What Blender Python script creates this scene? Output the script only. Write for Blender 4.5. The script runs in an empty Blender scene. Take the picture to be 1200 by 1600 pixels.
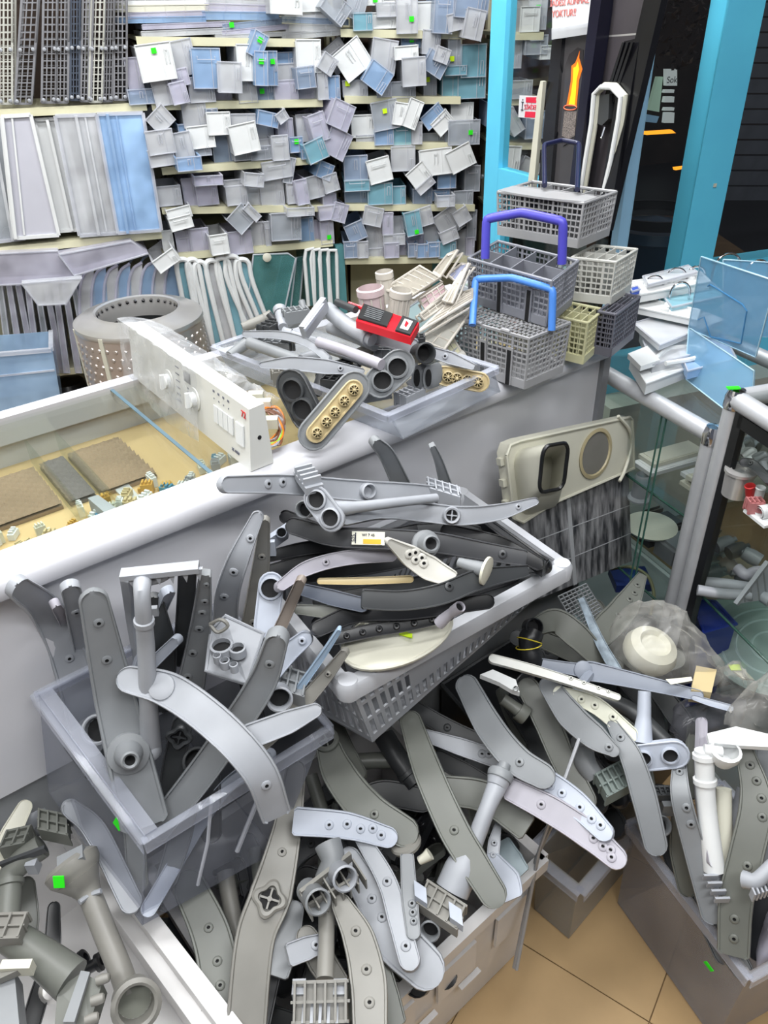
import bpy, math, random
from mathutils import Vector as V, Matrix
random.seed(7)
S = bpy.context.scene
COL = S.collection
# ------------------------------------------------------------------ camera
H = 1.6; F = 1200.0
_dn = V((60, -1800, -1200)).normalized(); _up = -_dn
_f = V((0, 0, -1)); _fy = (_f - _up * _f.dot(_up)).normalized(); _rx = _fy.cross(_up)
M3 = Matrix((_rx, _fy, _up))
O = V((0, 0, H))
cd = bpy.data.cameras.new('camera'); cam = bpy.data.objects.new('camera', cd); COL.objects.link(cam)
cam.matrix_world = Matrix.Translation(O) @ M3.to_4x4()
cd.sensor_fit = 'AUTO'; cd.sensor_width = 36; cd.lens = F / 1600 * 36; cd.clip_start = .02
S.camera = cam
S.view_settings.view_transform = 'Standard'; S.view_settings.look = 'None'
S.view_settings.gamma = 1; S.view_settings.use_curve_mapping = False
S.view_settings.exposure = -0.13
S.cycles.max_bounces = 7; S.cycles.diffuse_bounces = 2; S.cycles.glossy_bounces = 3
S.cycles.transmission_bounces = 4; S.cycles.transparent_max_bounces = 32
S.cycles.caustics_reflective = False; S.cycles.caustics_refractive = False
S.cycles.sample_clamp_indirect = 4
# ------------------------------------------------------------------ world (dim even room glow) and lamps
w = bpy.data.worlds.new('world'); S.world = w; w.use_nodes = True
w.node_tree.nodes['Background'].inputs[0].default_value = (.80, .86, 1, 1)
w.node_tree.nodes['Background'].inputs[1].default_value = .14
def area(name, loc, sx, sy, power, rz=0, col=(.97, .985, 1)):
    l = bpy.data.lights.new(name, 'AREA'); l.shape = 'RECTANGLE'; l.size = sx; l.size_y = sy
    l.energy = power; l.color = col
    o = bpy.data.objects.new(name, l); COL.objects.link(o); o.location = loc; o.rotation_euler = (0, 0, rz)
    return o
LAMPS = [(-1.1, 2.0, 2.62), (.25, 2.35, 2.62), (-1.0, .9, 2.62), (.35, .75, 2.62), (-.6, -.5, 2.62), (.7, -.3, 2.62)]
LPOW = [29, 38, 26, 29, 22, 26]
for (x, y, z), p in zip(LAMPS, LPOW):
    area('ceiling_lamp_light', (x, y, z), 1.15, .28, p, rz=math.radians(19))

# ------------------------------------------------------------------ pixel -> place helpers (photo frame 1200x1600)
def ray(x, y): return (M3 @ V((x - 600, 800 - y, -F))).normalized()
def Z(x, y, z):
    d = ray(x, y); return O + d * ((z - H) / d.z)
def T(x, y, t): return O + ray(x, y) * t
def PL(x, y, p, n):
    d = ray(x, y); return O + d * ((p - O).dot(n) / d.dot(n))
# ------------------------------------------------------------------ materials
MATS = {}
def lin(c): return tuple(((v / 255) / 12.92 if v / 255 <= .04045 else ((v / 255 + .055) / 1.055) ** 2.4) for v in c)
def nodes_of(name):
    m = bpy.data.materials.new(name); m.use_nodes = True
    nt = m.node_tree; return m, nt, nt.nodes['Principled BSDF'], nt.nodes['Material Output']
def plastic(name, rgb, rough=.42, metal=0, var=.12, scale=9, bump=0.0, spec=.5, detail=6):
    if name in MATS: return MATS[name]
    m, nt, b, out = nodes_of(name)
    c = lin(rgb)
    tc = nt.nodes.new('ShaderNodeTexCoord'); n = nt.nodes.new('ShaderNodeTexNoise')
    n.inputs['Scale'].default_value = scale; n.inputs['Detail'].default_value = detail
    nt.links.new(tc.outputs['Object'], n.inputs['Vector'])
    r = nt.nodes.new('ShaderNodeValToRGB'); r.color_ramp.elements[0].position = .3; r.color_ramp.elements[1].position = .7
    r.color_ramp.elements[0].color = (*[v * (1 - var) for v in c], 1)
    r.color_ramp.elements[1].color = (*[min(1, v * (1 + var)) for v in c], 1)
    nt.links.new(n.outputs['Fac'], r.inputs['Fac']); nt.links.new(r.outputs['Color'], b.inputs['Base Color'])
    b.inputs['Roughness'].default_value = rough; b.inputs['Metallic'].default_value = metal
    b.inputs['Specular IOR Level'].default_value = spec
    if bump:
        bp = nt.nodes.new('ShaderNodeBump'); bp.inputs['Strength'].default_value = bump; bp.inputs['Distance'].default_value = .002
        nt.links.new(n.outputs['Fac'], bp.inputs['Height']); nt.links.new(bp.outputs['Normal'], b.inputs['Normal'])
    MATS[name] = m; return m
def clear(name, rgb, body=.3, rough=.12, tint=.9, var=.3, scale=7):
    """thin clear plastic or glass: transparent, with a milky share and a fresnel gloss"""
    if name in MATS: return MATS[name]
    m, nt, b, out = nodes_of(name)
    c = lin(rgb)
    b.inputs['Base Color'].default_value = (*c, 1); b.inputs['Roughness'].default_value = rough
    tr = nt.nodes.new('ShaderNodeBsdfTransparent')
    tr.inputs[0].default_value = (*[tint + (1 - tint) * (v / max(c)) * 1 if 0 else tint * (.75 + .25 * v / max(c)) for v in c], 1)
    lw = nt.nodes.new('ShaderNodeLayerWeight'); lw.inputs['Blend'].default_value = .5
    tc = nt.nodes.new('ShaderNodeTexCoord'); n = nt.nodes.new('ShaderNodeTexNoise'); n.inputs['Scale'].default_value = scale
    nt.links.new(tc.outputs['Object'], n.inputs['Vector'])
    mr = nt.nodes.new('ShaderNodeMapRange'); mr.inputs['From Min'].default_value = .35; mr.inputs['From Max'].default_value = .65
    mr.inputs['To Min'].default_value = body * (1 - var); mr.inputs['To Max'].default_value = body * (1 + var)
    nt.links.new(n.outputs['Fac'], mr.inputs['Value'])
    pw = nt.nodes.new('ShaderNodeMath'); pw.operation = 'POWER'; pw.inputs[1].default_value = 3.5; nt.links.new(lw.outputs['Facing'], pw.inputs[0])
    ma = nt.nodes.new('ShaderNodeMath'); ma.operation = 'MULTIPLY_ADD'; ma.inputs[1].default_value = .42; ma.use_clamp = True
    nt.links.new(pw.outputs[0], ma.inputs[0]); nt.links.new(mr.outputs['Result'], ma.inputs[2])
    mx = nt.nodes.new('ShaderNodeMixShader')
    nt.links.new(ma.outputs[0], mx.inputs[0]); nt.links.new(tr.outputs[0], mx.inputs[1]); nt.links.new(b.outputs[0], mx.inputs[2])
    nt.links.new(mx.outputs[0], out.inputs['Surface'])
    MATS[name] = m; return m
def pane_glass(name, rgb=(235, 245, 240), refl=.06, tint=.98):
    if name in MATS: return MATS[name]
    m, nt, b, out = nodes_of(name); c = lin(rgb)
    tr = nt.nodes.new('ShaderNodeBsdfTransparent'); mxc = max(rgb); tr.inputs[0].default_value = (*[tint * (.55 + .45 * v / mxc) for v in rgb], 1)
    g = nt.nodes.new('ShaderNodeBsdfGlossy'); g.inputs['Roughness'].default_value = .03
    lw = nt.nodes.new('ShaderNodeLayerWeight'); lw.inputs['Blend'].default_value = .5
    pw = nt.nodes.new('ShaderNodeMath'); pw.operation = 'POWER'; pw.inputs[1].default_value = 4
    ad = nt.nodes.new('ShaderNodeMath'); ad.operation = 'MULTIPLY_ADD'; ad.inputs[1].default_value = .7; ad.inputs[2].default_value = refl * .6; ad.use_clamp = True
    nt.links.new(lw.outputs['Facing'], pw.inputs[0]); nt.links.new(pw.outputs[0], ad.inputs[0])
    mx = nt.nodes.new('ShaderNodeMixShader'); nt.links.new(ad.outputs[0], mx.inputs[0])
    nt.links.new(tr.outputs[0], mx.inputs[1]); nt.links.new(g.outputs[0], mx.inputs[2]); nt.links.new(mx.outputs[0], out.inputs['Surface'])
    MATS[name] = m; return m
def emit(name, rgb, s=1):
    if name in MATS: return MATS[name]
    m, nt, b, out = nodes_of(name); b.inputs['Base Color'].default_value = (*lin(rgb), 1)
    b.inputs['Emission Color'].default_value = (*lin(rgb), 1); b.inputs['Emission Strength'].default_value = s
    MATS[name] = m; return m
# ------------------------------------------------------------------ mesh builder
def frame_from(n, hint=V((0, 0, 1))):
    n = n.normalized(); a = hint - n * hint.dot(n)
    if a.length < 1e-4: a = V((1, 0, 0)) - n * n.x
    a.normalize(); return a, n.cross(a)
def smooth_path(P, N):
    if len(P) == 2: return [P[0].lerp(P[1], i / N) for i in range(N + 1)]
    Q = [P[0] * 2 - P[1]] + list(P) + [P[-1] * 2 - P[-2]]
    out = []; m = len(P) - 1
    for i in range(N + 1):
        u = i / N * m; k = min(int(u), m - 1); t = u - k
        a, b, c, d = Q[k], Q[k + 1], Q[k + 2], Q[k + 3]
        out.append(.5 * ((2 * b) + (c - a) * t + (2 * a - 5 * b + 4 * c - d) * t * t + (3 * b - a - 3 * c + d) * t ** 3))
    return out
def lerp_list(L, u):
    m = len(L) - 1
    if m == 0: return L[0]
    x = min(max(u, 0), 1) * m; k = min(int(x), m - 1); return L[k] + (L[k + 1] - L[k]) * (x - k)
class MB:
    def __init__(s): s.v = []; s.f = []; s.m = []
    def add(s, vs, fs, mi=0):
        o = len(s.v); s.v += [tuple(x) for x in vs]; s.f += [tuple(i + o for i in f) for f in fs]; s.m += [mi] * len(fs); return s
    def hexa(s, p, mi=0):
        return s.add(p, [(3, 2, 1, 0), (4, 5, 6, 7), (0, 1, 5, 4), (1, 2, 6, 5), (2, 3, 7, 6), (3, 0, 4, 7)], mi)
    def box(s, c, ex, ey, ez, mi=0):
        return s.hexa([c - ex - ey - ez, c + ex - ey - ez, c + ex + ey - ez, c - ex + ey - ez,
                       c - ex - ey + ez, c + ex - ey + ez, c + ex + ey + ez, c - ex + ey + ez], mi)
    def bar(s, a, b, wd, ht, hint=V((0, 0, 1)), mi=0):
        d = (b - a) / 2; u, v = frame_from(d, hint); return s.box((a + b) / 2, d, v * wd / 2, u * ht / 2, mi)
    def prism(s, poly, off, mi=0):
        n = len(poly); vs = list(poly) + [p + off for p in poly]
        return s.add(vs, [tuple(range(n))[::-1], tuple(range(n, 2 * n))] + [(i, (i + 1) % n, n + (i + 1) % n, n + i) for i in range(n)], mi)
    def tube(s, P, r, seg=8, cap=True, mi=0, wall=0):
        n = len(P); R = r if isinstance(r, (list, tuple)) else [r]
        vs = []; u0 = None
        for i, p in enumerate(P):
            d = (P[min(i + 1, n - 1)] - P[max(i - 1, 0)])
            if d.length < 1e-7: d = V((0, 0, 1))
            d.normalize()
            if u0 is None: u0, _ = frame_from(d)
            u0 = (u0 - d * u0.dot(d))
            if u0.length < 1e-5: u0, _ = frame_from(d)
            u0.normalize(); v0 = d.cross(u0); rr = lerp_list(list(R), i / max(1, n - 1))
            for k in range(seg):
                a = 2 * math.pi * k / seg; vs.append(p + u0 * (rr * math.cos(a)) + v0 * (rr * math.sin(a)))
        fs = [(i * seg + k, i * seg + (k + 1) % seg, (i + 1) * seg + (k + 1) % seg, (i + 1) * seg + k) for i in range(n - 1) for k in range(seg)]
        if cap: fs += [tuple(range(seg))[::-1], tuple((n - 1) * seg + k for k in range(seg))]
        return s.add(vs, fs, mi)
    def lathe(s, c, ax, prof, seg=16, mi=0, cap=False, sx=1, hint=V((0, 0, 1))):
        ax = ax.normalized(); u, v = frame_from(ax, hint); vs = []
        for r, h in prof:
            for k in range(seg):
                a = 2 * math.pi * k / seg; vs.append(c + ax * h + u * (r * sx * math.cos(a)) + v * (r * math.sin(a)))
        n = len(prof)
        fs = [(i * seg + k, i * seg + (k + 1) % seg, (i + 1) * seg + (k + 1) % seg, (i + 1) * seg + k) for i in range(n - 1) for k in range(seg)]
        if cap: fs += [tuple(range(seg))[::-1], tuple((n - 1) * seg + k for k in range(seg))]
        return s.add(vs, fs, mi)
    def build(s, name, mat, parent=None, loc=None, sm=True):
        me = bpy.data.meshes.new(name)
        base = V((0, 0, 0))
        if parent is not None:
            q = parent
            while q is not None: base = base + q.location; q = q.parent
        elif loc is not None: base = V(loc)
        elif s.v:
            n = len(s.v); base = V((sum(v[0] for v in s.v) / n, sum(v[1] for v in s.v) / n, min(v[2] for v in s.v)))
        bx, by, bz = base
        me.from_pydata([(v[0] - bx, v[1] - by, v[2] - bz) for v in s.v], [], s.f)
        for mm in (mat if isinstance(mat, (list, tuple)) else [mat]): me.materials.append(mm)
        me.polygons.foreach_set('material_index', s.m)
        if sm:
            me.polygons.foreach_set('use_smooth', [True] * len(s.f))
            me.set_sharp_from_angle(angle=math.radians(38))
        me.update()
        o = bpy.data.objects.new(name, me); COL.objects.link(o)
        if parent is None: o.location = base
        else: o.parent = parent
        return o
def tag(o, label, cat, group=None, kind=None):
    if label: o['label'] = label
    if cat: o['category'] = cat
    if group: o['group'] = group
    if kind: o['kind'] = kind
    return o
def thing(name, label, cat, loc, group=None):
    o = bpy.data.objects.new(name, None); COL.objects.link(o); o.location = loc; o.empty_display_size = .02
    return tag(o, label, cat, group)
def struct(name, mb, mat, sm=False):
    o = mb.build(name, mat, sm=sm); o['kind'] = 'structure'; return o
def flip_to(n, d): return n if n.dot(d) > 0 else -n
X, Y, UP = V((1, 0, 0)), V((0, 1, 0)), V((0, 0, 1))
def hdir(deg): return V((math.sin(math.radians(deg)), math.cos(math.radians(deg)), 0))

# common materials
G_LIGHT = plastic('light grey plastic', (160, 163, 169)); G_PALE = plastic('pale blue grey plastic', (176, 182, 194))
G_MID = plastic('mid grey plastic', (132, 135, 138)); G_OLIVE = plastic('olive grey plastic', (108, 110, 104))
G_WARM = plastic('warm grey plastic', (134, 132, 126)); G_DARK = plastic('dark grey plastic', (60, 62, 64))
G_BLACK = plastic('black plastic', (26, 27, 30), rough=.35); WHITE = plastic('white plastic', (226, 228, 228), var=.05)
CREAM = plastic('cream plastic', (214, 212, 196), var=.06); HOLE = plastic('dark hole', (14, 14, 16), rough=.8)
G_LILAC = plastic('lilac grey plastic', (170, 167, 176)); BEIGE = plastic('beige plastic', (196, 178, 136), var=.08)
SILVER = plastic('brushed aluminium', (204, 206, 210), rough=.35, metal=.35, var=.05, scale=30)
STEEL = plastic('stainless steel', (206, 204, 202), rough=.28, metal=.6, var=.05)
CHROME = plastic('chrome', (220, 220, 225), rough=.1, metal=1, var=.02)
TAGG = plastic('green price sticker', (40, 235, 20), var=.02, rough=.7); TAGY = plastic('yellow price sticker', (205, 240, 10), var=.02, rough=.7)
BROWNARM = plastic('dirty brown grey plastic', (132, 122, 114), var=.25)
CLR = clear('clear plastic', (246, 248, 252), body=.42); CLV = clear('violet clear plastic', (236, 234, 252), body=.45)
CLB = clear('blue clear plastic', (178, 210, 246), body=.5); CLT = clear('teal clear plastic', (160, 214, 230), body=.5)
CLN = clear('smoky blue clear plastic', (186, 204, 228), body=.42); CLF = clear('frosted clear plastic', (230, 232, 236), body=.55, rough=.3)
CLD = clear('smoky clear plastic', (214, 220, 228), body=.4); RIMT = clear('thick tub rim', (230, 234, 246), body=.20, rough=.06)
CLTUB = clear('clear tub plastic', (214, 217, 226), body=.045, rough=.08, var=.5)
RIMC = clear('thick clear rim', (236, 238, 246), body=.42, rough=.08)
# ================================================================== SETTING
BM, BR = hdir(-19), hdir(-5)              # backwards, into the shelving
WM, WR = hdir(71), hdir(85)               # along the shelving
P_M = Z(370, 160, 1.3)
P_R = PL(535, 155, P_M, BM)
def pm(x, y, off=0): return PL(x, y, P_M + BM * off, BM)
def pr(x, y, off=0): return PL(x, y, P_R + BR * off, BR)
def wood_mat():
    return plastic('tan floor vinyl', (186, 156, 114), rough=.32, var=.13, scale=5, bump=.05, spec=.5)
TAN = wood_mat(); TAN2 = plastic('tan floor vinyl worn', (178, 148, 106), rough=.36, var=.16, scale=7, bump=.05)
TAN3 = plastic('tan floor vinyl light', (192, 162, 120), rough=.3, var=.12, scale=4, bump=.05)
GROUT = plastic('dark floor joint', (122, 98, 68), rough=.9)
fl = MB().box(V((-.2, 2.2, -.02)), X * 2.9, Y * 4.6, UP * .0165)
floor = struct('floor', fl, GROUT)
fu = (V((.815, -.58, 0))).normalized(); fv = V((.58, .815, 0)).normalized(); o0 = V((.25, .62, 0))
for i in range(-4, 4):
    for j in range(-2, 4):
        c = o0 + fu * (i * .305) + fv * (j * .305)
        t = MB().box(c + UP * -.0015, fu * .1513, fv * .1513, UP * .002).build('tile', [TAN, TAN2, TAN3][(i * 7 + j * 3) % 3], floor)
# back walls (pegboard behind the shelving), ceiling, side walls
WALLG = plastic('khaki pegboard wall', (172, 170, 148), rough=.7, var=.08)
WALLW = plastic('off white wall paint', (208, 206, 196), rough=.8, var=.04)
BROWNW = plastic('dark brown boards', (66, 50, 40), rough=.6, var=.3, scale=12)
def wallseg(name, a, b, thick, z0, z1, mat):
    d = (b - a); n = d.cross(UP).normalized() * -thick
    return struct(name, MB().prism([V((a.x, a.y, z0)), V((b.x, b.y, z0)), V((b.x, b.y, z1)), V((a.x, a.y, z1))], n), mat)
a0 = P_M + BM * .40 - WM * 2.2; a1 = P_M + BM * .40 + WM * .42; a2 = a1 + WR * 1.25 + BR * .10
wallseg('wall_back', a0, a1, .08, 0, 2.75, WALLG); wallseg('wall_back.001', a1, a2, .08, 0, 2.75, BROWNW)
wallseg('wall_left', a0 - BM * 3.6 - WM * .1, a0, .08, 0, 2.75, WALLW)
cl = MB().box(V((-.3, 1.4, 2.78)), X * 3.0, Y * 3.2, UP * .04); struct('ceiling', cl, WALLW)
for (x, y, z) in LAMPS:                    # fluorescent fittings that carry the lamps
    t = thing('ceiling_lamp', 'white fluorescent ceiling lamp above the shop floor', 'lamp', (x, y, 2.66), 'fluorescent ceiling lamps')
    rz = math.radians(19); ux = V((math.cos(rz), math.sin(rz), 0)); uy = UP.cross(ux); c = V((x, y, 2.70))
    MB().box(c, ux * .6, uy * .15, UP * .035).build('housing', WHITE, t)
    for k in (-.07, .07): MB().tube([c - ux * .56 + uy * k + UP * -.05, c + ux * .56 + uy * k + UP * -.05], .013, 8).build('tube', emit('lamp tube', (255, 252, 240), 3), t)
# facade with blue frames, night street behind
BLUE = plastic('sky blue painted metal', (104, 216, 255), rough=.45, var=.04); BLUEP = plastic('pale blue metal edge', (160, 208, 240), rough=.35, var=.04)
PANE = pane_glass('window glass', refl=.05)
HB = V((.725, 2.30, 0)); FD = hdir(71); FB = hdir(-19)
def fac(x, y, off=0): return PL(x, y, HB + FB * off, FB)
def upz(p, z): return V((p.x, p.y, z))
B0 = HB + FD * .225; B1 = HB + FD * .345
wf = MB().prism([upz(B0, .55), upz(B1, .55), upz(B1, 2.75), upz(B0, 2.75)], FB * .07)
window = struct('window_1', wf, BLUE)
sillz = .80
MB().prism([upz(B1, .5), upz(B1 + FD * 1.3, .5), upz(B1 + FD * 1.3, sillz + .08), upz(B1, sillz + .08)], FB * .07).build('window_sill', BLUE, window)
MB().prism([upz(HB - FD * .02, .4), upz(B0, .4), upz(B0, .62), upz(HB - FD * .02, .62)], FB * .06).build('window_rail', BLUE, window)
MB().prism([upz(HB, .62), upz(B0, .62), upz(B0, 2.75), upz(HB, 2.75)], FB * .006).build('window_pane', PANE, window)
MB().prism([upz(B1, sillz + .08), upz(B1 + FD * 1.3, sillz + .08), upz(B1 + FD * 1.3, 2.75), upz(B1, 2.75)], FB * .006).build('window_pane', PANE, window)
MB().bar(upz(B0 + FD * .07 - FB * .004, 1.12), upz(B0 + FD * .07 - FB * .001, 1.12) , .01, .01).build('screw', CREAM, window)
wallseg('wall_front', HB - FD * .03, B1 + FD * 1.3, -.10, 0, .5, WALLW)
wallseg('wall_right', upz(HB + FB * .10 + FD * .02, 0), a2 - BR * .1, .06, 0, 2.75, BROWNW)
# street
ST = plastic('night street asphalt', (26, 28, 34), rough=.5); BR1 = plastic('dark brick facade', (58, 44, 38), rough=.8, var=.4, scale=3)
def fs(x, y, off): return fac(x, y, off)
g = MB().box(HB + FB * 5 + FD * 3.2 + UP * -.12, FD * 3.2, FB * 4.85, UP * .02); struct('street', g, ST)
def slabp(px4, off, th, fn=fac): return MB().prism([fn(x, y, off) for x, y in px4], (FB if fn is fac else BM if fn is pm else BR) * th)
bd = thing('street_building', 'dark brick building across the night street, seen through the window', 'building', HB + FB * 6.2 + FD * 2)
slabp([(900, -260), (1500, -260), (1500, 330), (900, 330)], 6.2, .4).build('facade', BR1, bd)
SIGNW = emit('lit shop sign white', (206, 214, 214), .45); PALEG = emit('lit pale green sign', (170, 200, 180), .35)
def text_on(name, s, c, right, up, size, mat, parent, ext=.0006):
    cu = bpy.data.curves.new(name, 'FONT'); cu.body = s; cu.size = size; cu.extrude = ext; cu.align_x = 'CENTER'; cu.align_y = 'CENTER'
    o = bpy.data.objects.new(name, cu); COL.objects.link(o); cu.materials.append(mat)
    z = right.cross(up).normalized(); m = Matrix((right.normalized(), up.normalized(), z)).transposed().to_4x4()
    base = V((0, 0, 0)); q = parent
    while q is not None: base = base + q.location; q = q.parent
    m.translation = c - base
    me = bpy.data.meshes.new_from_object(o); me.transform(m); me.materials.clear(); me.materials.append(mat)
    o2 = bpy.data.objects.new(name, me); COL.objects.link(o2); o2.parent = parent; COL.objects.unlink(o); bpy.data.objects.remove(o)
    o2.name = name; return o2
INKD = plastic('dark print ink', (40, 44, 60), rough=.8)
sg = slabp([(1041, 108), (1058, 108), (1058, 134), (1041, 134)], 6.0, .05).build('sign', SIGNW, bd)
text_on('lettering', 'Sok', fac(1050, 125, 5.98), FD, UP, .09, INKD, bd)
for y0, y1 in ((140, 145), (151, 160), (168, 173), (176, 192)): slabp([(1040, y0), (1054, y0), (1053, y1), (1038, y1)], 6.0, .05).build('sign', SIGNW, bd)
slabp([(1028, 120), (1036, 120), (1030, 175), (1014, 172)], 6.05, .05).build('window', PALEG, bd)
slabp([(1008, 178), (1030, 182), (1026, 192), (1004, 190)], 6.05, .05).build('window', emit('lit blue white window', (130, 170, 200), .3), bd)
tr = MB(); rr = random.Random(3)
for k in range(420):
    c = fac(rr.uniform(985, 1140), rr.uniform(-80, 110), 4.6 + rr.uniform(-.3, .3)); a, b = frame_from(V((rr.gauss(0, 1), rr.gauss(0, 1), rr.gauss(0, 1))))
    tr.prism([c, c + a * .05, c + b * .05], a.cross(b) * .002)
tre = thing('street_tree', 'dark leafy street tree above the parked car, through the window', 'tree', HB + FB * 4.6 + FD * .9)
lv = tr.build('foliage', plastic('autumn leaf', (70, 50, 34), var=.5), tre); lv['kind'] = 'stuff'
MB().tube([HB + FB * 4.6 + FD * .95, HB + FB * 4.6 + FD * .92 + UP * 1.6], .05, 8).build('trunk', BR1, tre)
car = thing('car', 'dark parked car with an orange lit lamp, seen through the window', 'car', HB + FB * 3.2 + FD * .9)
CARM = plastic('dark car paint', (24, 32, 44), rough=.15)
sec = [(-.9, .25), (-.9, .62), (-.55, .72), (-.35, 1.02), (.55, 1.05), (.85, .70), (1.25, .62), (1.3, .25)]
cb = HB + FB * 3.2 + FD * 1.1
MB().prism([cb + FD * x + UP * z for x, z in sec], FB * 1.2).build('body', CARM, car)
MB().prism([cb + FD * x + UP * z - FB * .01 for x, z in [(-.48, .73), (-.32, .98), (.5, 1.0), (.75, .72)]], FB * .02).build('window', CLN, car)
for x in (-.55, .85): MB().lathe(cb + FD * x + UP * .26 - FB * .03, FB, [(0, 0), (.2, 0), (.24, .03), (.24, .18), (.1, .2)], 18).build('wheel', G_BLACK, car)
slabp([(1003, 206), (1050, 203), (1056, 208), (1010, 211)], 3.15, .03).build('indicator_lamp', emit('orange lamp', (255, 160, 40), 1.6), car)
slabp([(1055, 262), (1084, 258), (1084, 261), (1056, 266)], 3.15, .03).build('indicator_lamp', emit('orange lamp', (255, 160, 40), 1.6), car)
bn = thing('street_bin', 'dark teal bin standing outside behind the window', 'bin', fac(1020, 380, 1.0))
pz = fac(1020, 380, .9); MB().lathe(upz(pz, -.1), UP, [(0, 0), (.17, 0), (.19, .8), (.2, .82), (.19, .86), (0, .9)], 20).build('body', plastic('teal bin', (30, 66, 92), rough=.3), bn)
MB().lathe(upz(pz, .78), UP, [(.2, 0), (.215, 0), (.215, .04), (.2, .04)], 20).build('rim', G_BLACK, bn)

sh_ = thing('reflection_backdrop', 'added grey shutter front across the street, seen in the right window', 'backdrop', fac(1190, 300, 3.4))  # grey slats added outside, standing in for the reflection in the right pane
for k in range(14): y = -20 + k * 24; MB().prism([fac(1128, y, 3.4), fac(1330, y, 3.4), fac(1330, y + 21, 3.4), fac(1128, y + 21, 3.4)], FB * .03).build('slat', plastic('shutter grey', (120, 124, 134)), sh_)
lp = bpy.data.lights.new('added_street_light', 'POINT'); lp.energy = 34; lp.color = (1, .86, .68); lp.shadow_soft_size = .15; lo = bpy.data.objects.new('added_street_light', lp); COL.objects.link(lo); lo.location = HB + FB * 2.3 + FD * 1.2 + UP * 3.4  # added lamp outside, brightens the facade and slats; no such source in view
slt = thing('added_street_lamp', 'street lamp added outside the shop window to light the street', 'lamp', HB + FB * 2.3 + FD * 1.6); q_ = HB + FB * 2.3 + FD * 1.6
MB().tube([q_ - UP * .1, q_ + UP * 3.6, q_ + UP * 3.7 - FD * .4], .03, 8).build('pole', G_DARK, slt); MB().box(q_ + UP * 3.68 - FD * .4, FD * .12, FB * .06, UP * .03).build('head', G_DARK, slt)
# door leaf, standing open
W0 = V((.40, 2.95, 0)); WD = hdir(155); WN = hdir(65)
def dl(x, y, off=0): return PL(x, y, W0 + WN * off, WN)
def sW(p): return (p - W0).dot(WD)
door = tag(MB().prism([upz(W0, .05), upz(W0 + WD * .085, .05), upz(W0 + WD * .085, 2.1), upz(W0, 2.1)], WN * .04).build('door_1', BLUE, sm=False), None, None, kind='structure')
zr = dl(790, 281).z
def dbox(s0, s1, z0, z1, name, mat, th=.04, off=0):
    a = W0 + WD * s0 + WN * off; b = W0 + WD * s1 + WN * off
    return MB().prism([upz(a, z0), upz(b, z0), upz(b, z1), upz(a, z1)], WN * th).build(name, mat, door)
dbox(.086, .70, zr - .045, zr + .03, 'door_rail', BLUE); dbox(.086, .70, .05, .2, 'door_rail', BLUE)
dbox(.70, .728, .05, 2.1, 'door_stile', BLUEP); dbox(.085, .70, zr + .03, 2.05, 'door_pane', PANE, .006, .017)
dbox(.12, .66, .24, zr - .09, 'door_panel', pane_glass('green door glass', (140, 190, 186), .06), .006, .02)
dbox(.086, .12, .2, zr - .045, 'door_bead', BLUE); MB().lathe(dl(754, 276, -.002), -WN, [(.009, 0), (.007, .004), (0, .005)], 10).build('screw', G_DARK, door)

# ================================================================== SHELVING
SHELF = plastic('ivory shelf edge', (214, 210, 178), rough=.5, var=.05); SHELF2 = plastic('ivory shelf board', (196, 192, 164), rough=.6)
UPR = plastic('beige steel upright', (168, 164, 140), rough=.5); TEALP = plastic('teal steel post', (84, 136, 140), rough=.45)
def shelf(unit, fn, a, b, depth, thick=.026, bk=None, sag=0):
    p, q = fn(*a), fn(*b); back = bk
    m = MB().prism([p, q, q - UP * thick, p - UP * thick], back * .006)
    s_ = MB().prism([p + back * .006, q + back * .006, q + back * .006 - UP * .012, p + back * .006 - UP * .012], back * depth)
    o = s_.build('shelf', SHELF2, unit); m.build('edge', SHELF, o)
    for e, d in ((p, 1), (q, -1)):
        e2 = e + (q - p).normalized() * d * .012 - UP * .026
        MB().prism([e2 + back * .03, e2 + back * depth, e2 + back * depth - UP * .07], (q - p).normalized() * d * .004).build('bracket', UPR, o)
    return o
def upright(unit, base, z0, z1, mat=UPR, back=BM, slots=True):
    o = MB().box(V((base.x, base.y, (z0 + z1) / 2)), back * .02, back.cross(UP) * .018, UP * (z1 - z0) / 2).build('upright', mat, unit)
    if slots:
        m = MB(); z = max(z0, .6)
        while z < min(z1, 1.75):
            m.box(V((base.x, base.y, z)) - back * .0202, back * .0006, back.cross(UP) * .005, UP * .009); z += .03
        m.build('slots', HOLE, o)
u1 = thing('shelving_unit', 'ivory wall shelving bay on the left holding dish racks and tall fridge drawers', 'shelves', upz(pm(60, 590), 0))
shelf(u1, pm, (-160, 178), (228, 160), .36, bk=BM); MB().prism([pm(-160, -200, .35), pm(228, -200, .35), pm(228, 165, .35), pm(-160, 175, .35)], BM * .01).build('back_panel', BROWNW, u1)  # dark panel added behind the racks, stands in for the shade between them
shelf(u1, pm, (-160, 402), (252, 362), .36, bk=BM); shelf(u1, pm, (-160, 604), (128, 574), .36, bk=BM)
u2 = thing('shelving_unit', 'ivory middle wall shelving bay packed with clear fridge bins', 'shelves', upz(pm(370, 590), 0))
for a, b in (((212, 57), (500, 61)), ((236, 160), (504, 155)), ((252, 262), (500, 245)), ((252, 324), (532, 320)), ((256, 398), (520, 375)), ((130, 574), (520, 548))):
    shelf(u2, pm, a, b, .36, bk=BM)
for x in (238, 520):
    upright(u2, pm(x, 160, .37), 0, 1.75)
upright(u2, pm(531, 420, .02), 0, .74, TEALP, slots=False)
u3 = thing('shelving_unit', 'ivory right wall shelving bay beside the blue door, packed with bins', 'shelves', upz(pr(640, 590), 0))
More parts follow.
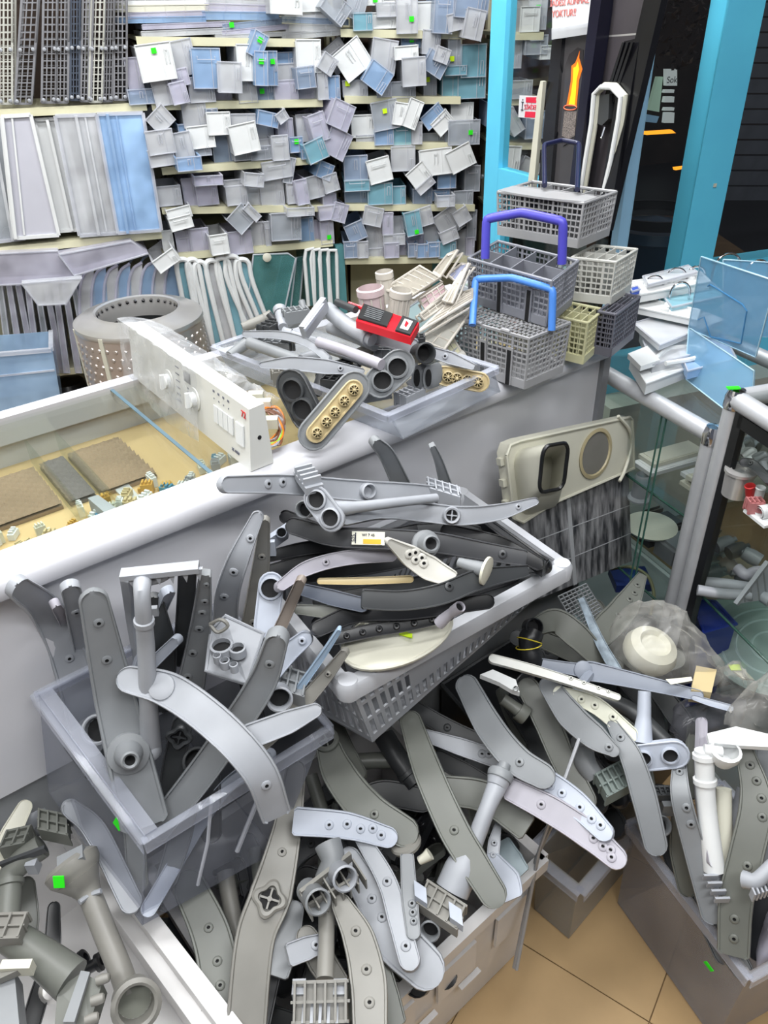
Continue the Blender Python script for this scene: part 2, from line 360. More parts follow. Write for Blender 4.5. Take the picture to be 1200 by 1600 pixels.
for a, b in (((532, 45), (727, 49)), ((538, 150), (720, 151)), ((544, 222), (719, 223)), ((540, 319), (742, 320)), ((536, 404), (742, 401)), ((536, 560), (742, 556))):
    shelf(u3, pr, a, b, .34, bk=BR)
for x in (548, 712): upright(u3, pr(x, 160, .36), 0, 1.75, back=BR)
upright(u3, pr(682, 420, .1), 0, .72, TEALP, back=BR)
u4 = thing('shelving_unit', 'ivory shelving bay seen through the glass of the open blue door', 'shelves', upz(pr(800, 590), 0))
for y in (50, 153, 223, 330): shelf(u4, pr, (770, y), (850, y), .3, bk=BR)
upright(u4, pr(762, 160, .34), 0, 1.75, back=BR)
MB().prism([pr(548, 414, .3), pr(738, 412, .3), pr(738, 545, .3), pr(548, 545, .3)], BR * .01).build('back_panel', SHELF2, u3)

# ================================================================== COUNTER
CA = Z(0, 895, .95); CU = V((.8, .6, 0)); CV = V((-.6, .8, 0)); CL0, CL1 = -.5, 1.32; CD = .53
PANELG = plastic('grey counter laminate', (214, 214, 219), rough=.38, var=.04, scale=3); RIMW = plastic('white counter edging', (196, 196, 201), rough=.35, var=.03)
DKL = plastic('dark seam', (60, 60, 62)); GRYE = plastic('grey end post', (128, 130, 134), rough=.4)
def cp(s, d, z): p = CA + CU * s + CV * d; return V((p.x, p.y, z))
def cbox(s0, s1, d0, d1, z0, z1): return MB().hexa([cp(s0, d0, z0), cp(s1, d0, z0), cp(s1, d1, z0), cp(s0, d1, z0), cp(s0, d0, z1), cp(s1, d0, z1), cp(s1, d1, z1), cp(s0, d1, z1)])
counter = thing('display_counter', 'long grey shop counter with glass top and white edging, heaped with parts', 'counter', cp(.4, .25, 0))
cbox(CL0, CL1, .012, .03, .535, .905).build('front_panel', PANELG, counter); cbox(CL0, CL1, .02, .05, 0, .53).build('lower_panel', G_MID, counter)  # lower panel toned darker, shade put into its colour
cbox(CL1 - .001, CL1 + .022, .0, CD, 0, .95).build('end_panel', GRYE, counter)
rim = MB()
prof = [(-.002, .905), (-.012, .912), (-.015, .922), (-.013, .933), (-.006, .943), (.005, .949), (.018, .952), (.052, .952), (.058, .946), (.058, .905)]
rim.prism([cp(CL0, d, z) for d, z in prof], CU * (CL1 - CL0)); rim.build('front_rim', RIMW, counter)
cbox(CL0, CL1, .010, .012, .897, .905).build('seam', DKL, counter)
cbox(CL0, CL1, CD - .035, CD, .90, .955).build('back_rim', RIMW, counter)
cbox(CL0, CL1, CD - .02, CD, 0, .9).build('back_panel', RIMW, counter)
CG = pane_glass('counter glass', (222, 236, 226), .07)
cbox(CL0, .355, .052, CD - .03, .942, .948).build('glass_top', CG, counter); cbox(.36, CL1, .052, CD - .03, .942, .948).build('glass_top', CG, counter)
cbox(.352, .359, .052, CD - .03, .9482, .9495).build('joint_strip', plastic('blue grey tape', (92, 118, 132)), counter)
WOODI = plastic('honey wood board', (206, 176, 128), rough=.5, var=.1, scale=4)
cbox(CL0, CL1, .03, CD - .02, .835, .848).build('bottom_board', WOODI, counter)

for s in (.164, .222, .8): cbox(s, s + .004, .06, CD - .04, .85, .9).build('divider', pane_glass('divider glass', (214, 230, 222), .05), counter)
# foam mats under the glass
def foam(s0, s1, d0, d1, z, mat, label):
    m = MB(); n1 = int((s1 - s0) / .0055); n2 = int((d1 - d0) / .0055); vs = []; fs = []
    for j in range(n2 + 1):
        for i in range(n1 + 1):
            vs.append(cp(s0 + (s1 - s0) * i / n1, d0 + (d1 - d0) * j / n2, z + .0045 * math.sin(i * 1.57) * math.sin(j * 1.57) + .012))
    for j in range(n2):
        for i in range(n1): fs.append((j * (n1 + 1) + i, j * (n1 + 1) + i + 1, (j + 1) * (n1 + 1) + i + 1, (j + 1) * (n1 + 1) + i))
    m.add(vs, fs); m.hexa([cp(s0, d0, z), cp(s1, d0, z), cp(s1, d1, z), cp(s0, d1, z), cp(s0, d0, z + .006), cp(s1, d0, z + .006), cp(s1, d1, z + .006), cp(s0, d1, z + .006)])
    tag(m.build('foam_mat', mat), label, 'mat', 'foam mats inside the counter')
foam(-.16, .158, .28, .45, .849, plastic('brown foam', (142, 120, 98), rough=.9), 'tan brown egg-box foam mat under the counter glass, at its outer end')
foam(.17, .218, .275, .455, .849, plastic('grey foam', (104, 98, 98), rough=.9), 'grey egg-box foam mat under the counter glass, between two others')
foam(.228, .335, .27, .46, .849, plastic('brown foam', (142, 120, 98), rough=.9), 'tan egg-box foam mat under the counter glass, nearest the joint strip')
# small parts on the glass shelf
rs = random.Random(5); SM = [WHITE, CREAM, BEIGE, G_LIGHT, plastic('teal blue part', (70, 140, 170)), plastic('amber part', (206, 160, 70))]
for k in range(46):
    s = -.02 + k * .0122 + rs.uniform(-.008, .008); d = rs.uniform(.165, .255)
    c = cp(s, d, .849); a = rs.uniform(0, 3.1); e1 = CU * math.cos(a) + CV * math.sin(a); e2 = UP.cross(e1)
    L = rs.uniform(.008, .016); W_ = rs.uniform(.005, .009); h = rs.uniform(.005, .011); m = MB()
    m.box(c + UP * h, e1 * L, e2 * W_, UP * h)
    for q in range(3): m.box(c + UP * (2 * h + .002) + e1 * L * (q - 1) * .6, e1 * L * .15, e2 * W_ * .7, UP * .003)
    m.box(c + UP * h * .6 + e1 * (L + .003), e1 * .004, e2 * W_ * .4, UP * h * .4)
    tag(m.build('connector', SM[rs.choice([0, 0, 1, 1, 2, 3, 4, 5]) if k % 3 else 0]), 'small moulded plastic connector lying inside the counter', 'connector', 'small connectors inside the counter')
hs = thing('remote_unit', 'pale grey rounded plastic unit with a yellow sticker under the counter glass', 'unit', Z(158, 800, .85))
def pxbox(px4, z, h, d=None):   # plan quad given by photo points at height z, extruded down h
    return MB().prism([Z(x, y, z) for x, y in px4], UP * -h)
pxbox([(137, 778), (153, 773), (186, 797), (168, 805)], .885, .034).build('body', G_LIGHT, hs)
pxbox([(160, 808), (168, 807), (168, 813), (162, 811)], .884, .01).build('sticker', TAGY, hs)
for i, (q, lb) in enumerate([([(180, 765), (200, 755), (222, 780), (200, 785)], 'clear plastic sheet scrap under the counter glass beside the grey unit'),
        ([(190, 790), (212, 783), (232, 795), (205, 805)], 'frosted plastic lid lying under the counter glass near its front rim')]):
    tag(pxbox(q, .856, .004).build('plastic_scrap', CLF), lb, 'scrap')
# ================================================================== BINS ON THE SHELVES
KIND = {'W': ('white fronted', WHITE, CLF), 'C': ('clear', CLR, CLR), 'V': ('violet tinted clear', CLV, CLV), 'B': ('blue tinted', CLB, CLB),
        'T': ('teal tinted', CLT, CLT), 'N': ('smoky blue', CLN, CLN), 'D': ('smoky grey', CLD, CLD), 'F': ('frosted', CLF, CLF)}
ORD = 'first second third fourth fifth sixth seventh eighth ninth tenth eleventh twelfth thirteenth fourteenth fifteenth sixteenth seventeenth eighteenth nineteenth twentieth'.split()
ORD += ['twenty-' + o for o in ORD[:9]] + ['thirtieth', 'thirty-first', 'thirty-second', 'thirty-third', 'thirty-fourth', 'thirty-fifth']
def fbin(c, r, u, bk, w_, h_, d_, kind, label, group, sticker=None, style=0):
    """fridge bin or small drawer: front plate facing the room, open box behind"""
    nm, fm, bm = KIND[kind]; t = .0022
    b = thing('fridge_bin', label, 'bin', c - u * h_ / 2, group)
    f = MB(); top = u * h_ / 2; sd = r * w_ / 2
    lip = .004 if kind == 'W' else .0025
    f.box(c, r * (w_ / 2), bk * lip / 2, u * (h_ / 2))
    e = MB()
    for sg in (-1, 1):      # raised rim and moulded grip
        e.box(c + r * sg * (w_ / 2 - .002) - bk * .003, r * .0013, bk * .003, u * h_ / 2)
        e.box(c + u * sg * (h_ / 2 - .002) - bk * .003, r * w_ / 2, bk * .003, u * .0013)
    e.box(c + r * w_ * .18 - bk * .002, r * .0012, bk * .002, u * h_ * .48)
    fo = f.build('front_panel', fm, b); e.build('rim', WHITE if kind == 'W' else RIMC, b)
    g = MB(); gx = w_ * (.33 if style % 2 == 0 else .0); gy = h_ * (.12 if style % 3 else -.2)
    pts = [c - bk * .004 + r * (gx - w_ * .05) + u * (gy - h_ * .2), c - bk * .008 + r * (gx - w_ * .05) + u * (gy + h_ * .2), c - bk * .008 + r * (gx + w_ * .05) + u * (gy + h_ * .2), c - bk * .004 + r * (gx + w_ * .05) + u * (gy - h_ * .2)]
    if style % 4 == 3: pts = [c - bk * .004 - r * w_ * .3 + u * h_ * .3, c - bk * .01 - r * w_ * .3 + u * h_ * .22, c - bk * .01 + r * w_ * .3 + u * h_ * .22, c - bk * .004 + r * w_ * .3 + u * h_ * .3]
    g.tube(pts, .0017, 5).build('grip', fm if kind == 'W' else RIMC, b)
    m = MB(); z0 = -h_ / 2
    m.box(c + bk * d_ / 2 + u * (z0 + t), r * w_ / 2 * .96, bk * d_ / 2, u * t / 2 * 1.2)
    for sg in (-1, 1):
        m.box(c + bk * d_ / 2 + r * sg * (w_ / 2 * .96) - u * h_ * .04, r * t / 2, bk * d_ / 2, u * h_ / 2 * .9)
        m.box(c + bk * d_ / 2 + r * sg * (w_ / 2 * .96) + u * (h_ * .42), r * .003, bk * d_ / 2, u * .0015)
    m.box(c + bk * d_ + u * -h_ * .04, r * w_ / 2 * .96, bk * t / 2, u * h_ / 2 * .9)
    m.build('body', bm, b)
    if sticker:
        sc = c - bk * .0072 + r * sticker[1] * w_ + u * sticker[2] * h_
        MB().box(sc, r * .0085, bk * .0006, u * .0085).build('price_sticker', TAGY if sticker[0] == 'y' else TAGG, b)
    return b
def row(rows, fn, bk, wd, place, group, depth=.2):
    rows = sorted(rows, key=lambda q: q[1])
    cnt = {}
    for i, q in enumerate(rows):
        k, x, y, w, h = q[:5]; roll = q[5] if len(q) > 5 else 0; st = q[6] if len(q) > 6 else None
        rr_ = random.Random(int(x * 13 + y)); off = rr_.uniform(-.02, .045) if not roll else rr_.uniform(-.06, 0)
        if len(q) > 7: off = q[7]
        c = fn(x, y, off); mpp = (c - O).length / F * 1.02
        a = math.radians(-roll); r0 = wd; r = r0 * math.cos(a) + UP * math.sin(a); u = UP * math.cos(a) - r0 * math.sin(a)
        yaw = math.radians(rr_.uniform(-12, 12)); bk2 = (bk * math.cos(yaw) + wd * math.sin(yaw)); bk2 = (bk2 - r * bk2.dot(r) - u * bk2.dot(u)).normalized() if False else bk
        lean = ' leaning' if abs(roll) > 12 else ''
        n = cnt[k] = cnt.get(k, 0) + 1
        tagw = {'g': ' with green sticker', 'y': ' with yellow sticker'}[st[0]] if st else ''
        label = f"{KIND[k][0]} bin{lean}{tagw}, {ORD[n - 1]} such from the left, {place}"
        fbin(c, r, u, bk2, w * mpp, h * mpp / .99, min(depth, .1 + .25 * (.3 - off) + .1), k, label, group, st, style=int(x) % 5)
g_ = lambda dx=0, dy=.2: ('g', dx, dy)
y_ = lambda dx=0, dy=.2: ('y', dx, dy)
ROW_M1 = [('W', 244, 97, 45, 42, -4, g_(0, .3)), ('F', 282, 91, 38, 40, -8), ('V', 210, 119, 20, 42), ('D', 228, 132, 14, 24), ('N', 221, 151, 34, 18), ('F', 254, 138, 27, 40, -4),
 ('V', 281, 121, 24, 20, -8), ('V', 280, 145, 22, 26, -8), ('B', 323, 107, 38, 46, 3), ('C', 315, 140, 34, 30), ('C', 359, 121, 32, 36, 5), ('W', 386, 98, 27, 42, 3), ('V', 347, 149, 26, 16),
 ('C', 386, 138, 26, 34), ('B', 403, 70, 20, 30, 30, g_()), ('B', 408, 107, 18, 40, 5, g_()), ('B', 424, 107, 17, 40, 3, g_(.1)), ('B', 445, 92, 28, 16), ('C', 447, 115, 28, 24), ('W', 482, 88, 34, 38, 2),
 ('N', 478, 121, 26, 26, -3), ('N', 412, 142, 28, 28, 0, g_(-.1, 0)), ('V', 447, 142, 33, 26), ('V', 480, 143, 32, 20), ('C', 512, 100, 22, 22, 35), ('C', 504, 132, 15, 36), ('B', 520, 137, 20, 28)]
row(ROW_M1, pm, BM, WM, 'middle bay second shelf', 'fridge bins on the second shelf of the middle bay')
ROW_M2 = [('C', 251, 187, 30, 26, -38), ('F', 304, 180, 32, 30), ('B', 300, 199, 38, 10), ('W', 342, 193, 32, 28, 2), ('N', 331, 175, 16, 9), ('F', 380, 189, 34, 18, 3), ('F', 251, 222, 36, 30, -3), ('C', 253, 246, 34, 22, -3),
 ('C', 286, 229, 26, 36, -6), ('W', 314, 214, 36, 28, -2), ('D', 314, 235, 28, 14), ('B', 296, 256, 34, 18, 0, None, -.12), ('N', 350, 231, 32, 40), ('W', 382, 216, 38, 37, -7), ('D', 380, 241, 26, 16), ('B', 419, 186, 30, 18, 15),
 ('C', 441, 182, 16, 14, -30), ('V', 446, 201, 22, 26), ('F', 476, 200, 24, 34), ('F', 414, 207, 24, 24), ('C', 414, 224, 24, 12), ('D', 408, 239, 30, 18), ('C', 438, 231, 24, 32), ('B', 463, 226, 20, 20, 0, g_()),
 ('T', 494, 235, 30, 28, -18), ('B', 478, 241, 12, 13), ('V', 498, 199, 24, 36, -14), ('V', 533, 180, 32, 34, 26), ('V', 527, 224, 34, 36, 30)]
row(ROW_M2, pm, BM, WM, 'middle bay third shelf', 'fridge bins on the third shelf of the middle bay')
ROW_M3 = [('C', 264, 306, 34, 26), ('V', 297, 300, 20, 36), ('V', 326, 282, 40, 13, 2), ('V', 324, 305, 30, 26), ('C', 367, 287, 30, 12), ('C', 370, 305, 30, 26), ('C', 397, 281, 28, 18, 10), ('C', 398, 303, 26, 34), ('C', 425, 299, 34, 38),
 ('C', 433, 265, 42, 24, -4), ('D', 452, 266, 14, 34, 15), ('C', 456, 302, 14, 28), ('V', 472, 300, 18, 34, -5), ('C', 492, 292, 24, 30, -8), ('C', 517, 286, 22, 24, -12), ('B', 508, 267, 22, 22, 25), ('V', 515, 311, 20, 16)]
row(ROW_M3, pm, BM, WM, 'middle bay fourth shelf', 'fridge bins on the fourth shelf of the middle bay')
ROW_M4 = [('W', 280, 333, 34, 16, -8), ('W', 283, 348, 32, 18, -8), ('D', 377, 342, 32, 30, -40), ('C', 394, 332, 12, 26, -40), ('W', 262, 376, 16, 28), ('V', 288, 380, 22, 34), ('V', 312, 376, 28, 34), ('W', 343, 382, 26, 28, -2), ('V', 376, 379, 34, 32), ('F', 404, 366, 22, 34),
 ('F', 418, 365, 8, 34), ('D', 447, 354, 44, 38, 3), ('B', 479, 360, 22, 36), ('V', 497, 360, 16, 30), ('V', 511, 363, 20, 32, 0, g_(.1, -.2)), ('V', 514, 332, 30, 20), ('V', 531, 332, 22, 26, 20), ('C', 470, 331, 40, 12, 3), ('W', 260, 407, 36, 20, -28, None, -.1)]
row(ROW_M4, pm, BM, WM, 'middle bay fifth shelf', 'fridge bins on the fifth shelf of the middle bay')
ROW_MT = [('W', 447, 8, 42, 20, 4), ('W', 490, 4, 36, 20), ('D', 525, 12, 36, 26, 40)]
row(ROW_MT, pm, BM, WM, 'above the top tray stacks', 'bins on the top shelf of the middle bay')
ROW_R0 = [('T', 567, 34, 26, 20), ('W', 600, 32, 32, 18), ('C', 604, 15, 26, 16), ('C', 636, 24, 28, 40, 0, g_(.2, -.1)), ('W', 665, 26, 33, 32), ('N', 665, 7, 33, 8), ('N', 693, 21, 26, 44, 4), ('C', 712, 34, 22, 20, -10), ('C', 741, 38, 26, 34, 12, None, -.08), ('N', 737, 10, 44, 26, 6), ('W', 586, 2, 26, 9, 0, g_()), ('W', 620, 3, 36, 8), ('D', 556, 10, 26, 28, 20)]
row(ROW_R0, pr, BR, WR, 'right bay top shelf', 'fridge bins on the top shelf of the right bay')
ROW_R1 = [('W', 551, 93, 42, 38, -34), ('F', 528, 88, 30, 34, -34, None, .06), ('C', 555, 138, 34, 20, 0, y_(-.3, .3)), ('C', 600, 87, 34, 38, 10), ('B', 590, 121, 34, 30, 36), ('W', 635, 82, 32, 16, -2), ('B', 643, 66, 28, 14, 0, g_()), ('F', 674, 66, 24, 28, 5), ('C', 647, 112, 32, 34, -2),
 ('N', 681, 100, 30, 26, 32), ('C', 691, 86, 20, 18, 20), ('D', 710, 86, 17, 40, 0, y_(-.2, -.1)), ('T', 740, 95, 34, 38), ('T', 737, 131, 38, 35), ('D', 630, 140, 34, 20), ('D', 672, 129, 18, 38, 0, y_(-.2, .1)), ('T', 703, 131, 22, 36), ('C', 563, 117, 22, 16), ('T', 712, 110, 30, 12), ('C', 600, 140, 20, 18)]
row(ROW_R1, pr, BR, WR, 'right bay second shelf', 'fridge bins on the second shelf of the right bay')
ROW_R2 = [('W', 567, 197, 32, 28), ('D', 602, 180, 36, 36, -8, y_(0, .15)), ('W', 626, 178, 20, 28, 10), ('W', 645, 178, 20, 36, 22), ('B', 677, 182, 32, 20, -38), ('W', 692, 192, 28, 22, -42), ('W', 722, 177, 31, 26), ('D', 725, 207, 44, 31, 0, g_(.2, 0)), ('C', 572, 218, 28, 12), ('B', 600, 210, 27, 27),
 ('T', 628, 211, 27, 26), ('C', 652, 208, 14, 28), ('D', 677, 216, 32, 14), ('N', 705, 212, 16, 20)]
row(ROW_R2, pr, BR, WR, 'right bay third shelf', 'fridge bins on the third shelf of the right bay')
ROW_R3 = [('N', 556, 262, 34, 32), ('W', 593, 266, 33, 32, -12), ('C', 630, 248, 34, 32), ('W', 681, 253, 46, 34, -4), ('W', 720, 247, 36, 30, -24), ('W', 655, 274, 30, 26, -38), ('C', 665, 290, 28, 12, -38), ('B', 698, 279, 27, 26), ('D', 738, 279, 22, 34), ('T', 558, 290, 36, 15), ('N', 557, 308, 34, 20),
 ('T', 594, 303, 36, 29), ('T', 622, 305, 22, 25), ('N', 660, 307, 28, 22), ('B', 688, 305, 28, 15), ('C', 697, 314, 26, 16, 0, None, -.06), ('D', 724, 309, 28, 20)]
row(ROW_R3, pr, BR, WR, 'right bay fourth shelf', 'fridge bins on the fourth shelf of the right bay')
ROW_R4 = [('C', 583, 338, 28, 26, 14), ('N', 556, 362, 28, 26, -20), ('F', 586, 373, 26, 42), ('V', 606, 350, 16, 32), ('C', 622, 354, 18, 30), ('T', 646, 349, 24, 34, -10, g_(.1, -.35)), ('C', 664, 338, 22, 26, -14), ('F', 701, 347, 36, 36, -32), ('C', 722, 338, 22, 22, -30), ('C', 674, 365, 22, 26),
 ('V', 648, 376, 30, 18), ('C', 616, 374, 32, 16), ('N', 548, 390, 20, 24), ('C', 567, 390, 16, 24), ('C', 587, 396, 22, 16), ('V', 612, 391, 22, 22), ('V', 630, 391, 14, 20), ('N', 645, 391, 14, 20), ('B', 660, 392, 18, 20), ('B', 678, 390, 18, 22), ('T', 699, 390, 26, 24), ('F', 722, 378, 22, 36), ('D', 737, 352, 14, 42), ('F', 702, 368, 26, 18, -20), ('V', 735, 385, 12, 26)]
row(ROW_R4, pr, BR, WR, 'right bay fifth shelf', 'fridge bins on the fifth shelf of the right bay')
ROW_G = [('W', 828, 30, 26, 28), ('W', 853, 82, 16, 16), ('D', 838, 70, 30, 22), ('W', 795, 250, 32, 36, 4), ('F', 825, 268, 30, 32, 28), ('F', 802, 190, 18, 34, -34), ('N', 775, 180, 18, 32), ('C', 840, 22, 24, 34, 0, g_()), ('D', 812, 140, 34, 22), ('C', 800, 85, 26, 32, 0), ('N', 838, 195, 30, 34)]
row(ROW_G, pr, BR, WR, 'behind door glass', 'fridge bins seen through the open door glass')
# flat trays stacked on the top middle shelf
def slab_tray(x, y, w, h, mat, nm, place, roll=0, sticker=None):
    c = pm(x, y, .02); mpp = (c - O).length / F; a = math.radians(-roll); r = WM * math.cos(a) + UP * math.sin(a); u = UP * math.cos(a) - WM * math.sin(a)
    t = thing('shelf_tray', f'{nm} flat fridge tray {place}', 'tray', c, 'flat trays stacked on the top middle shelf')
    m = MB(); W_ = w * mpp / 2; h_ = h * mpp / 2
    m.box(c + BM * .15, r * W_, BM * .15, u * .002)
    m.build('base', mat, t)
    f = MB(); f.box(c, r * W_, BM * .003, u * h_ * .8); f.box(c + u * h_ * .8, r * W_, BM * .005, u * .0015)
    for s_ in (-1, 1): f.box(c + r * s_ * W_ + BM * .15, r * .002, BM * .15, u * h_ * .8)
    for k in range(5): f.box(c + r * W_ * (k - 2) * .45 - BM * .004, r * .001, BM * .001, u * h_ * .8)
    f.build('lip', mat, t)
    if sticker: MB().box(pm(sticker[0], sticker[1], .01), r * .008, BM * .0006, u * .008).build('price_sticker', TAGG, t)
ST_L = [(258, 3, 108, 7, WHITE, 'white edged', 'topmost of the left stack on the top shelf', 1), (258, 13, 112, 9, CREAM, 'ivory edged', 'second from the top of the left tray stack', 1), (260, 23, 100, 8, CLV, 'violet clear', 'third from the top of the left tray stack', 0),
 (255, 31, 108, 8, CLB, 'bright blue', 'fourth from the top of the left tray stack', 1), (292, 40, 112, 7, CLV, 'lilac clear', 'second from the bottom of the left tray stack', 0), (292, 51, 114, 8, CLF, 'frosted clear', 'lowest of the left tray stack', 0),
 (378, 3, 92, 8, CLF, 'grey clear', 'topmost of the central stack on the top shelf', 4), (378, 13, 96, 10, CLV, 'pale lilac', 'second from the top of the central tray stack', 3), (376, 25, 100, 11, CLB, 'strong blue', 'third from the top of the central tray stack', 2),
 (394, 38, 78, 8, CLN, 'smoky blue', 'fourth from the top of the central tray stack', -3, (362, 39)), (400, 47, 90, 7, CLV, 'clear violet', 'second from the bottom of the central tray stack', -3), (408, 55, 120, 6, CLR, 'thin clear', 'lowest of the central tray stack', 0),
 (492, 24, 80, 8, CLR, 'grey clear', 'topmost of the stack by the upright', 5), (493, 33, 90, 8, CLN, 'smoky', 'second from the top of the stack by the upright', 4), (490, 44, 74, 10, CLR, 'clear walled', 'third from the top of the stack by the upright', 2), (494, 54, 92, 8, CLR, 'wide clear', 'lowest of the stack by the upright', -2)]
for q in ST_L: slab_tray(*q)

# dish racks standing upright on the top left shelf
def rack(x, w, y0, y1, mat, label, tilt=0):
    a, b = pm(x - w / 2 + tilt, y0), pm(x + w / 2 + tilt, y0); c, d = pm(x + w / 2, y1), pm(x - w / 2, y1)
    t = thing('dish_rack', label, 'rack', d, 'dishwasher racks standing on the top left shelf')
    m = MB()
    for off in (0, .30):
        P = [p + BM * off for p in (a, b, c, d)]
        for i in range(4): m.bar(P[i], P[(i + 1) % 4], .007, .007)
    for p in (a, b, c, d): m.bar(p, p + BM * .30, .005, .005)
    m.build('frame', mat, t)
    g = MB(); n = 16
    for i in range(1, n):
        u = i / n; l = a.lerp(d, u); r = b.lerp(c, u)
        g.bar(l, r, .0035, .0035); g.bar(l + BM * .006, l + BM * .30, .003, .003); g.bar(l + BM * .15, r + BM * .15, .003, .003)
    for u in (.33, .66): g.bar(a.lerp(b, u), d.lerp(c, u), .004, .004)
    g.build('grid', mat, t)
    for u in (.52, .97):
        p = a.lerp(d, u).lerp(b.lerp(c, u), .5) - BM * .012
        for s_ in (-.25, .25): MB().lathe(p + WM * s_ * w * .003, -BM, [(.006, 0), (.006, .006), (.003, .008), (0, .008)], 8).build('wheel', mat if mat is WHITE else G_LIGHT, t)
    for s_ in (.3,):
        MB().tube([a.lerp(b, .5) - BM * .008, a.lerp(b, .9) - BM * .012 - UP * .01, b.lerp(c, .4) - BM * .012, b.lerp(c, .45) - BM * .004], .003, 6).build('fold_wire', mat, t)
GR = plastic('grey coated wire', (128, 128, 132)); GRD = plastic('slate coated wire', (70, 78, 92)); WW = plastic('white coated wire', (186, 186, 178))
for q in [(9, 20, -20, 162, WW, 'white coated dishwasher rack, outermost on the top left shelf'), (36, 26, -20, 162, GR, 'grey dishwasher rack tilting beside the white one', 12), (76, 22, -20, 160, GR, 'light grey dishwasher rack after the dark gap', 3),
          (97, 18, -20, 160, GR, 'grey dishwasher rack with rail, left of the slate one', 2), (117, 14, -20, 156, GRD, 'dark slate dishwasher rack standing between grey racks', 1), (134, 16, -20, 158, GR, 'narrow grey dishwasher rack right of the slate one', 4),
          (149, 20, -20, 159, WW, 'pale dishwasher rack with ladder wires near the shelf end', 5), (168, 14, -20, 158, plastic('mid coated wire', (112, 112, 116)), 'mid grey dishwasher rack, last but one before the bins', 4), (188, 20, -20, 156, GR, 'light grey dishwasher rack, nearest the fridge bins', 0)]: rack(*q)

# tall fridge drawers on the left shelf
def tall(q4, mat, fm, label, off=0, sheets=True, grip=.78):
    P = [pm(x, y, off) for x, y in q4]; t = thing('tall_fridge_crate', label, 'drawer', P[3], 'tall fridge drawers on the left shelf')
    MB().prism(P, BM * .005).build('front_panel', fm, t)
    m = MB(); 
    for i in range(4):
        a, b = P[i], P[(i + 1) % 4]; m.bar(a - BM * .004, b - BM * .004, .009, .012)
        m.prism([a, b, b + BM * .28, a + BM * .28], (P[2] - P[0]).normalized() * .002) if i != 1 else None
    m.build('rim', RIMC if mat is not WHITE else WHITE, t)
    g = MB(); a, b = P[0].lerp(P[1], grip), P[3].lerp(P[2], grip)
    g.bar(a - BM * .008, b - BM * .008, .022, .010); g.bar(a.lerp(b, .02) + WM * .03 - BM * .005, a.lerp(b, .98) + WM * .03 - BM * .005, .004, .006); g.build('handle_ridge', mat, t)
FGREY = plastic('frosted grey panel', (196, 196, 206), rough=.3, var=.03); FBLUE = clear('light blue drawer front', (172, 208, 248), body=.75)
tall([(-40, 190), (4, 186), (40, 372), (-10, 378)], CLR, CLD, 'smoky clear fridge drawer cut by the picture edge on the left shelf', .0, grip=.6)
tall([(2, 182), (48, 179), (92, 367), (22, 372)], WHITE, FGREY, 'frosted grey fridge drawer with white rim on the left shelf', -.01, grip=.04)
tall([(54, 187), (97, 184), (138, 357), (92, 361)], WHITE, WHITE, 'white ribbed fridge drawer standing between the frosted and the clear one', .03, grip=.45)
tall([(86, 181), (150, 179), (184, 364), (124, 368)], CLR, CLR, 'clear fridge drawer with grey tint left of the blue one', -.02, grip=.5)
tall([(151, 178), (223, 176), (252, 359), (184, 364)], CLB, FBLUE, 'light blue fridge drawer standing at the shelf end', -.03, grip=.22)

# lower left shelf: clear trays, violet panels, blue curved shelves, white frames, teal glass shelves
def quad_thing(name, q4, off, th, mat, label, cat, group=None, rimr=.004, rimm=None, fn=pm, bk=BM):
    P = [fn(x, y, off) for x, y in q4]; t = thing(name, label, cat, P[-1], group)
    MB().prism(P, bk * th).build('sheet', mat, t)
    MB().tube(P + [P[0]], rimr, 6).build('edging', rimm or RIMC, t)
    if th > .02: MB().tube([p + bk * th for p in P + [P[0]]], rimr, 6).build('edging', rimm or RIMC, t)
    return t
quad_thing('fridge_tray', [(92, 398), (205, 377), (232, 396), (116, 431)], -.06, .26, CLV, 'big lilac clear tray lying slanted on top of the lower pile', 'tray')
quad_thing('fridge_tray', [(-30, 398), (90, 392), (122, 440), (-30, 447)], -.05, .26, CLV, 'big lilac clear tray lying flat above the violet sheets', 'tray')
quad_thing('fridge_bin', [(34, 443), (128, 435), (103, 475), (60, 477)], -.12, .03, CLR, 'shallow clear trough hanging below the lilac trays', 'bin')
for i in range(9):
    x = -4 + i * 14.5; quad_thing('fridge_shelf', [(x, 447), (x + 7, 447), (x + 26 + i % 3 * 4, 583), (x + 17 + i % 3 * 4, 583)], -.02 + .01 * (i % 3), .27, CLV if i % 4 else CLD,
        'upright violet clear fridge shelf under the lilac trays, ' + ORD[i] + ' from the wall side', 'shelf', 'violet fridge shelves on the lower left shelf', .003)
for i in range(8):
    x = 128 + i * 19; P = [pm(x, 560, .0), pm(x - 4, 470 - i, .0), pm(x + 2, 432 - i * 2, .0), pm(x + 18, 418 - i * 2, .0)]
    P2 = smooth_path(P, 12); t = thing('curved_shelf', 'curved blue clear fridge shelf behind the drum, ' + ORD[i] + ' from the violet sheets', 'shelf', P[0], 'curved blue fridge shelves')
    MB().prism(P2 + [pm(x + 26, 560)], BM * .006).build('sheet', CLB if i % 2 else CLR, t); MB().tube(P2, .006, 7).build('edging', CLV, t)
    MB().tube([p + BM * .12 for p in P2], .005, 6).build('edging', CLN, t)
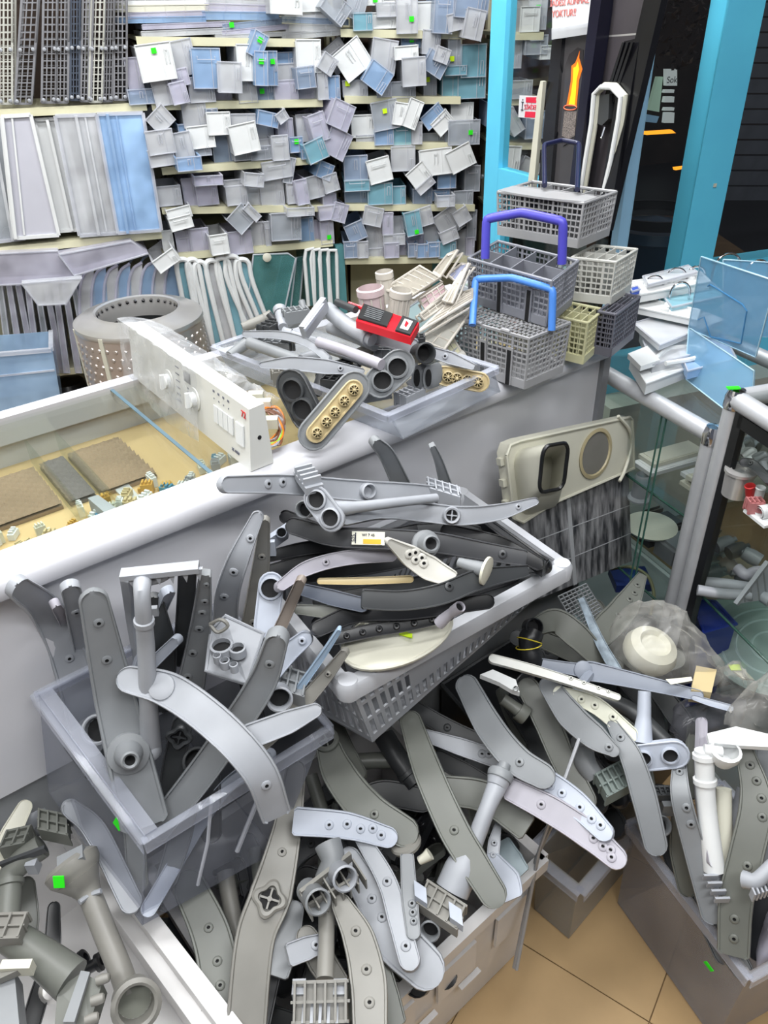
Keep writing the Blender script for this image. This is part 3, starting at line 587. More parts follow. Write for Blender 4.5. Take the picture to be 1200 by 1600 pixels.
for i, (x0, y0, x1, y1, wd_) in enumerate([(276, 410, 300, 548, 18), (292, 410, 318, 550, 16), (304, 414, 336, 552, 16), (322, 412, 352, 548, 18), (338, 408, 372, 545, 18), (352, 405, 400, 540, 20), (368, 410, 408, 530, 20)]):
    P = [pm(x1, y1, -.03), pm(x0 + 6, y0 + 40, -.03), pm(x0, y0 + 6, -.03), pm(x0 + 5, y0 - 4, -.03), pm(x0 + wd_, y0, -.03), pm(x0 + wd_ + 8, y0 + 34, -.03), pm(x1 + wd_, y1 - 4, -.03)]
    t = thing('framed_shelf', 'white edged fridge shelf frame fanned right of the drum, ' + ORD[i] + ' in the row', 'frame', P[0], 'white shelf frames fanned beside the drum')
    Q = smooth_path(P, 24); MB().tube(Q, .010, 8).build('edging', WHITE, t); MB().tube([p + BM * .02 for p in Q], .006, 6).build('edging', WHITE, t)
    MB().prism([p + BM * .008 for p in Q[::2]], BM * .004).build('pane', CLR if i % 2 else CLT, t)
TEALG = clear('teal glass sheet', (96, 150, 150), body=.5)
for i, q in enumerate([[(384, 500), (396, 398), (450, 396), (462, 404), (440, 505)], [(420, 500), (440, 400), (463, 402), (452, 500)], [(446, 500), (458, 404), (475, 400), (466, 500)]]):
    quad_thing('glass_shelf', q, -.02 + i * .03, .012, TEALG, 'teal glass fridge shelf leaning under the middle bay, ' + ['foremost', 'middle', 'rearmost'][i] + ' of three', 'shelf', 'teal glass shelves', .004)
MB_ = MB().lathe(pm(417, 402, -.035), -BM, [(.018, 0), (.018, .004), (.008, .008), (0, .008)], 14); tag(MB_.build('ribbed_button', CREAM), 'cream round button on the teal glass shelf corner', 'button')
for i, x in enumerate((476, 486, 499, 512)):
    P = [pm(x + 6, 478, 0), pm(x, 405, 0), pm(x + 2, 391, 0), pm(x + 13, 388 + i, 0), pm(x + 14, 400, 0), pm(x + 16, 478, 0)]
    t = thing('framed_shelf', 'white edged teal fridge shelf near the teal post, ' + ORD[i] + ' from the glass sheets', 'frame', P[0], 'white edged shelves by the teal post')
    MB().tube(P, .008, 7).build('edging', WHITE, t); MB().prism([p + BM * .004 for p in P], BM * .14).build('pane', TEALG, t)
# blue box at the left, low
bx = thing('storage_box', 'pale blue clear storage box standing below the violet sheets', 'box', pm(40, 640, -.2))
P = [pm(-40, 556, -.25), pm(80, 546, -.25), pm(96, 640, -.25), pm(-40, 660, -.25)]
MB().prism(P, BM * .004).build('wall', clear('pale blue box plastic', (176, 206, 236), body=.6), bx)
m = MB(); m.prism([P[1], P[1] + BM * .2, P[2] + BM * .2, P[2]], WM * .004); m.prism([p + BM * .2 for p in P], BM * .004); m.build('wall', clear('pale blue box plastic', (176, 206, 236)), bx)
m = MB(); m.bar(P[0] - BM * .004, P[1] - BM * .004, .016, .014); m.bar(P[1], P[1] + BM * .2, .016, .014); m.bar(P[0].lerp(P[3], .33) - BM * .003, P[1].lerp(P[2], .33) - BM * .003, .006, .006); m.build('rim', RIMC, bx)
bl = Z(108, 612, .22); tag(MB().lathe(upz(bl, 0), UP, [(0, 0), (.10, 0), (.11, .2), (.07, .27), (0, .29)], 12).build('rubbish_sack', G_BLACK), 'black sack on the floor between the drum and the blue box', 'sack')

# ================================================================== DRUM
def perf_mat():
    m, nt, b, out = nodes_of('perforated steel'); tc = nt.nodes.new('ShaderNodeTexCoord'); mp = nt.nodes.new('ShaderNodeMapping')
    b.inputs['Base Color'].default_value = (.62, .54, .50, 1); b.inputs['Metallic'].default_value = .7; b.inputs['Roughness'].default_value = .35
    return m
PERF = perf_mat()
dc = T(215, 487, 2.95); dr = .222; dt = thing('washing_machine_drum', 'stainless steel washing machine drum with open top behind the counter', 'drum', upz(dc, .34))
b0 = upz(dc, dc.z - .32)
MB().lathe(b0, UP, [(.03, .004), (dr - .02, 0), (dr, .01), (dr, .055)], 48).build('base', STEEL, dt)
sh = MB(); sh.lathe(b0, UP, [(dr, .055), (dr + .001, .285)], 48); sh.lathe(b0, UP, [(dr - .004, .285), (dr - .003, .055)], 48); sh.build('shell', PERF, dt)
MB().lathe(b0, UP, [(dr + .001, .285), (dr + .004, .292), (dr + .002, .305), (dr - .02, .318), (.162, .326), (.150, .334), (.142, .330), (.138, .30), (.136, .26)], 48).build('top_ring', STEEL, dt)
dm = MB()
for j in range(7):
    for i in range(44):
        a = 2 * math.pi * (i + .5 * (j % 2)) / 44; d = V((math.cos(a), math.sin(a), 0)); dm.lathe(b0 + d * dr + UP * (.075 + j * .03), d, [(.009, 0), (.006, .0035), (0, .004)], 6)
dm.build('dimples', plastic('bright steel dimple', (206, 196, 190), rough=.3, metal=.7), dt)['kind'] = 'stuff'
dn = MB()
for j in range(4):
    for i in range(30):
        a = 2 * math.pi * (i + .5 * (j % 2)) / 30; d = V((math.cos(a), math.sin(a), 0)); dn.lathe(b0 + d * (.139 + .003 * j) + UP * (.315 - j * .022), -d, [(.008, 0), (.006, .003), (0, .004)], 6)
dn.build('inner_dimples', CHROME, dt)['kind'] = 'stuff'
MB().lathe(b0, UP, [(.136, .26), (.15, .23), (.15, .06), (0, .06)], 32).build('inner_wall', G_DARK, dt)
for aa in (208, 250, 300): 
    a = math.radians(aa); d = V((math.cos(a), math.sin(a), 0)); MB().box(b0 + d * (dr + .002) + UP * .17, d * .003, UP.cross(d) * .008, UP * .13).build('rib', CREAM, dt)
cr = MB(); cz = b0.z; c0 = upz(dc, 0)
cr.box(c0 + UP * (cz - .012), X * .2, Y * .2, UP * .012)
for sx in (-1, 1):
    for sy in (-1, 1): cr.box(c0 + X * sx * .18 + Y * sy * .18 + UP * (cz - .024) / 2, X * .012, Y * .012, UP * (cz - .024) / 2)
tag(cr.build('low_stand', G_MID), 'low grey stand carrying the steel drum behind the counter', 'stand')
# ================================================================== BUILDERS FOR DISHWASHER PARTS
def tocam(p): return (O - p).normalized()
def to3(pts, z):
    zs = list(z) if isinstance(z, (list, tuple)) else [z]
    n = len(pts); return [Z(x, y, lerp_list(zs, i / max(1, n - 1))) for i, (x, y) in enumerate(pts)]
def arm(pts, z, w, mat, label, group=None, noz=(), hub=None, tips='rr', N=26, th=.0125, tilt=(0, 0), sticker=None, name='spray_arm', curl=.0, nside=0, ndark=True):
    """dishwasher spray arm: flat hollow bar with a raised border, jets and optional hub. w: list of widths in photo pixels."""
    C3 = to3(pts, z); mid = C3[len(C3) // 2]; P = smooth_path(C3, N); n = len(P)
    mpp = [(p - O).length / F for p in P]; ws = w if isinstance(w, (list, tuple)) else [w]
    nrm = (tocam(mid) + X * tilt[0] + UP * tilt[1]).normalized()
    L = [0]
    for i in range(1, n): L.append(L[-1] + (P[i] - P[i - 1]).length)
    tot = L[-1]; W = [lerp_list(ws, i / (n - 1)) * mpp[i] / 2 for i in range(n)]
    # extra rings at the tips for the rounding
    def extra(i0, i1, kind):
        d = (P[i0] - P[i1]).normalized(); res = []
        for a in ((80, 60, 38, 15) if kind == 'r' else (60,)):
            a = math.radians(a)
            if kind == 'r': res.append((P[i0] + d * W[i0] * math.sin(a) * .95, W[i0] * max(.12, math.cos(a))))
            else: res.append((P[i0] + d * W[i0] * .18, W[i0] * .8))
        return res
    rings = extra(0, 1, tips[0]) + [(P[i], W[i]) for i in range(n)] + extra(n - 1, n - 2, tips[1])[::-1]
    prof = [(-1, -.45), (-1, .25), (-.95, .5), (-.86, .5), (-.80, .30), (0, .38), (.80, .30), (.86, .5), (.95, .5), (1, .25), (1, -.45), (.85, -.55), (-.85, -.55)]
    m = MB(); vs = []; R = len(rings); fr = []
    for i, (c, hw) in enumerate(rings):
        a = rings[max(0, i - 1)][0]; b = rings[min(R - 1, i + 1)][0]; t = (b - a).normalized()
        s_ = nrm.cross(t)
        if s_.length < .05: s_ = X.cross(t)
        s_.normalize(); nn = t.cross(s_).normalized(); fr.append((c, t, s_, nn, hw))
        for u, v in prof: vs.append(c + s_ * (u * hw) + nn * (v * th))
    k = len(prof)
    fs = [(i * k + j, i * k + (j + 1) % k, (i + 1) * k + (j + 1) % k, (i + 1) * k + j) for i in range(R - 1) for j in range(k)]
    fs += [tuple(range(k))[::-1], tuple((R - 1) * k + j for j in range(k))]
    m.add(vs, fs)
    root = thing(name, label, 'spray arm', P[n // 2], group)
    m.build('body', mat, root)
    def at(s):
        i = s * (n - 1) + len(extra(0, 1, tips[0])); k0 = min(int(i), R - 2); f = i - k0
        a, b = fr[k0], fr[k0 + 1]; return a[0].lerp(b[0], f), a[1], a[2], a[3], a[4] + (b[4] - a[4]) * f
    for q in noz:
        s, off = (q, 0) if not isinstance(q, tuple) else q
        c, t, s_, nn, hw = at(s); c = c + s_ * off * hw + nn * th * .33; r = min(.0052, hw * .35)
        mm = MB().lathe(c, nn, [(r * 1.5, 0), (r * 1.4, .002), (r, .0032), (r * .55, .0030)], 10); mm.lathe(c, nn, [(r * .55, .0030), (r * .5, .001), (0, .001)], 8, mi=1, sx=.6)
        mm.build('nozzle', [mat, HOLE], root)
    if hub:
        s, kind, rad = hub[:3]; c, t, s_, nn, hw = at(s); r = rad * (c - O).length / F; base = c + nn * th * .3
        if kind == 'wheel' or kind == 'clover':
            mm = MB(); prof2 = [(r, 0), (r, .006), (r * .86, .009), (r * .66, .008), (r * .6, .003)]
            if kind == 'clover':
                seg = 40; vs = []
                for rr_, h in prof2:
                    for q in range(seg):
                        a = 2 * math.pi * q / seg; f = 1 + .16 * math.cos(4 * a); vs.append(base + t * rr_ * f * math.cos(a) + s_ * rr_ * f * math.sin(a) + nn * h)
                mm.add(vs, [(i * seg + q, i * seg + (q + 1) % seg, (i + 1) * seg + (q + 1) % seg, (i + 1) * seg + q) for i in range(len(prof2) - 1) for q in range(seg)])
            else: mm.lathe(base, nn, prof2, 28, hint=t)
            mm.lathe(base, nn, [(r * .6, .003), (0, .002)], 20, mi=1)
            mm.box(base + nn * .004, t * r * .6, s_ * r * .06, nn * .002); mm.box(base + nn * .004, s_ * r * .6, t * r * .06, nn * .002)
            mm.lathe(base + nn * .004, nn, [(r * .16, 0), (r * .16, .003), (0, .003)], 10)
            mm.build('hub', [mat, HOLE], root)
        elif kind == 'cone':
            mm = MB().lathe(base, nn, [(r * 1.5, 0), (r * 1.45, .006), (r, .008), (r * .62, .045), (r * .5, .047), (r * .36, .044)], 20); mm.lathe(base, nn, [(r * .36, .044), (0, .03)], 14, mi=1)
            mm.build('spout', [mat, HOLE], root)
        elif kind == 'boss':
            MB().lathe(base, nn, [(r, 0), (r * .95, .004), (r * .7, .006), (0, .0062)], 22).build('boss', mat, root)
        elif kind == 'ring':
            MB().lathe(base, nn, [(r, -.006), (r, .012), (r * .8, .014), (r * .7, .01), (r * .7, -.006)], 22).build('collar', mat, root)
    if sticker:
        s, off, m_ = sticker; c, t, s_, nn, hw = at(s); MB().box(c + s_ * off * hw + nn * th * .42, t * .009, s_ * .006, nn * .0007).build('price_sticker', m_, root)
    root['_fr'] = 0; del root['_fr']
    return root, at
def pipe(pts, z, r, mat, label, group=None, rings=(), ends='', name='water_pipe', N=18, flare=None, cat='pipe', seg=14):
    """feed pipe; r in photo pixels (list allowed); rings: positions of raised collars; ends: 'o' open flanged end"""
    P = smooth_path(to3(pts, z), N); rs = r if isinstance(r, (list, tuple)) else [r]
    rm = [lerp_list(rs, i / N) * (p - O).length / F for i, p in enumerate(P)]
    root = thing(name, label, cat, P[N // 2], group)
    MB().tube(P, rm, seg).build('pipe_body', mat, root)
    for s in rings:
        i = min(N - 1, int(s * N)); d = (P[i + 1] - P[i]).normalized(); q = rm[i]
        MB().lathe(P[i], d, [(q, -.005), (q * 1.22, -.004), (q * 1.22, .004), (q, .005)], seg).build('collar', mat, root)
    for e in ends:
        i, j = (0, 1) if e == 'a' else (N, N - 1); d = (P[i] - P[j]).normalized(); q = rm[i]
        mm = MB().lathe(P[i], d, [(q, -.012), (q * 1.3, -.012), (q * 1.32, .004), (q * 1.22, .007), (q * .95, .005), (q * .9, .0)], 20); mm.lathe(P[i], d, [(q * .9, .0022), (0, .002)], 16, mi=1)
        mm.build('open_end', [mat, HOLE], root)
    return root
def plate_ports(parent, c, nrm, along, L, W_, ports, mat, th=.014, hr=.3, jets=False, deep=True, pm_=None, name='manifold_plate', hmat=None):
    """rounded plate with round ports along its length"""
    nrm = nrm.normalized(); along = (along - nrm * along.dot(nrm)).normalized(); sd = nrm.cross(along); poly = []
    r = W_ / 2; h = max(0, L / 2 - r)
    for k in range(9): a = math.pi * (k / 8 - .5); poly.append(c + along * (h + r * math.cos(a)) + sd * r * math.sin(a))
    for k in range(9): a = math.pi * (k / 8 + .5); poly.append(c + along * (-h + r * math.cos(a)) + sd * r * math.sin(a))
    pl = MB().prism([p - nrm * th for p in poly], nrm * th).build(name, mat, parent)
    MB().tube(poly + [poly[0]], .0022, 6, cap=False).build('rim', mat, parent)
    for u in ports:
        q = c + along * u * h * 1.0; R_ = W_ * hr
        if jets:
            mm = MB().lathe(q, nrm, [(R_, 0), (R_ * .95, .006), (R_ * .75, .007), (R_ * .7, .004)], 14)
            mm.lathe(q, nrm, [(R_ * .3, .002), (R_ * .25, .012), (0, .013)], 8)
            for k in range(8): a = math.pi * k / 4; e = along * math.cos(a) + sd * math.sin(a); mm.box(q + e * R_ * .5 + nrm * .006, e * R_ * .28, nrm.cross(e) * R_ * .05, nrm * .004)
            mm.build('jet', pm_ or BEIGE, parent)
        else:
            mm = MB().lathe(q, nrm, [(R_ * 1.25, .0), (R_ * 1.2, .006), (R_ * 1.0, .007), (R_ * .96, .001)], 22); mm.lathe(q, nrm, [(R_ * .96, .001), (R_ * .9, .0005), (0, .0005)], 18, mi=1)
            mm.build('port', [mat, hmat or HOLE], parent)
    return pl
def pdir(a, b, z):  # direction between two photo points at height z
    return (Z(*b, z) - Z(*a, z)).normalized()
def idir(a, b, c, n):   # direction between two photo points on the plane through c with normal n
    return PL(*b, c, n) - PL(*a, c, n)
def ribbox(parent, c, ex, ey, ez, mat, nribs=5, name='housing', open_=True):
    """ribbed plug housing"""
    m = MB(); m.box(c, ex, ey, ez * .5)
    L = ex.length
    for k in range(nribs):
        u = (k / (nribs - 1) - .5) * 2; m.box(c + ex * u * .95 + ez * .75, ex.normalized() * .0015, ey * 1.05, ez * .3)
    m.box(c + ey * 1.02, ex * 1.05, ey.normalized() * .002, ez * .9); m.box(c - ey * 1.02, ex * 1.05, ey.normalized() * .002, ez * .9)
    m.box(c + ez * .2, ex * 1.1, ey * .08, ez * .7)
    return m.build(name, mat, parent)
def ports_tube(parent, c, d, r, L, mat, name='port'):
    d = d.normalized(); mm = MB().lathe(c, d, [(r * .95, -L), (r * .95, 0), (r, .002), (r * 1.05, .004), (r * .9, .006), (r * .82, .004), (r * .8, -L * .5)], 20); mm.lathe(c, d, [(r * .8, -L * .5), (0, -L * .5)], 14, mi=1)
    return mm.build(name, [mat, HOLE], parent)
def tub(name, label, cat, top, bot, mat, rimmat, t=.004, rimw=.012, group=None, skip=(), rimh=.02):
    """open box from four top and four bottom corners"""
    root = thing(name, label, cat, (bot[0] + bot[1] + bot[2] + bot[3]) / 4, group); cb_ = (bot[0] + bot[1] + bot[2] + bot[3]) / 4
    MB().prism(bot, UP * t).build('bottom', mat, root)
    ct = (top[0] + top[1] + top[2] + top[3]) / 4
    for i in range(4):
        j = (i + 1) % 4; a, b, c, d = bot[i], bot[j], top[j], top[i]
        n_ = (b - a).cross(d - a).normalized(); n_ = flip_to(n_, (cb_ - (a + b) / 2))
        MB().prism([a, b, c, d], n_ * t).build('wall', mat, root)
    m = MB()
    for i in range(4):
        j = (i + 1) % 4; a, b = top[i], top[j]; u, v = frame_from(b - a)
        o = flip_to(v, (a + b) / 2 - ct); o = o.normalized(); ax = (b - a).normalized() * rimw * .5
        m.prism([a - ax - o * .002, a - ax + o * rimw, a - ax + o * rimw - UP * rimh, a - ax + o * (rimw - .002) - UP * rimh, a - ax + o * (rimw - .003) - UP * .003, a - ax - o * .002 - UP * .003], (b - a) + ax * 2)
    m.build('rim', rimmat, root)
    return root
# ================================================================== DUCT PLATE leaning on the counter
CN = -CV  # out of the counter towards the room
def cf(x, y, off=0): return PL(x, y, CA + CN * off, CV)
DUCTW = plastic('yellowed white plastic', (206, 204, 188), rough=.4, var=.05); ALU = None
def streak_alu():
    m, nt, b, out = nodes_of('streaked aluminium'); tc = nt.nodes.new('ShaderNodeTexCoord'); mp = nt.nodes.new('ShaderNodeMapping'); mp.inputs['Scale'].default_value = (26, 26, 3)
    n = nt.nodes.new('ShaderNodeTexNoise'); n.inputs['Scale'].default_value = 2.2; n.inputs['Detail'].default_value = 8; r = nt.nodes.new('ShaderNodeValToRGB')
    r.color_ramp.elements[0].position = .36; r.color_ramp.elements[0].color = (.05, .052, .06, 1); r.color_ramp.elements[1].position = .66; r.color_ramp.elements[1].color = (.5, .5, .52, 1)
    nt.links.new(tc.outputs['Object'], mp.inputs[0]); nt.links.new(mp.outputs[0], n.inputs['Vector']); nt.links.new(n.outputs['Fac'], r.inputs[0]); nt.links.new(r.outputs[0], b.inputs['Base Color'])
    b.inputs['Metallic'].default_value = .35; b.inputs['Roughness'].default_value = .4; return m
ALU = streak_alu()
tl, tr_, br_, bl_ = cf(774, 690, .03), cf(972, 648, .03), cf(976, 880, .10), cf(806, 945, .10)
dp = thing('duct_panel', 'white plastic duct plate over a streaked aluminium panel, leaning on the counter front', 'panel', (bl_ + br_) / 2)
ex = (tr_ - tl); ey = (bl_ - tl); nrm = flip_to(ex.cross(ey).normalized(), CN)
def dq(u, v, o=0): return tl + ex * u + ey * v + nrm * o
mz = .42
MB().prism([dq(.02, mz - .04), dq(1, mz - .1), dq(1, 1), dq(.04, 1)], nrm * .012).build('aluminium_panel', ALU, dp)
for v in (.62, .82): MB().prism([dq(.04, v, .012), dq(1, v - .03, .012), dq(1, v - .025, .012), dq(.04, v + .005, .012)], nrm * .001).build('crease', SILVER, dp)
MB().prism([dq(.44, .35, .012), dq(.47, .35, .012), dq(.47, 1, .012), dq(.44, 1, .012)], nrm * .0025).build('seam_strip', SILVER, dp)
pp = [dq(.0, .06), dq(.03, .01), dq(.1, -.0), dq(.98, 0), dq(1, .02), dq(1, .33), dq(.3, .40), dq(.06, .46), dq(.0, .42)]
MB().prism(pp, nrm * .028).build('plate', DUCTW, dp)
MB().tube([p + nrm * .028 for p in pp + [pp[0]]], .004, 6).build('plate_edge', DUCTW, dp)
for v in (.1, .22, .34): MB().box(dq(-.012, v, .014), ex.normalized() * .007, ey.normalized() * .008, nrm * .006).build('clip', DUCTW, dp)
# duct: rounded rectangular tube
oc = cf(865, 731, .17); base = dq(.20, .235, .028)
def rrect(c, a, b, r, n=5):
    out = []
    for sx, sy, a0 in ((1, 1, 0), (-1, 1, 90), (-1, -1, 180), (1, -1, 270)):
        for k in range(n): t = math.radians(a0 + 90 * k / (n - 1)); out.append(c + a * (sx * (1 - r) + r * math.cos(t)) + b * (sy * (1 - r) + r * math.sin(t)))
    return out
mp_ = (oc - O).length / F; e1 = (ex.normalized() * .75 + nrm * .1).normalized() * 23 * mp_ * 1.15; e2 = UP * 39 * mp_ * 1.08
o1 = rrect(oc, e1, e2, .45); ex_n = ex.normalized(); b1 = rrect(base, ex_n * .070, ey.normalized() * -.080, .45)
dm = MB(); n = len(o1); inn = rrect(oc, e1 * .86, e2 * .9, .45); inb = rrect(base + (oc - base) * .25, e1 * .8, e2 * .85, .45)
dm.add(b1 + o1 + inn + inb, [(i, (i + 1) % n, n + (i + 1) % n, n + i) for i in range(n)] + [(n + i, n + (i + 1) % n, 2 * n + (i + 1) % n, 2 * n + i) for i in range(n)] + [(2 * n + i, 2 * n + (i + 1) % n, 3 * n + (i + 1) % n, 3 * n + i) for i in range(n)] + [tuple(3 * n + i for i in range(n))])
dm.build('duct', DUCTW, dp); MB().tube(rrect(oc, e1 * .97, e2 * .97, .45) + [rrect(oc, e1 * .97, e2 * .97, .45)[0]], .0042, 6, cap=False).build('black_seal', G_BLACK, dp)
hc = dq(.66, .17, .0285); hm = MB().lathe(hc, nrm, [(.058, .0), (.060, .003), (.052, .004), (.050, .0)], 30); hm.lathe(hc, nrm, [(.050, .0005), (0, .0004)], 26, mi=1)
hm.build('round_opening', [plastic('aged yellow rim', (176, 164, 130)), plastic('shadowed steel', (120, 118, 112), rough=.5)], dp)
cb3 = [cf(966, 650, .06), cf(984, 672, .07), cf(986, 700, .07), cf(976, 735, .09), cf(968, 752, .1)]
MB().tube(smooth_path(cb3, 14), .004, 7).build('cord', CREAM, dp)
MB().tube(smooth_path([Z(955, 889, .30), Z(985, 886, .32), Z(1012, 900, .32), Z(1022, 930, .3), Z(1016, 962, .28)], 16), .0045, 7)
tag(MB().tube(smooth_path([Z(955, 889, .30), Z(985, 886, .32), Z(1012, 900, .32), Z(1022, 930, .3), Z(1016, 962, .28)], 16), .0045, 7).build('hose', plastic('yellowed hose', (150, 142, 110))), 'thin yellowed hose arching beside the foot of the aluminium panel', 'hose')

# ================================================================== SHOWCASES
CASEG = pane_glass('showcase glass', (232, 240, 236), .03)
C1 = Z(1115, 670, .85); E1 = Z(965, 585, .85); d1 = (E1 - C1).normalized(); d2 = V((-d1.y * -1, d1.x * -1, 0)); d2 = flip_to(V((d1.y, -d1.x, 0)), X)
def case(name, label, C, da, La, db, Lb, z0, z1, shelves, alum, rad=.019, gasket=False, back=True):
    r = thing(name, label, 'showcase', V((C.x, C.y, z0)))
    A = V((C.x, C.y, 0)); pts = [A, A + da * La, A + da * La + db * Lb, A + db * Lb]
    for i, p in enumerate(pts):
        MB().tube([upz(p, z0), upz(p, z1 - .02)], rad, 10).build('post', alum, r)
        MB().lathe(upz(p, z1 - .02), UP, [(rad * 1.08, -.012), (rad * 1.1, .01), (rad * .8, .026), (0, .03)], 12).build('corner_cap', CHROME, r)
    for i in range(4):
        a, b = pts[i], pts[(i + 1) % 4]
        MB().tube([upz(a, z1 - .014), upz(b, z1 - .014)], rad, 12).build('top_rail', alum, r); MB().bar(upz(a, z0 + .02), upz(b, z0 + .02), rad * 1.8, .04).build('bottom_rail', alum, r)
        if gasket:
            d = (b - a).normalized(); n_ = flip_to(d.cross(UP), (a + b) / 2 - (pts[0] + pts[2]) / 2)
            for q in (MB().bar(upz(a + d * .03, z1 - .045) + n_ * .003, upz(b - d * .03, z1 - .045) + n_ * .003, .014, .026), MB().bar(upz(a + d * .03, z0) + n_ * .003, upz(a + d * .03, z1 - .03) + n_ * .003, .014, .022, hint=d), MB().bar(upz(b - d * .03, z0) + n_ * .003, upz(b - d * .03, z1 - .03) + n_ * .003, .014, .022, hint=d)):
                q.build('gasket', G_BLACK, r)
        MB().prism([upz(a, z0 + .04), upz(b, z0 + .04), upz(b, z1 - .03), upz(a, z1 - .03)], (b - a).cross(UP).normalized() * .004).build('glass_side', CASEG, r)
    MB().prism([upz(p, z1 - .004) for p in pts], UP * .005).build('glass_top', CASEG, r)
    for z in shelves:
        ins = .02; q = [A + da * ins + db * ins, A + da * (La - ins) + db * ins, A + da * (La - ins) + db * (Lb - ins), A + da * ins + db * (Lb - ins)]
        MB().prism([upz(p, z) for p in q], UP * .006).build('glass_shelf', pane_glass('green edge glass', (214, 230, 222), .05), r)
        MB().tube([upz(q[0], z + .003), upz(q[1], z + .003)], .0032, 5).build('shelf_edge', plastic('green glass edge', (60, 100, 88), rough=.2), r)
    MB().prism([upz(p, z0) for p in pts], UP * .02).build('base_board', G_MID, r)
    return r
L1c = 1.1
c1 = case('glass_showcase', 'aluminium framed glass showcase standing behind the end of the counter', C1, d1, L1c, d2, .40, .02, .85, (.60, .33), SILVER)
C2 = Z(1152, 613, .95); da2 = (Z(1204, 645, .95) - C2).normalized(); db2 = flip_to(V((da2.y, -da2.x, 0)), X)
c2 = case('glass_showcase', 'glass showcase with black gaskets at the right, full of small spare parts', C2, da2, .75, db2, .40, .02, .95, (.74, .45), SILVER, gasket=True)
# sliding glass edges of the first case
for s_ in (.13, .145): MB().bar(upz(C1 + d1 * s_ * 1.0 - d2 * .002, .06), upz(C1 + d1 * s_ - d2 * .002, .82), .004, .003).build('glass_edge', plastic('green glass edge', (40, 70, 62), rough=.2), c1)
def c1p(a, b, z): return upz(C1 + d1 * a + d2 * b, z)
def c2p(a, b, z): return upz(C2 + da2 * a + db2 * b, z)
# contents of showcase one
for i, (z, a, b, L, W_) in enumerate([(.607, .10, .17, .10, .07), (.619, .12, .18, .095, .065), (.631, .09, .16, .09, .06), (.607, .24, .15, .07, .09), (.62, .25, .16, .06, .08)]):
    m = MB().box(c1p(a, b, z + .005), d1 * L * .5, d2 * W_, UP * .005); m.box(c1p(a, b, z + .0105), d1 * L * .44, d2 * W_ * .85, UP * .0012)
    tag(m.build('white_board', WHITE if i % 2 else CREAM), ['lowest white plastic cover on the upper shelf of the first showcase', 'middle white plastic cover on the upper shelf of the first showcase', 'topmost white plastic cover of the stack beside the steel ring', 'white cover lying behind the stacked covers in the first showcase', 'top cover of the pair behind the stack in the first showcase'][i], 'cover', 'white covers in the first showcase')
cy = thing('steel_ring', 'wide open steel cylinder with seam on the upper shelf of the first showcase', 'cylinder', c1p(.05, .08, .607))
cc = c1p(.045, .075, .607); MB().lathe(cc, UP, [(.030, 0), (.030, .07), (.033, .072), (.033, .077), (.029, .078), (.0285, .0)], 28).build('shell', STEEL, cy); MB().lathe(cc, UP, [(.031, .03), (.0315, .034), (.031, .038)], 28).build('band', SILVER, cy)
cu = thing('plastic_cup', 'grey ribbed plastic cup with wide rim, inside the first showcase', 'cup', c1p(.22, .02, .607)); cc = c1p(.22, .05, .54)
MB().lathe(cc, UP, [(.03, 0), (.03, .004), (.022, .01), (.02, .06), (.016, .07), (.014, .05)], 22).build('shell', G_LIGHT, cu)
tag(MB().lathe(c1p(.27, .16, .38), UP, [(0, 0), (.06, 0), (.07, .012), (.06, .014), (0, .012)], 26).build('white_disc', CREAM), 'round cream disc on the lower shelf of the first showcase', 'disc')
for i in range(4):
    m = MB().box(c1p(.1 + i * .09, .2, .36), d1 * .035, d2 * .06, UP * .022); m.box(c1p(.1 + i * .09, .2, .386), d1 * .03, d2 * .05, UP * .004)
    tag(m.build('parts_box', [G_DARK, G_MID, G_DARK, G_OLIVE][i]), ORD[i] + ' dull box from the corner post on the lower shelf of the first showcase', 'box', 'dull boxes in the first showcase')
tag(MB().box(Z(985, 905, .26) , X * .05, Y * .04, UP * .012).build('blue_cover', plastic('dark blue lid', (30, 50, 120))), 'dark blue lid glimpsed behind the thin hose at the showcase foot', 'lid')
# contents of showcase two
sp = thing('steel_basket', 'grey perforated metal cup on the upper shelf of the second showcase', 'cup', c2p(.03, .05, .746)); cc = Z(1148, 772, .746)
MB().lathe(cc, UP, [(.026, 0), (.028, .05), (.031, .052), (.031, .058), (.018, .06), (.018, .054), (0, .054)], 24).build('shell', STEEL, sp)
arm([(1163, 722), (1178, 726), (1203, 752)], .83, 13, G_DARK, 'short dark grey arm lying on the parts in the second showcase', None, noz=(.4,), N=8)
vv = thing('inlet_valve', 'small valve with red cap and pink body in the second showcase', 'valve', Z(1178, 790, .75)); cc = Z(1178, 790, .77)
ribbox(vv, cc, X * .014, Y * .010, UP * .014, plastic('pink valve', (176, 110, 110)), 4); ports_tube(vv, Z(1172, 762, .79), UP + X * -.3, .010, .02, plastic('red cap', (190, 50, 50)), 'cap'); ports_tube(vv, Z(1188, 765, .79), UP, .010, .02, WHITE)
wb = thing('white_bracket', 'white moulded bracket at the edge of the upper shelf of the second showcase', 'bracket', Z(1190, 800, .75)); cc = Z(1190, 808, .755)
MB().box(cc, da2 * .03, db2 * .018, UP * .003).build('base', WHITE, wb); MB().lathe(cc + UP * .012, db2, [(.014, -.01), (.014, .01), (.010, .01), (.010, -.01)], 16).build('ring', WHITE, wb)
rsn = random.Random(11)
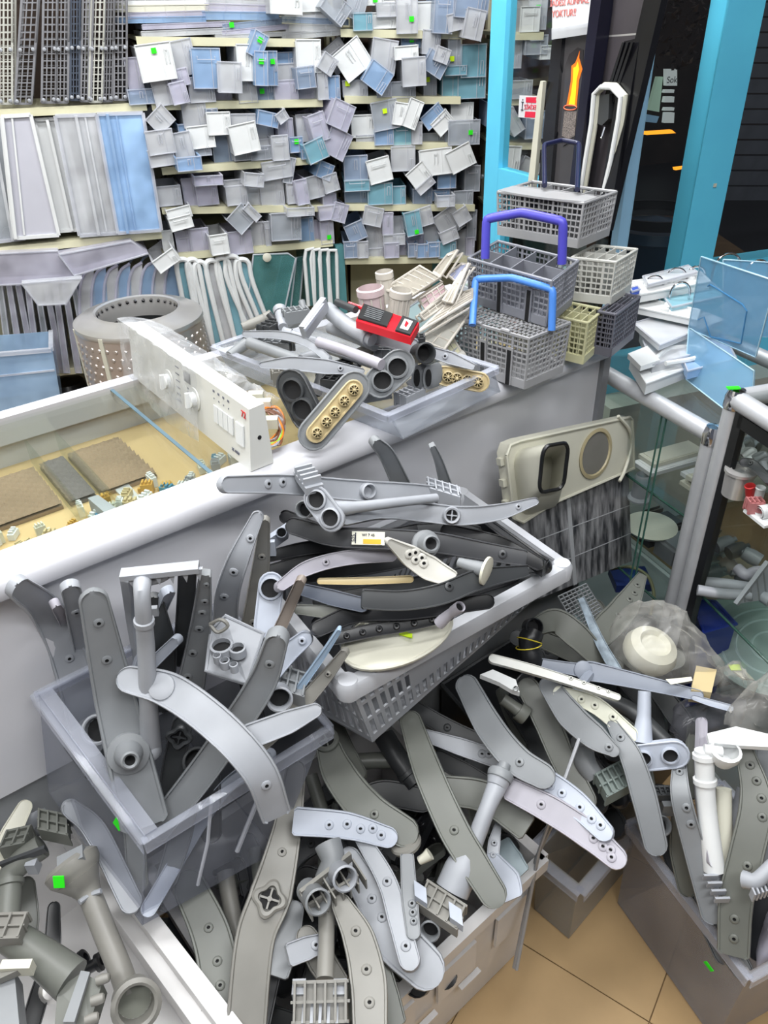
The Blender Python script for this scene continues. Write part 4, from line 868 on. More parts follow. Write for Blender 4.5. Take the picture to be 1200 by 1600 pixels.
for i in range(9):
    x, y = [(1165, 700), (1180, 690), (1195, 705), (1170, 715), (1190, 722), (1128, 700), (1140, 718), (1152, 706), (1198, 690)][i]; c = Z(x, y, .77)
    t = thing('pump_part', f'{["mid grey", "pale grey", "olive grey", "white"][i % 4]} pump housing, {ORD[i]} of those jumbled on the second showcase upper shelf', 'pump part', c, 'pump housings in the second showcase'); a = rsn.uniform(0, 3); ax = V((math.cos(a), math.sin(a), .3))
    MB().lathe(c, ax, [(.008, -.03), (.010, -.005), (.018, 0), (.019, .014), (.012, .018), (.005, .019)], 14).build('housing', [G_MID, G_LIGHT, G_OLIVE, WHITE][i % 4], t); ports_tube(t, c + UP * .016, V((math.sin(a), math.cos(a), .6)), .007, .02, [G_MID, G_LIGHT, G_OLIVE, WHITE][i % 4])
for i in range(8):
    x, y = [(1110, 830), (1130, 850), (1100, 860), (1150, 860), (1175, 870), (1140, 885), (1112, 895), (1165, 900)][i]; c = Z(x, y, .52 - .05 * (i > 4))
    t = thing('motor_part', 'dim dark motor part lying deep inside the second showcase', 'motor part', c, 'dark motor parts in the second showcase'); a = rsn.uniform(0, 3)
    MB().lathe(c, V((math.cos(a), math.sin(a), .2)), [(0, -.02), (.016, -.02), (.018, 0), (.015, .02), (.006, .022), (.006, .034), (0, .034)], 14).build('body', [G_DARK, G_MID, BROWNARM][i % 3], t)
pipe([(1092, 909), (1130, 912), (1170, 918)], .50, 8, G_LIGHT, 'upper grey pipe stub sticking out over the lower shelf of the second showcase', None, flare=None)
pipe([(1090, 922), (1130, 928), (1172, 930)], .51, 8, G_LIGHT, 'lower grey pipe stub touching the black gasket in the second showcase')
pipe([(1152, 888), (1166, 898), (1182, 893), (1205, 893)], .52, 8, G_LILAC, 'bent lilac grey pipe end above the pipe stubs in the second showcase')
pipe([(1190, 930), (1205, 940)], .50, 9, G_LIGHT, 'short grey pipe end below the ribbed funnel at the right edge')
fn_ = thing('ribbed_funnel', 'grey ribbed flange leaning across the lower shelf of the second showcase', 'flange', Z(1175, 915, .48)); m = MB()
A_, B_, C_ = Z(1150, 944, .50), Z(1200, 878, .58), Z(1206, 935, .49); m.prism([A_, B_, C_], tocam(A_) * .004); m.bar(A_, B_, .009, .012); m.build('plate', G_LIGHT, fn_)
for u in (.2, .4, .6, .8): MB().bar(A_.lerp(B_, u) + UP * .004, A_.lerp(C_, u) + UP * .004, .003, .008).build('rib', G_MID, fn_)
# microwave turntable plates and blue crate at the case foot
PLG = clear('greenish glass plate', (176, 190, 188), body=.7)
for i, (x, y, z, r) in enumerate([(1205, 1010, .30, .14), (1196, 1000, .275, .145), (1188, 1002, .25, .15)]):
    t = thing('turntable_plate', ['topmost', 'second', 'lowest'][i] + ' greenish glass turntable plate stacked under the second showcase shelf', 'plate', Z(x, y, z), 'glass turntable plates'); c = Z(x, y, z); nn = (UP + V((-.25, -.2, 0))).normalized()
    MB().lathe(c, nn, [(0, -.004), (r * .93, -.004), (r, .008), (r, .011), (r * .9, 0), (0, 0)], 44).build('disc', PLG, t)
    for q in (.3, .55, .78): MB().lathe(c, nn, [(r * q - .003, 0), (r * q, .004), (r * q + .003, 0)], 44).build('ring', clear('ring glass', (206, 220, 220), body=.85), t)
bc = thing('blue_crate', 'blue plastic crate glimpsed below the pipe stubs of the second showcase', 'crate', Z(1095, 980, .2)); P = [Z(1080, 935, .36), Z(1118, 940, .36), Z(1150, 975, .36), Z(1100, 990, .36)]
MB().prism(P, UP * -.25).build('body', plastic('deep blue plastic', (34, 56, 150)), bc); MB().tube(P + [P[0]], .005, 6).build('rim', plastic('deep blue plastic', (34, 56, 150)), bc)
# things on top of showcase one
def on1(x, y, z=.857): return Z(x, y, z)
for i, (q, z, h, mt, lb) in enumerate([
    ([(985, 560), (1068, 540), (1075, 575), (1010, 600)], .885, .026, WHITE, 'lowest white moulded tray on the first showcase, nearest the counter'),
    ([(1000, 520), (1085, 500), (1105, 548), (1020, 570)], .905, .02, CLR, 'clear tray with rim lying over the lowest white tray'),
    ([(985, 478), (1000, 465), (1094, 485), (1090, 500)], .955, .016, WHITE, 'long white profiled strip in the pile on the first showcase'),
    ([(990, 505), (1080, 480), (1130, 500), (1030, 540)], .93, .012, CLF, 'frosted sheet tilted in the pile on the first showcase'),
    ([(985, 440), (1095, 425), (1110, 440), (992, 462)], .985, .02, WHITE, 'white tray with round studs at the top of the pile'),
    ([(1005, 432), (1075, 415), (1090, 425), (1012, 445)], 1.0, .008, CLR, 'thin clear sheet on the very top of the pile by the wire loops'),
    ([(1060, 545), (1130, 520), (1150, 560), (1075, 580)], .90, .02, CLB, 'blue tinted tray in the pile under the acrylic sheets'),
    ([(1030, 455), (1110, 440), (1135, 462), (1050, 480)], .965, .014, CLT, 'teal tinted tray with white edge in the pile on the first showcase'),
    ([(985, 450), (996, 447), (1000, 452), (988, 456)], 1.0, .01, plastic('blue scrap', (60, 90, 190)), 'small blue strip at the left end of the pile')]):
    t = thing('plastic_tray', lb, 'tray', Z(*q[0], z), 'trays piled on the first showcase'); P = [Z(x, y, z) for x, y in q]
    MB().prism(P, UP * -h).build('body', mt, t); MB().tube(P + [P[0]], .0032, 6).build('rim', mt if mt is WHITE else RIMC, t)
    if i in (0, 2, 4):
        for u in (.2, .5, .8):
            c = P[0].lerp(P[1], u).lerp(P[3].lerp(P[2], u), .5); MB().lathe(c, UP, [(.010, 0), (.009, .006), (.004, .008), (0, .006)], 14).build('stud', WHITE, t)
hd_ = thing('moulded_loop', 'white moulded handle lying on the lowest tray beside the acrylic sheets', 'handle piece', Z(1050, 560, .90))
Pn = [Z(x, y, .905) for x, y in ((1020, 565), (1045, 545), (1085, 543), (1096, 550), (1085, 560), (1040, 568))]; MB().tube(smooth_path(Pn, 20), .006, 7).build('loop', WHITE, hd_); MB().prism([Z(x, y, .90) for x, y in ((980, 560), (1010, 548), (1030, 570), (1000, 580))], UP * .012).build('base', WHITE, hd_)
for i, (x, y, w_) in enumerate([(1021, 440, 34), (1055, 430, 38), (1062, 450, 34), (1086, 425, 34), (1135, 412, 48), (1182, 418, 40)]):
    a, b = Z(x - w_ * .42, y + 8, .98), Z(x + w_ * .46, y + 8, .98); r = (b - a).length / 2; c = (a + b) / 2; d = (b - a).normalized()
    P = [a - UP * .06] + [c - d * r * math.cos(math.pi * k / 12) + UP * r * 1.15 * math.sin(math.pi * k / 12) for k in range(13)] + [b - UP * .07]
    tag(MB().tube(P, .0030, 7).build('wire_loop', CHROME), 'bent chrome wire loop above the tray pile, ' + ['leftmost', 'second from the left', 'third from the left, the lower one', 'fourth from the left', 'fifth from the left', 'rightmost'][i], 'wire loop', 'chrome wire loops')
ACR = clear('blue acrylic sheet', (150, 200, 232), body=.38, rough=.06, var=.1)
def sheet(px4, zz, label, th=.004, slot=None):
    P = [Z(x, y, z) for (x, y), z in zip(px4, zz)]; P[2] = P[1] + P[3] - P[0]; t = thing('acrylic_holder', label, 'holder', P[3], 'acrylic holders on the showcase'); n_ = flip_to((P[1] - P[0]).cross(P[3] - P[0]).normalized(), tocam(P[0]))
    MB().prism(P, n_ * th).build('sheet', ACR, t); MB().tube([p + n_ * th for p in P + [P[0]]], .0018, 5).build('edge', clear('acrylic edge', (190, 224, 240), body=.75), t)
    if slot: 
        Q = [P[0] + (P[1] - P[0]) * u + (P[3] - P[0]) * v + n_ * (th + .001) for u, v in slot]; MB().tube(Q, .0016, 5).build('slot_line', plastic('deep blue acrylic line', (70, 130, 176)), t)
sheet([(1098, 400), (1215, 438), (1230, 600), (1078, 512)], [1.13, 1.13, .95, .95], 'front blue acrylic leaflet holder with rounded cut-out, on the first showcase', slot=[(.17, .33), (.2, .3), (.68, .40), (.75, .46), (.78, .9), (.35, .98), (.2, .75), (.12, .82)])
sheet([(1130, 405), (1215, 410), (1240, 520), (1130, 520)], [1.10, 1.10, .93, .93], 'rear blue acrylic holder standing behind the front one', .003)
sheet([(1078, 512), (1180, 580), (1150, 625), (1072, 592)], [.95, .95, .86, .86], 'lower blue acrylic sheet sloping down onto the showcase glass', .003)
tag(MB().box(Z(1146, 606, .962), X * .012, Y * .006, UP * .001).build('green_tape', TAGG), 'scrap of green tape on the corner of the second showcase', 'tape')

# ================================================================== CUTLERY BASKETS
def cutlery(name, label, Lp, Cp, Rp, zt, zb, mat, handle=None, cell=(.0115, .0105), div=True, lid=False, slots=False, band=.018, handle_mat=None, cover=False):
    Lt, Ct, Rt = Z(*Lp, zt), Z(*Cp, zt), Z(*Rp, zt); Bt = Lt + Rt - Ct; top = [Lt, Ct, Rt, Bt]; h = zt - zb; cen = (Lt + Rt) / 2
    bot = [upz(cen + (p - cen) * .95, zb) for p in top]
    t = thing(name, label, 'cutlery basket', upz(cen, zb), 'dishwasher cutlery baskets stacked at the counter end')
    for i in range(4):
        a, b, c, d = top[i], top[(i + 1) % 4], bot[(i + 1) % 4], bot[i]; m = MB(); n_ = (b - a).cross(UP).normalized(); nx = max(3, int((b - a).length / cell[0])); nz = max(3, int((h - band) / cell[1]))
        for k in range(nx + 1):
            u = k / nx; wd_ = .0019 if k % 6 else .005
            m.bar(a.lerp(b, u), d.lerp(c, u), wd_, .003, hint=n_)
        for k in range(nz + 1):
            v = k / nz * (1 - band / h); m.bar(a.lerp(d, v), b.lerp(c, v), .003, .002 if k else .006, hint=n_)
        m.prism([a.lerp(d, 1 - band / h), b.lerp(c, 1 - band / h), c, d], n_ * .003)
        m.build('grid_wall', mat, t)
    MB().prism(bot, UP * .003).build('bottom', mat, t)
    MB().tube(top + [top[0]], .0036, 6).build('rim', mat, t)
    if slots:
        for u in (.42, .78): 
            m = MB(); a, b = Lt.lerp(Ct, u), bot[0].lerp(bot[1], u); n_ = flip_to((Ct - Lt).cross(UP).normalized(), tocam(Lt)); e = (Ct - Lt).normalized()
            m.prism([a.lerp(b, .25) - e * .008 + n_ * .003, a.lerp(b, .25) + e * .008 + n_ * .003, b + e * .008 + n_ * .003, b - e * .008 + n_ * .003], n_ * .002); m.prism([a.lerp(b, .3) - e * .0045 + n_ * .0052, a.lerp(b, .3) + e * .0045 + n_ * .0052, b + e * .0045 + n_ * .0052, b - e * .0045 + n_ * .0052], n_ * .0008, 1); m.build('slot', [mat, HOLE], t)
    if div:
        m = MB(); m.prism([Lt.lerp(Bt, .5), Ct.lerp(Rt, .5), bot[1].lerp(bot[2], .5), bot[0].lerp(bot[3], .5)], (Rt - Ct).normalized() * .0025)
        for u in (.25, .5, .75): m.prism([Lt.lerp(Ct, u), Bt.lerp(Rt, u), bot[3].lerp(bot[2], u), bot[0].lerp(bot[1], u)], (Ct - Lt).normalized() * .0025)
        m.build('divider', mat, t)
    if lid:
        m = MB()
        for k in range(19): m.bar(Lt.lerp(Ct, k / 18) + UP * .002, Bt.lerp(Rt, k / 18) + UP * .002, .002 if k % 6 else .006, .002)
        for k in range(9): m.bar(Lt.lerp(Bt, k / 8) + UP * .002, Ct.lerp(Rt, k / 8) + UP * .002, .002 if k % 4 else .006, .002)
        m.build('lid', mat, t)
        for u in (.33, .7): MB().lathe(Lt.lerp(Ct, u) + UP * .004, Ct - Lt, [(.004, -.01), (.004, .01)], 8, cap=True).build('hinge', mat, t)
    if cover:
        MB().bar(Lt.lerp(Bt, .44).lerp(Ct.lerp(Rt, .44), .05), Lt.lerp(Bt, .44).lerp(Ct.lerp(Rt, .44), .95), .004, .01).build('cover_lip', mat, t)
        q = [Lt.lerp(Ct, u) for u in (0, .25, .5, .75, 1)]; back_ = [Lt.lerp(Bt, .42) .lerp(Ct.lerp(Rt, .42), u) for u in (1, .75, .5, .25, 0)]; bulge = (Ct - Lt).cross(UP).normalized(); bulge = flip_to(bulge, tocam(Lt))
        q = [p + bulge * .012 * math.sin(math.pi * i / 4) for i, p in enumerate(q)]; MB().prism(q + back_, UP * .004).build('cover_plate', mat, t)
    if handle:
        hp, hr = handle; P = [Z(x, y, z) for x, y, z in hp]; n = len(P); m = MB(); Q = []
        for i, p in enumerate(P):
            if 0 < i < n - 1 and (P[i - 1] - p).length > .03 and (P[i + 1] - p).length > .03: A1, A2 = p.lerp(P[i - 1], .22), p.lerp(P[i + 1], .22); Q += [A1, A1.lerp(p, .55).lerp(A2.lerp(p, .9), .2), A1.lerp(p, .8).lerp(A2.lerp(p, .8), .5), A2.lerp(p, .55).lerp(A1.lerp(p, .9), .2), A2]
            else: Q.append(p)
        m.tube(Q, hr, 10); m.build('handle', handle_mat, t)
    return t
BG = plastic('basket grey', (158, 158, 160)); BG2 = plastic('basket slate grey', (132, 134, 142)); 
k1 = cutlery('cutlery_basket', 'grey cutlery basket with gridded lid, lowest of the stack, light blue handle', (710, 497), (827, 530), (890, 505), 1.055, .95, BG, div=False, lid=True, slots=True,
    handle=([(738, 508, 1.06), (743, 436, 1.13), (800, 434, 1.145), (864, 452, 1.135), (862, 516, 1.06)], .0074), handle_mat=plastic('cornflower handle', (78, 136, 220), rough=.35))
k2 = cutlery('cutlery_basket', 'slate grey compartment basket with thick purple handle, middle of the stack', (732, 404), (862, 440), (903, 408), 1.15, 1.06, BG2, cell=(.012, .0105), slots=True,
    handle=([(758, 404, 1.155), (760, 342, 1.23), (815, 332, 1.245), (880, 346, 1.235), (878, 412, 1.155)], .0090), handle_mat=plastic('purple handle', (82, 78, 190), rough=.35))
k3 = cutlery('cutlery_basket', 'light grey basket with curved cover plate and navy handle, top of the stack', (778, 300), (912, 318), (963, 300), 1.245, 1.155, BG, cell=(.0115, .0105), cover=True,
    handle=([(851, 290, 1.26), (850, 226, 1.315), (878, 219, 1.32), (905, 224, 1.315), (902, 296, 1.26)], .0055), handle_mat=plastic('navy handle', (26, 30, 64), rough=.3))
k4 = cutlery('cutlery_basket', 'pale grey open cutlery basket without handle, right of the middle basket', (893, 403), (962, 410), (995, 390), 1.135, 1.045, plastic('basket pale grey', (196, 196, 190)), cell=(.0115, .0105))
k5 = cutlery('cutlery_basket', 'cream yellow cutlery basket under the pale grey one', (868, 494), (918, 505), (943, 484), 1.04, .95, plastic('basket cream yellow', (200, 198, 160)), cell=(.0115, .0105))
k6 = cutlery('cutlery_basket', 'dark slate cutlery basket at the counter end, half under the pale one', (935, 487), (962, 492), (999, 464), 1.045, .952, plastic('basket dark slate', (98, 98, 108)), cell=(.011, .0105))

# ================================================================== COOKER HOOD PANELS leaning behind the baskets
HK = plastic('black hood enamel', (20, 20, 24), rough=.22, var=.3); HK2 = plastic('dark grey hood steel', (66, 62, 66), rough=.35)
HP = W0 + WD * .45; 
def hq(x, y, off=0): return PL(x, y, W0 - WN * (.05) + WN * 0 - WN * off, WN)
LN = -WN
def hood(name, label, pts, off0, off1, th, mat, cat='panel'):
    """leaning slab: first half of the points is the top (nearer the leaf), rest the foot"""
    k = len(pts) // 2; P = [hq(x, y, off0 if i < k else off1) for i, (x, y) in enumerate(pts)]
    t = thing(name, label, cat, P[-1], 'cooker hood panels leaning at the door'); MB().prism(P, LN * th).build('panel', mat, t); return t, P
h1, P1 = hood('cooker_hood', 'tall black hood panel with picture of a flame, behind the cutlery baskets', [(868, 62), (945, 30), (908, 330), (842, 330)], .02, .10, .012, plastic('charcoal printed panel', (62, 60, 62), rough=.3))
MB().prism([hq(868, 62, .033), hq(884, 57, .033), hq(862, 330, .113), hq(842, 330, .113)], LN * .012).build('side_flange', HK, h1)
def h1q(x, y, o=.0): # on the front face of h1
    n_ = (P1[1] - P1[0]).cross(P1[3] - P1[0]).normalized(); n_ = flip_to(n_, LN); return PL(x, y, P1[0] + LN * (.0125 + o), n_)
MB().prism([h1q(x, y) for x, y in ((903, 74), (912, 78), (910, 120), (905, 170), (898, 218), (880, 228), (872, 205), (872, 160), (878, 118), (890, 85))], LN * .0015).build('glass_plate', plastic('dark printed glass', (52, 50, 52), rough=.12), h1)
FY = plastic('printed flame yellow', (255, 214, 30), var=.04); FO = plastic('printed flame orange', (246, 120, 24), var=.04)
MB().prism([h1q(x, y, .002) for x, y in ((906, 79), (905, 90), (910, 108), (905, 125), (903, 145), (901, 166), (885, 166), (888, 150), (892, 128), (893, 103), (899, 98), (903, 88))], LN * .0004).build('flame_print', FO, h1)
MB().prism([h1q(x, y, .0028) for x, y in ((903, 96), (905, 108), (901, 125), (900, 145), (898, 164), (889, 163), (892, 148), (895, 128), (896, 106), (900, 104))], LN * .0004).build('flame_print', FY, h1)
MB().tube([h1q(891 + 10 * math.cos(a) + 0, 168 + 4 * math.sin(a), .003) for a in [k * math.pi / 8 for k in range(17)]], .0016, 5).build('print_ring', plastic('print ring red', (230, 120, 90)), h1)
MB().prism([h1q(x, y, .0024) for x, y in ((882, 174), (901, 174), (898, 212), (888, 218), (878, 212))], LN * .0004).build('print_cylinder', plastic('printed perforated metal', (112, 104, 100), var=.8, scale=300), h1)
h2, P2 = hood('cooker_hood', 'deep black hood flank right of the flame panel', [(950, -60), (968, -60), (912, 330), (903, 330)], .03, .09, .04, plastic('navy black enamel', (22, 22, 38), rough=.2))
h3, P3 = hood('cooker_hood', 'wide black hood body with vents leaning on the pale blue door edge', [(955, -60), (1060, -60), (950, 360), (905, 360)], .015, .05, .02, HK2)
h4, P4 = hood('cooker_hood', 'narrow black hood strip with folded lip, rightmost of the leaning panels', [(1030, -60), (1058, -60), (958, 360), (932, 360)], .04, .08, .02, HK)
h5, P5 = hood('cooker_hood', 'black angular hood bracket piece in front of the wide hood body', [(985, 64), (1010, 58), (965, 320), (945, 320)], .05, .09, .02, HK)
for k in range(3): 
    q = [(975 + k * 7, 66), (978 + k * 7, 66), (950 + k * 6, 160), (944 + k * 6, 160)]; MB().prism([hq(x, y, .075) for x, y in q], LN * .006).build('fin', HK, h5)
for j in range(9):
    for i in range(2): MB().prism([hq(x, y, .041) for x, y in ((955 + i * 7 - j * .8, 105 + j * 3.6), (960 + i * 7 - j * .8, 104 + j * 3.6), (960 + i * 7 - j * .8, 106 + j * 3.6), (955 + i * 7 - j * .8, 107 + j * 3.6))], LN * .001).build('vent_slot', HOLE, h3)
MB().bar(hq(945, 57, .042), hq(1011, 52, .042), .004, .004).build('hinge_rod', STEEL, h3)
# white rubber frames
fr_ = thing('gasket_hoop', 'white inverted U shaped plastic frame standing in front of the hood bodies', 'frame', hq(930, 290, .1))
Pf = [hq(x, y, .09) for x, y in ((912, 300), (920, 250), (930, 190), (934, 145), (945, 134), (962, 135), (976, 150), (972, 185), (960, 250), (948, 300))]
MB().tube(Pf, .0085, 8).build('outer_bead', CREAM, fr_); MB().tube([p + LN * .012 - V((0, 0, .002)) for p in Pf], .006, 8).build('inner_bead', WHITE, fr_)
kb = thing('hood_bracket', 'dark grey bracket with chrome pin hanging inside the white frame', 'bracket', hq(950, 170, .08)); Pb = [hq(x, y, .07) for x, y in ((942, 148), (962, 146), (960, 185), (950, 195), (938, 190))]
MB().prism(Pb, LN * .02).build('plate', G_DARK, kb); MB().tube([hq(945, 198, .09), hq(940, 214, .09)], .0022, 6).build('pin', CHROME, kb); MB().lathe(hq(940, 215, .09), UP, [(0, -.004), (.004, 0), (0, .004)], 8).build('pin_head', CHROME, kb)
w1 = thing('white_strip', 'tall white plastic strip leaning left of the flame panel', 'strip', hq(838, 300, .1)); Pw = [hq(x, y, .07) for x, y in ((850, 126), (854, 127), (852, 150), (838, 302), (828, 302), (844, 160), (843, 155))]
MB().prism(Pw, LN * .012).build('strip', CREAM, w1)
# paper notice and sticker on the door glass
pap = thing('paper_notice', 'white paper notice with faded red capitals taped high on the hood panel', 'notice', hq(895, 50, .1)); Pp = [hq(x, y, .06) for x, y in ((864, -40), (930, -50), (927, 40), (863, 51))]
MB().prism(Pp, LN * .0008).build('paper', plastic('paper', (226, 226, 230), rough=.8, var=.01), pap); REDI = plastic('faded red ink', (226, 130, 124), rough=.9)
rt = (Pp[1] - Pp[0]).normalized(); ut = (Pp[0] - Pp[3]).normalized(); ut = (ut - rt * ut.dot(rt)).normalized()
text_on('lettering', 'İADESİ ALINMAZ', hq(889, 3, .0625), rt, ut, .021, REDI, pap); text_on('lettering', 'YOKTUR!!', hq(881, 21, .0625), rt, ut, .023, REDI, pap)
MB().prism([hq(x, y, .062) for x, y in ((862, 44), (930, 34), (929, 52), (862, 62))], LN * .0005).build('clear_tape', CLR, pap)
stk = thing('door_sticker', 'small white and red rectangular sticker on the open door glass', 'sticker', dl(825, 170, .01)); Ps = [dl(x, y, .012) for x, y in ((812, 149), (840, 150), (838, 186), (810, 183))]
MB().prism(Ps, -WN * .0008).build('paper', plastic('paper', (226, 226, 230), rough=.8, var=.01), stk); RED = plastic('sticker red', (226, 40, 70), rough=.6)
for q in (((822, 152), (839, 152), (838, 161), (822, 160)), ((821, 174), (838, 175), (837, 184), (820, 183))): MB().prism([dl(x, y, .011) for x, y in q], -WN * .0012).build('red_band', RED, stk)
rt = (Ps[1] - Ps[0]).normalized(); text_on('lettering', 'ÇEKİNİZ', dl(830, 168, .0095), -rt, UP, .019, RED, stk); text_on('lettering', 'İ', dl(816, 167, .0095), rt, UP, .035, INKD, stk)
# ================================================================== CONTAINERS IN FRONT OF THE COUNTER
BINW = plastic('off white bin plastic', (222, 220, 219), rough=.4, var=.06); BINBL = plastic('basket blue grey', (184, 186, 191), rough=.45, var=.04)
# tall clear tub at the left
L_, F_, R_ = Z(60, 1085, .74), Z(226, 1308, .62), Z(510, 1135, .64); K_ = L_ + R_ - F_
bF = Z(222, 1446, .44); bL = Z(76, 1238, .545); bR = Z(432, 1330, .42); bK = bL + bR - bF
tubt = tub('clear_tub', 'big clear plastic tub with thick rim, full of upright spray arms, before the counter', 'tub', [L_, F_, R_, K_], [bL, bF, bR, bK], CLTUB, RIMT, t=.003, rimw=.011, rimh=.022)
MB().prism([L_ + UP * .002, F_ + UP * .002, F_ + (R_ - F_).normalized() * .02 + UP * .002, L_ + (K_ - L_).normalized() * .02 + UP * .002], UP * .002).build('rim_ledge', RIMT, tubt)
e_ = (bF - F_); MB().tube([F_.lerp(R_, .34) - UP * .002, F_.lerp(R_, .34) + e_ * .5, F_.lerp(R_, .30) + e_ * .95], .003, 6).build('moulded_ridge', RIMC, tubt)
MB().tube([F_.lerp(R_, .62) + e_ * .35, F_.lerp(R_, .52) + e_ * .85], .004, 6).build('moulded_ridge', RIMC, tubt)
fc = Z(185, 1287, .60); fn_t = (F_ - L_).cross(bF - L_).normalized(); fn_t = flip_to(fn_t, tocam(fc)); fd = (F_ - L_).normalized()
pstk = PL(185, 1287, F_, fn_t); MB().box(pstk + fn_t * .001, fd * .008, fd.cross(fn_t) * .009, fn_t * .0006).build('price_sticker', TAGG, tubt)
text_on('lettering', 'SEBZE & MEYVE', PL(126, 1198, F_, fn_t) + fn_t * .0015, fd, (fn_t.cross(fd) if fn_t.cross(fd).z > 0 else fd.cross(fn_t)), .012, G_DARK, tubt)
# laundry basket
A = Z(543, 1062, .75); B = Z(878, 880, .75); C = Z(720, 768, .75); D = A + C - B; cen = (A + C) / 2
lt = [A, B, C, D]; lb = [upz(cen + (p - cen) * .90, .55) for p in lt]
lb[0] = Z(582, 1160, .56); lb[1] = Z(832, 940, .58); 
lb[2] = lb[1] + (lb[2] - lb[1]).normalized() * (C - B).length * .9; lb[3] = lb[0] + (lb[2] - lb[1])
bas = thing('laundry_basket', 'pale blue grey plastic basket with slotted sides, heaped with black and grey arms', 'basket', sum(lb, V((0, 0, 0))) / 4)
MB().prism(lb, UP * .004).build('bottom', BINBL, bas)
def lattice(a, b, c, d, n_, cols, rows, solid, mat, name='slotted_wall', v0=.16):
    """wall a-b top, d-c bottom with slots; solid: (u0,u1,v0,v1) plain field"""
    m = MB(); 
    def q(u, v): return a.lerp(b, u).lerp(d.lerp(c, u), v)
    m.prism([q(0, 0), q(1, 0), q(1, v0), q(0, v0)], n_ * .004); m.prism([q(0, .95), q(1, .95), q(1, 1), q(0, 1)], n_ * .004)
    vs = [v0 + (.95 - v0) * k / rows for k in range(rows + 1)]
    for i in range(cols):
        u0, u1 = i / cols, (i + 1) / cols; um = u0 + (u1 - u0) * .46
        for k in range(rows):
            va, vb = vs[k], vs[k + 1]; inside = solid and solid[0] < (u0 + u1) / 2 < solid[1] and solid[2] < (va + vb) / 2 < solid[3]
            if inside:
                if k == 0: m.prism([q(u0, va), q(um, va), q(um, va + .03), q(u0, va + .03)], n_ * .004)
                vc = va + (.03 if k == 0 else 0); m.prism([q(u0, vc), q(u1, vc), q(u1, vb), q(u0, vb)], n_ * .004)
            else:
                m.prism([q(u0, va), q(um, va), q(um, vb), q(u0, vb)], n_ * .004)
                vl = vb - (vb - va) * .16; m.prism([q(um, vl), q(u1, vl), q(u1, vb), q(um, vb)], n_ * .004)
    return m.build(name, mat, bas)
def inn(a, b): n_ = (b - a).cross(UP).normalized(); return flip_to(n_, cen - (a + b) / 2)
lattice(A, B, lb[1], lb[0], inn(A, B), 26, 3, (.22, .80, .1, .66), BINBL); lattice(B, C, lb[2], lb[1], inn(B, C), 14, 3, None, BINBL)
lattice(C, D, lb[3], lb[2], inn(C, D), 26, 3, (.22, .80, .1, .66), BINBL); lattice(D, A, lb[0], lb[3], inn(D, A), 14, 3, None, BINBL)
m = MB()
for i in range(4):
    a, b = lt[i], lt[(i + 1) % 4]; d = (b - a).normalized(); o = -inn(a, b)
    m.prism([a - d * .006 - o * .004 + UP * .002, a - d * .006 + o * .014 + UP * .0, a - d * .006 + o * .018 - UP * .006, a - d * .006 + o * .018 - UP * .030, a - d * .006 + o * .012 - UP * .030, a - d * .006 - o * .004 - UP * .012], (b - a) + d * .012)
    m.lathe(a + o * 0, UP, [(.019, -.030), (.020, -.006), (.015, .002), (0, .002)], 16)
m.build('rim', BINBL, bas)
# white bins on the floor
def floorbin(name, label, top, drop, mat, inset=.02, wall=.004, rimw=.016, cat='bin', rimh=.03, rm=None):
    c = sum(top, V((0, 0, 0))) / 4; bot = [upz(c + (p - c) * (1 - inset * 4), p.z - drop if drop else .004) for p in top]
    return tub(name, label, cat, top, bot, mat, rm or mat, t=wall, rimw=rimw, rimh=rimh)
a, b = Z(842, 1338, .33), Z(560, 1600, .33); dd = (b - a).normalized(); pp_ = flip_to(V((-dd.y, dd.x, 0)), V((-1, .2, 0)))
cbn = floorbin('white_bin', 'big white plastic bin on the floor, overflowing with grey spray arms', [a, b + dd * .12, b + dd * .12 + pp_ * .44, a + pp_ * .44], None, BINW, .01)
for u in (.15, .5, .85): 
    q = a.lerp(b, u) - pp_ * .004 - UP * .12; MB().box(q, dd * .045, pp_ * .003, UP * .045).build('wall_panel', BINW, cbn)
for u, z in ((.36, .14), (.62, .14), (.88, .14)): MB().prism([upz(a.lerp(b, u) - pp_ * .012, z), upz(a.lerp(b, u + .12) - pp_ * .012, z), upz(a.lerp(b, u + .12) - pp_ * .012, z + .006), upz(a.lerp(b, u) - pp_ * .012, z + .006)], pp_ * .01).build('moulded_lug', BINW, cbn)
a, b = Z(112, 1290, .40), Z(352, 1610, .40); dd = (b - a).normalized(); pq = flip_to(V((-dd.y, dd.x, 0)), V((-1, -.2, 0)))
lbn = floorbin('white_bin', 'white plastic bin at the lower left corner, holding pump elbows and pipes', [a, b + dd * .1, b + dd * .1 + pq * .36, a + pq * .36], .17, BINW, .02, rimw=.022)
MB().prism([a + pq * .004 - UP * .028, b + pq * .004 - UP * .028, b + pq * .026 - UP * .030, a + pq * .026 - UP * .030], UP * .006).build('inner_ledge', BINW, lbn)
# support below the lower left bin
bs = [p - UP * .175 for p in [a, b, b + pq * .36, a + pq * .36]]; c = sum(bs, V((0, 0, 0))) / 4; bs = [upz(c + (p - c) * .85, .22) for p in bs]
tag(MB().prism(bs, UP * -.215).build('carton', plastic('brown cardboard', (150, 120, 86), rough=.9)), 'brown carton hidden under the lower left bin', 'carton')
# clear tray under the right hand pile
P4 = [Z(838, 1330, .22), Z(905, 1384, .22), Z(1010, 1262, .22)]; P4.append(P4[0] + P4[2] - P4[1])
ct = floorbin('clear_tray', 'low clear tray with broad rim on the floor under the right hand heap', P4, None, clear('grubby clear plastic', (200, 198, 192), body=.22), .03, rimw=.02, rimh=.018, rm=RIMT, cat='tray')
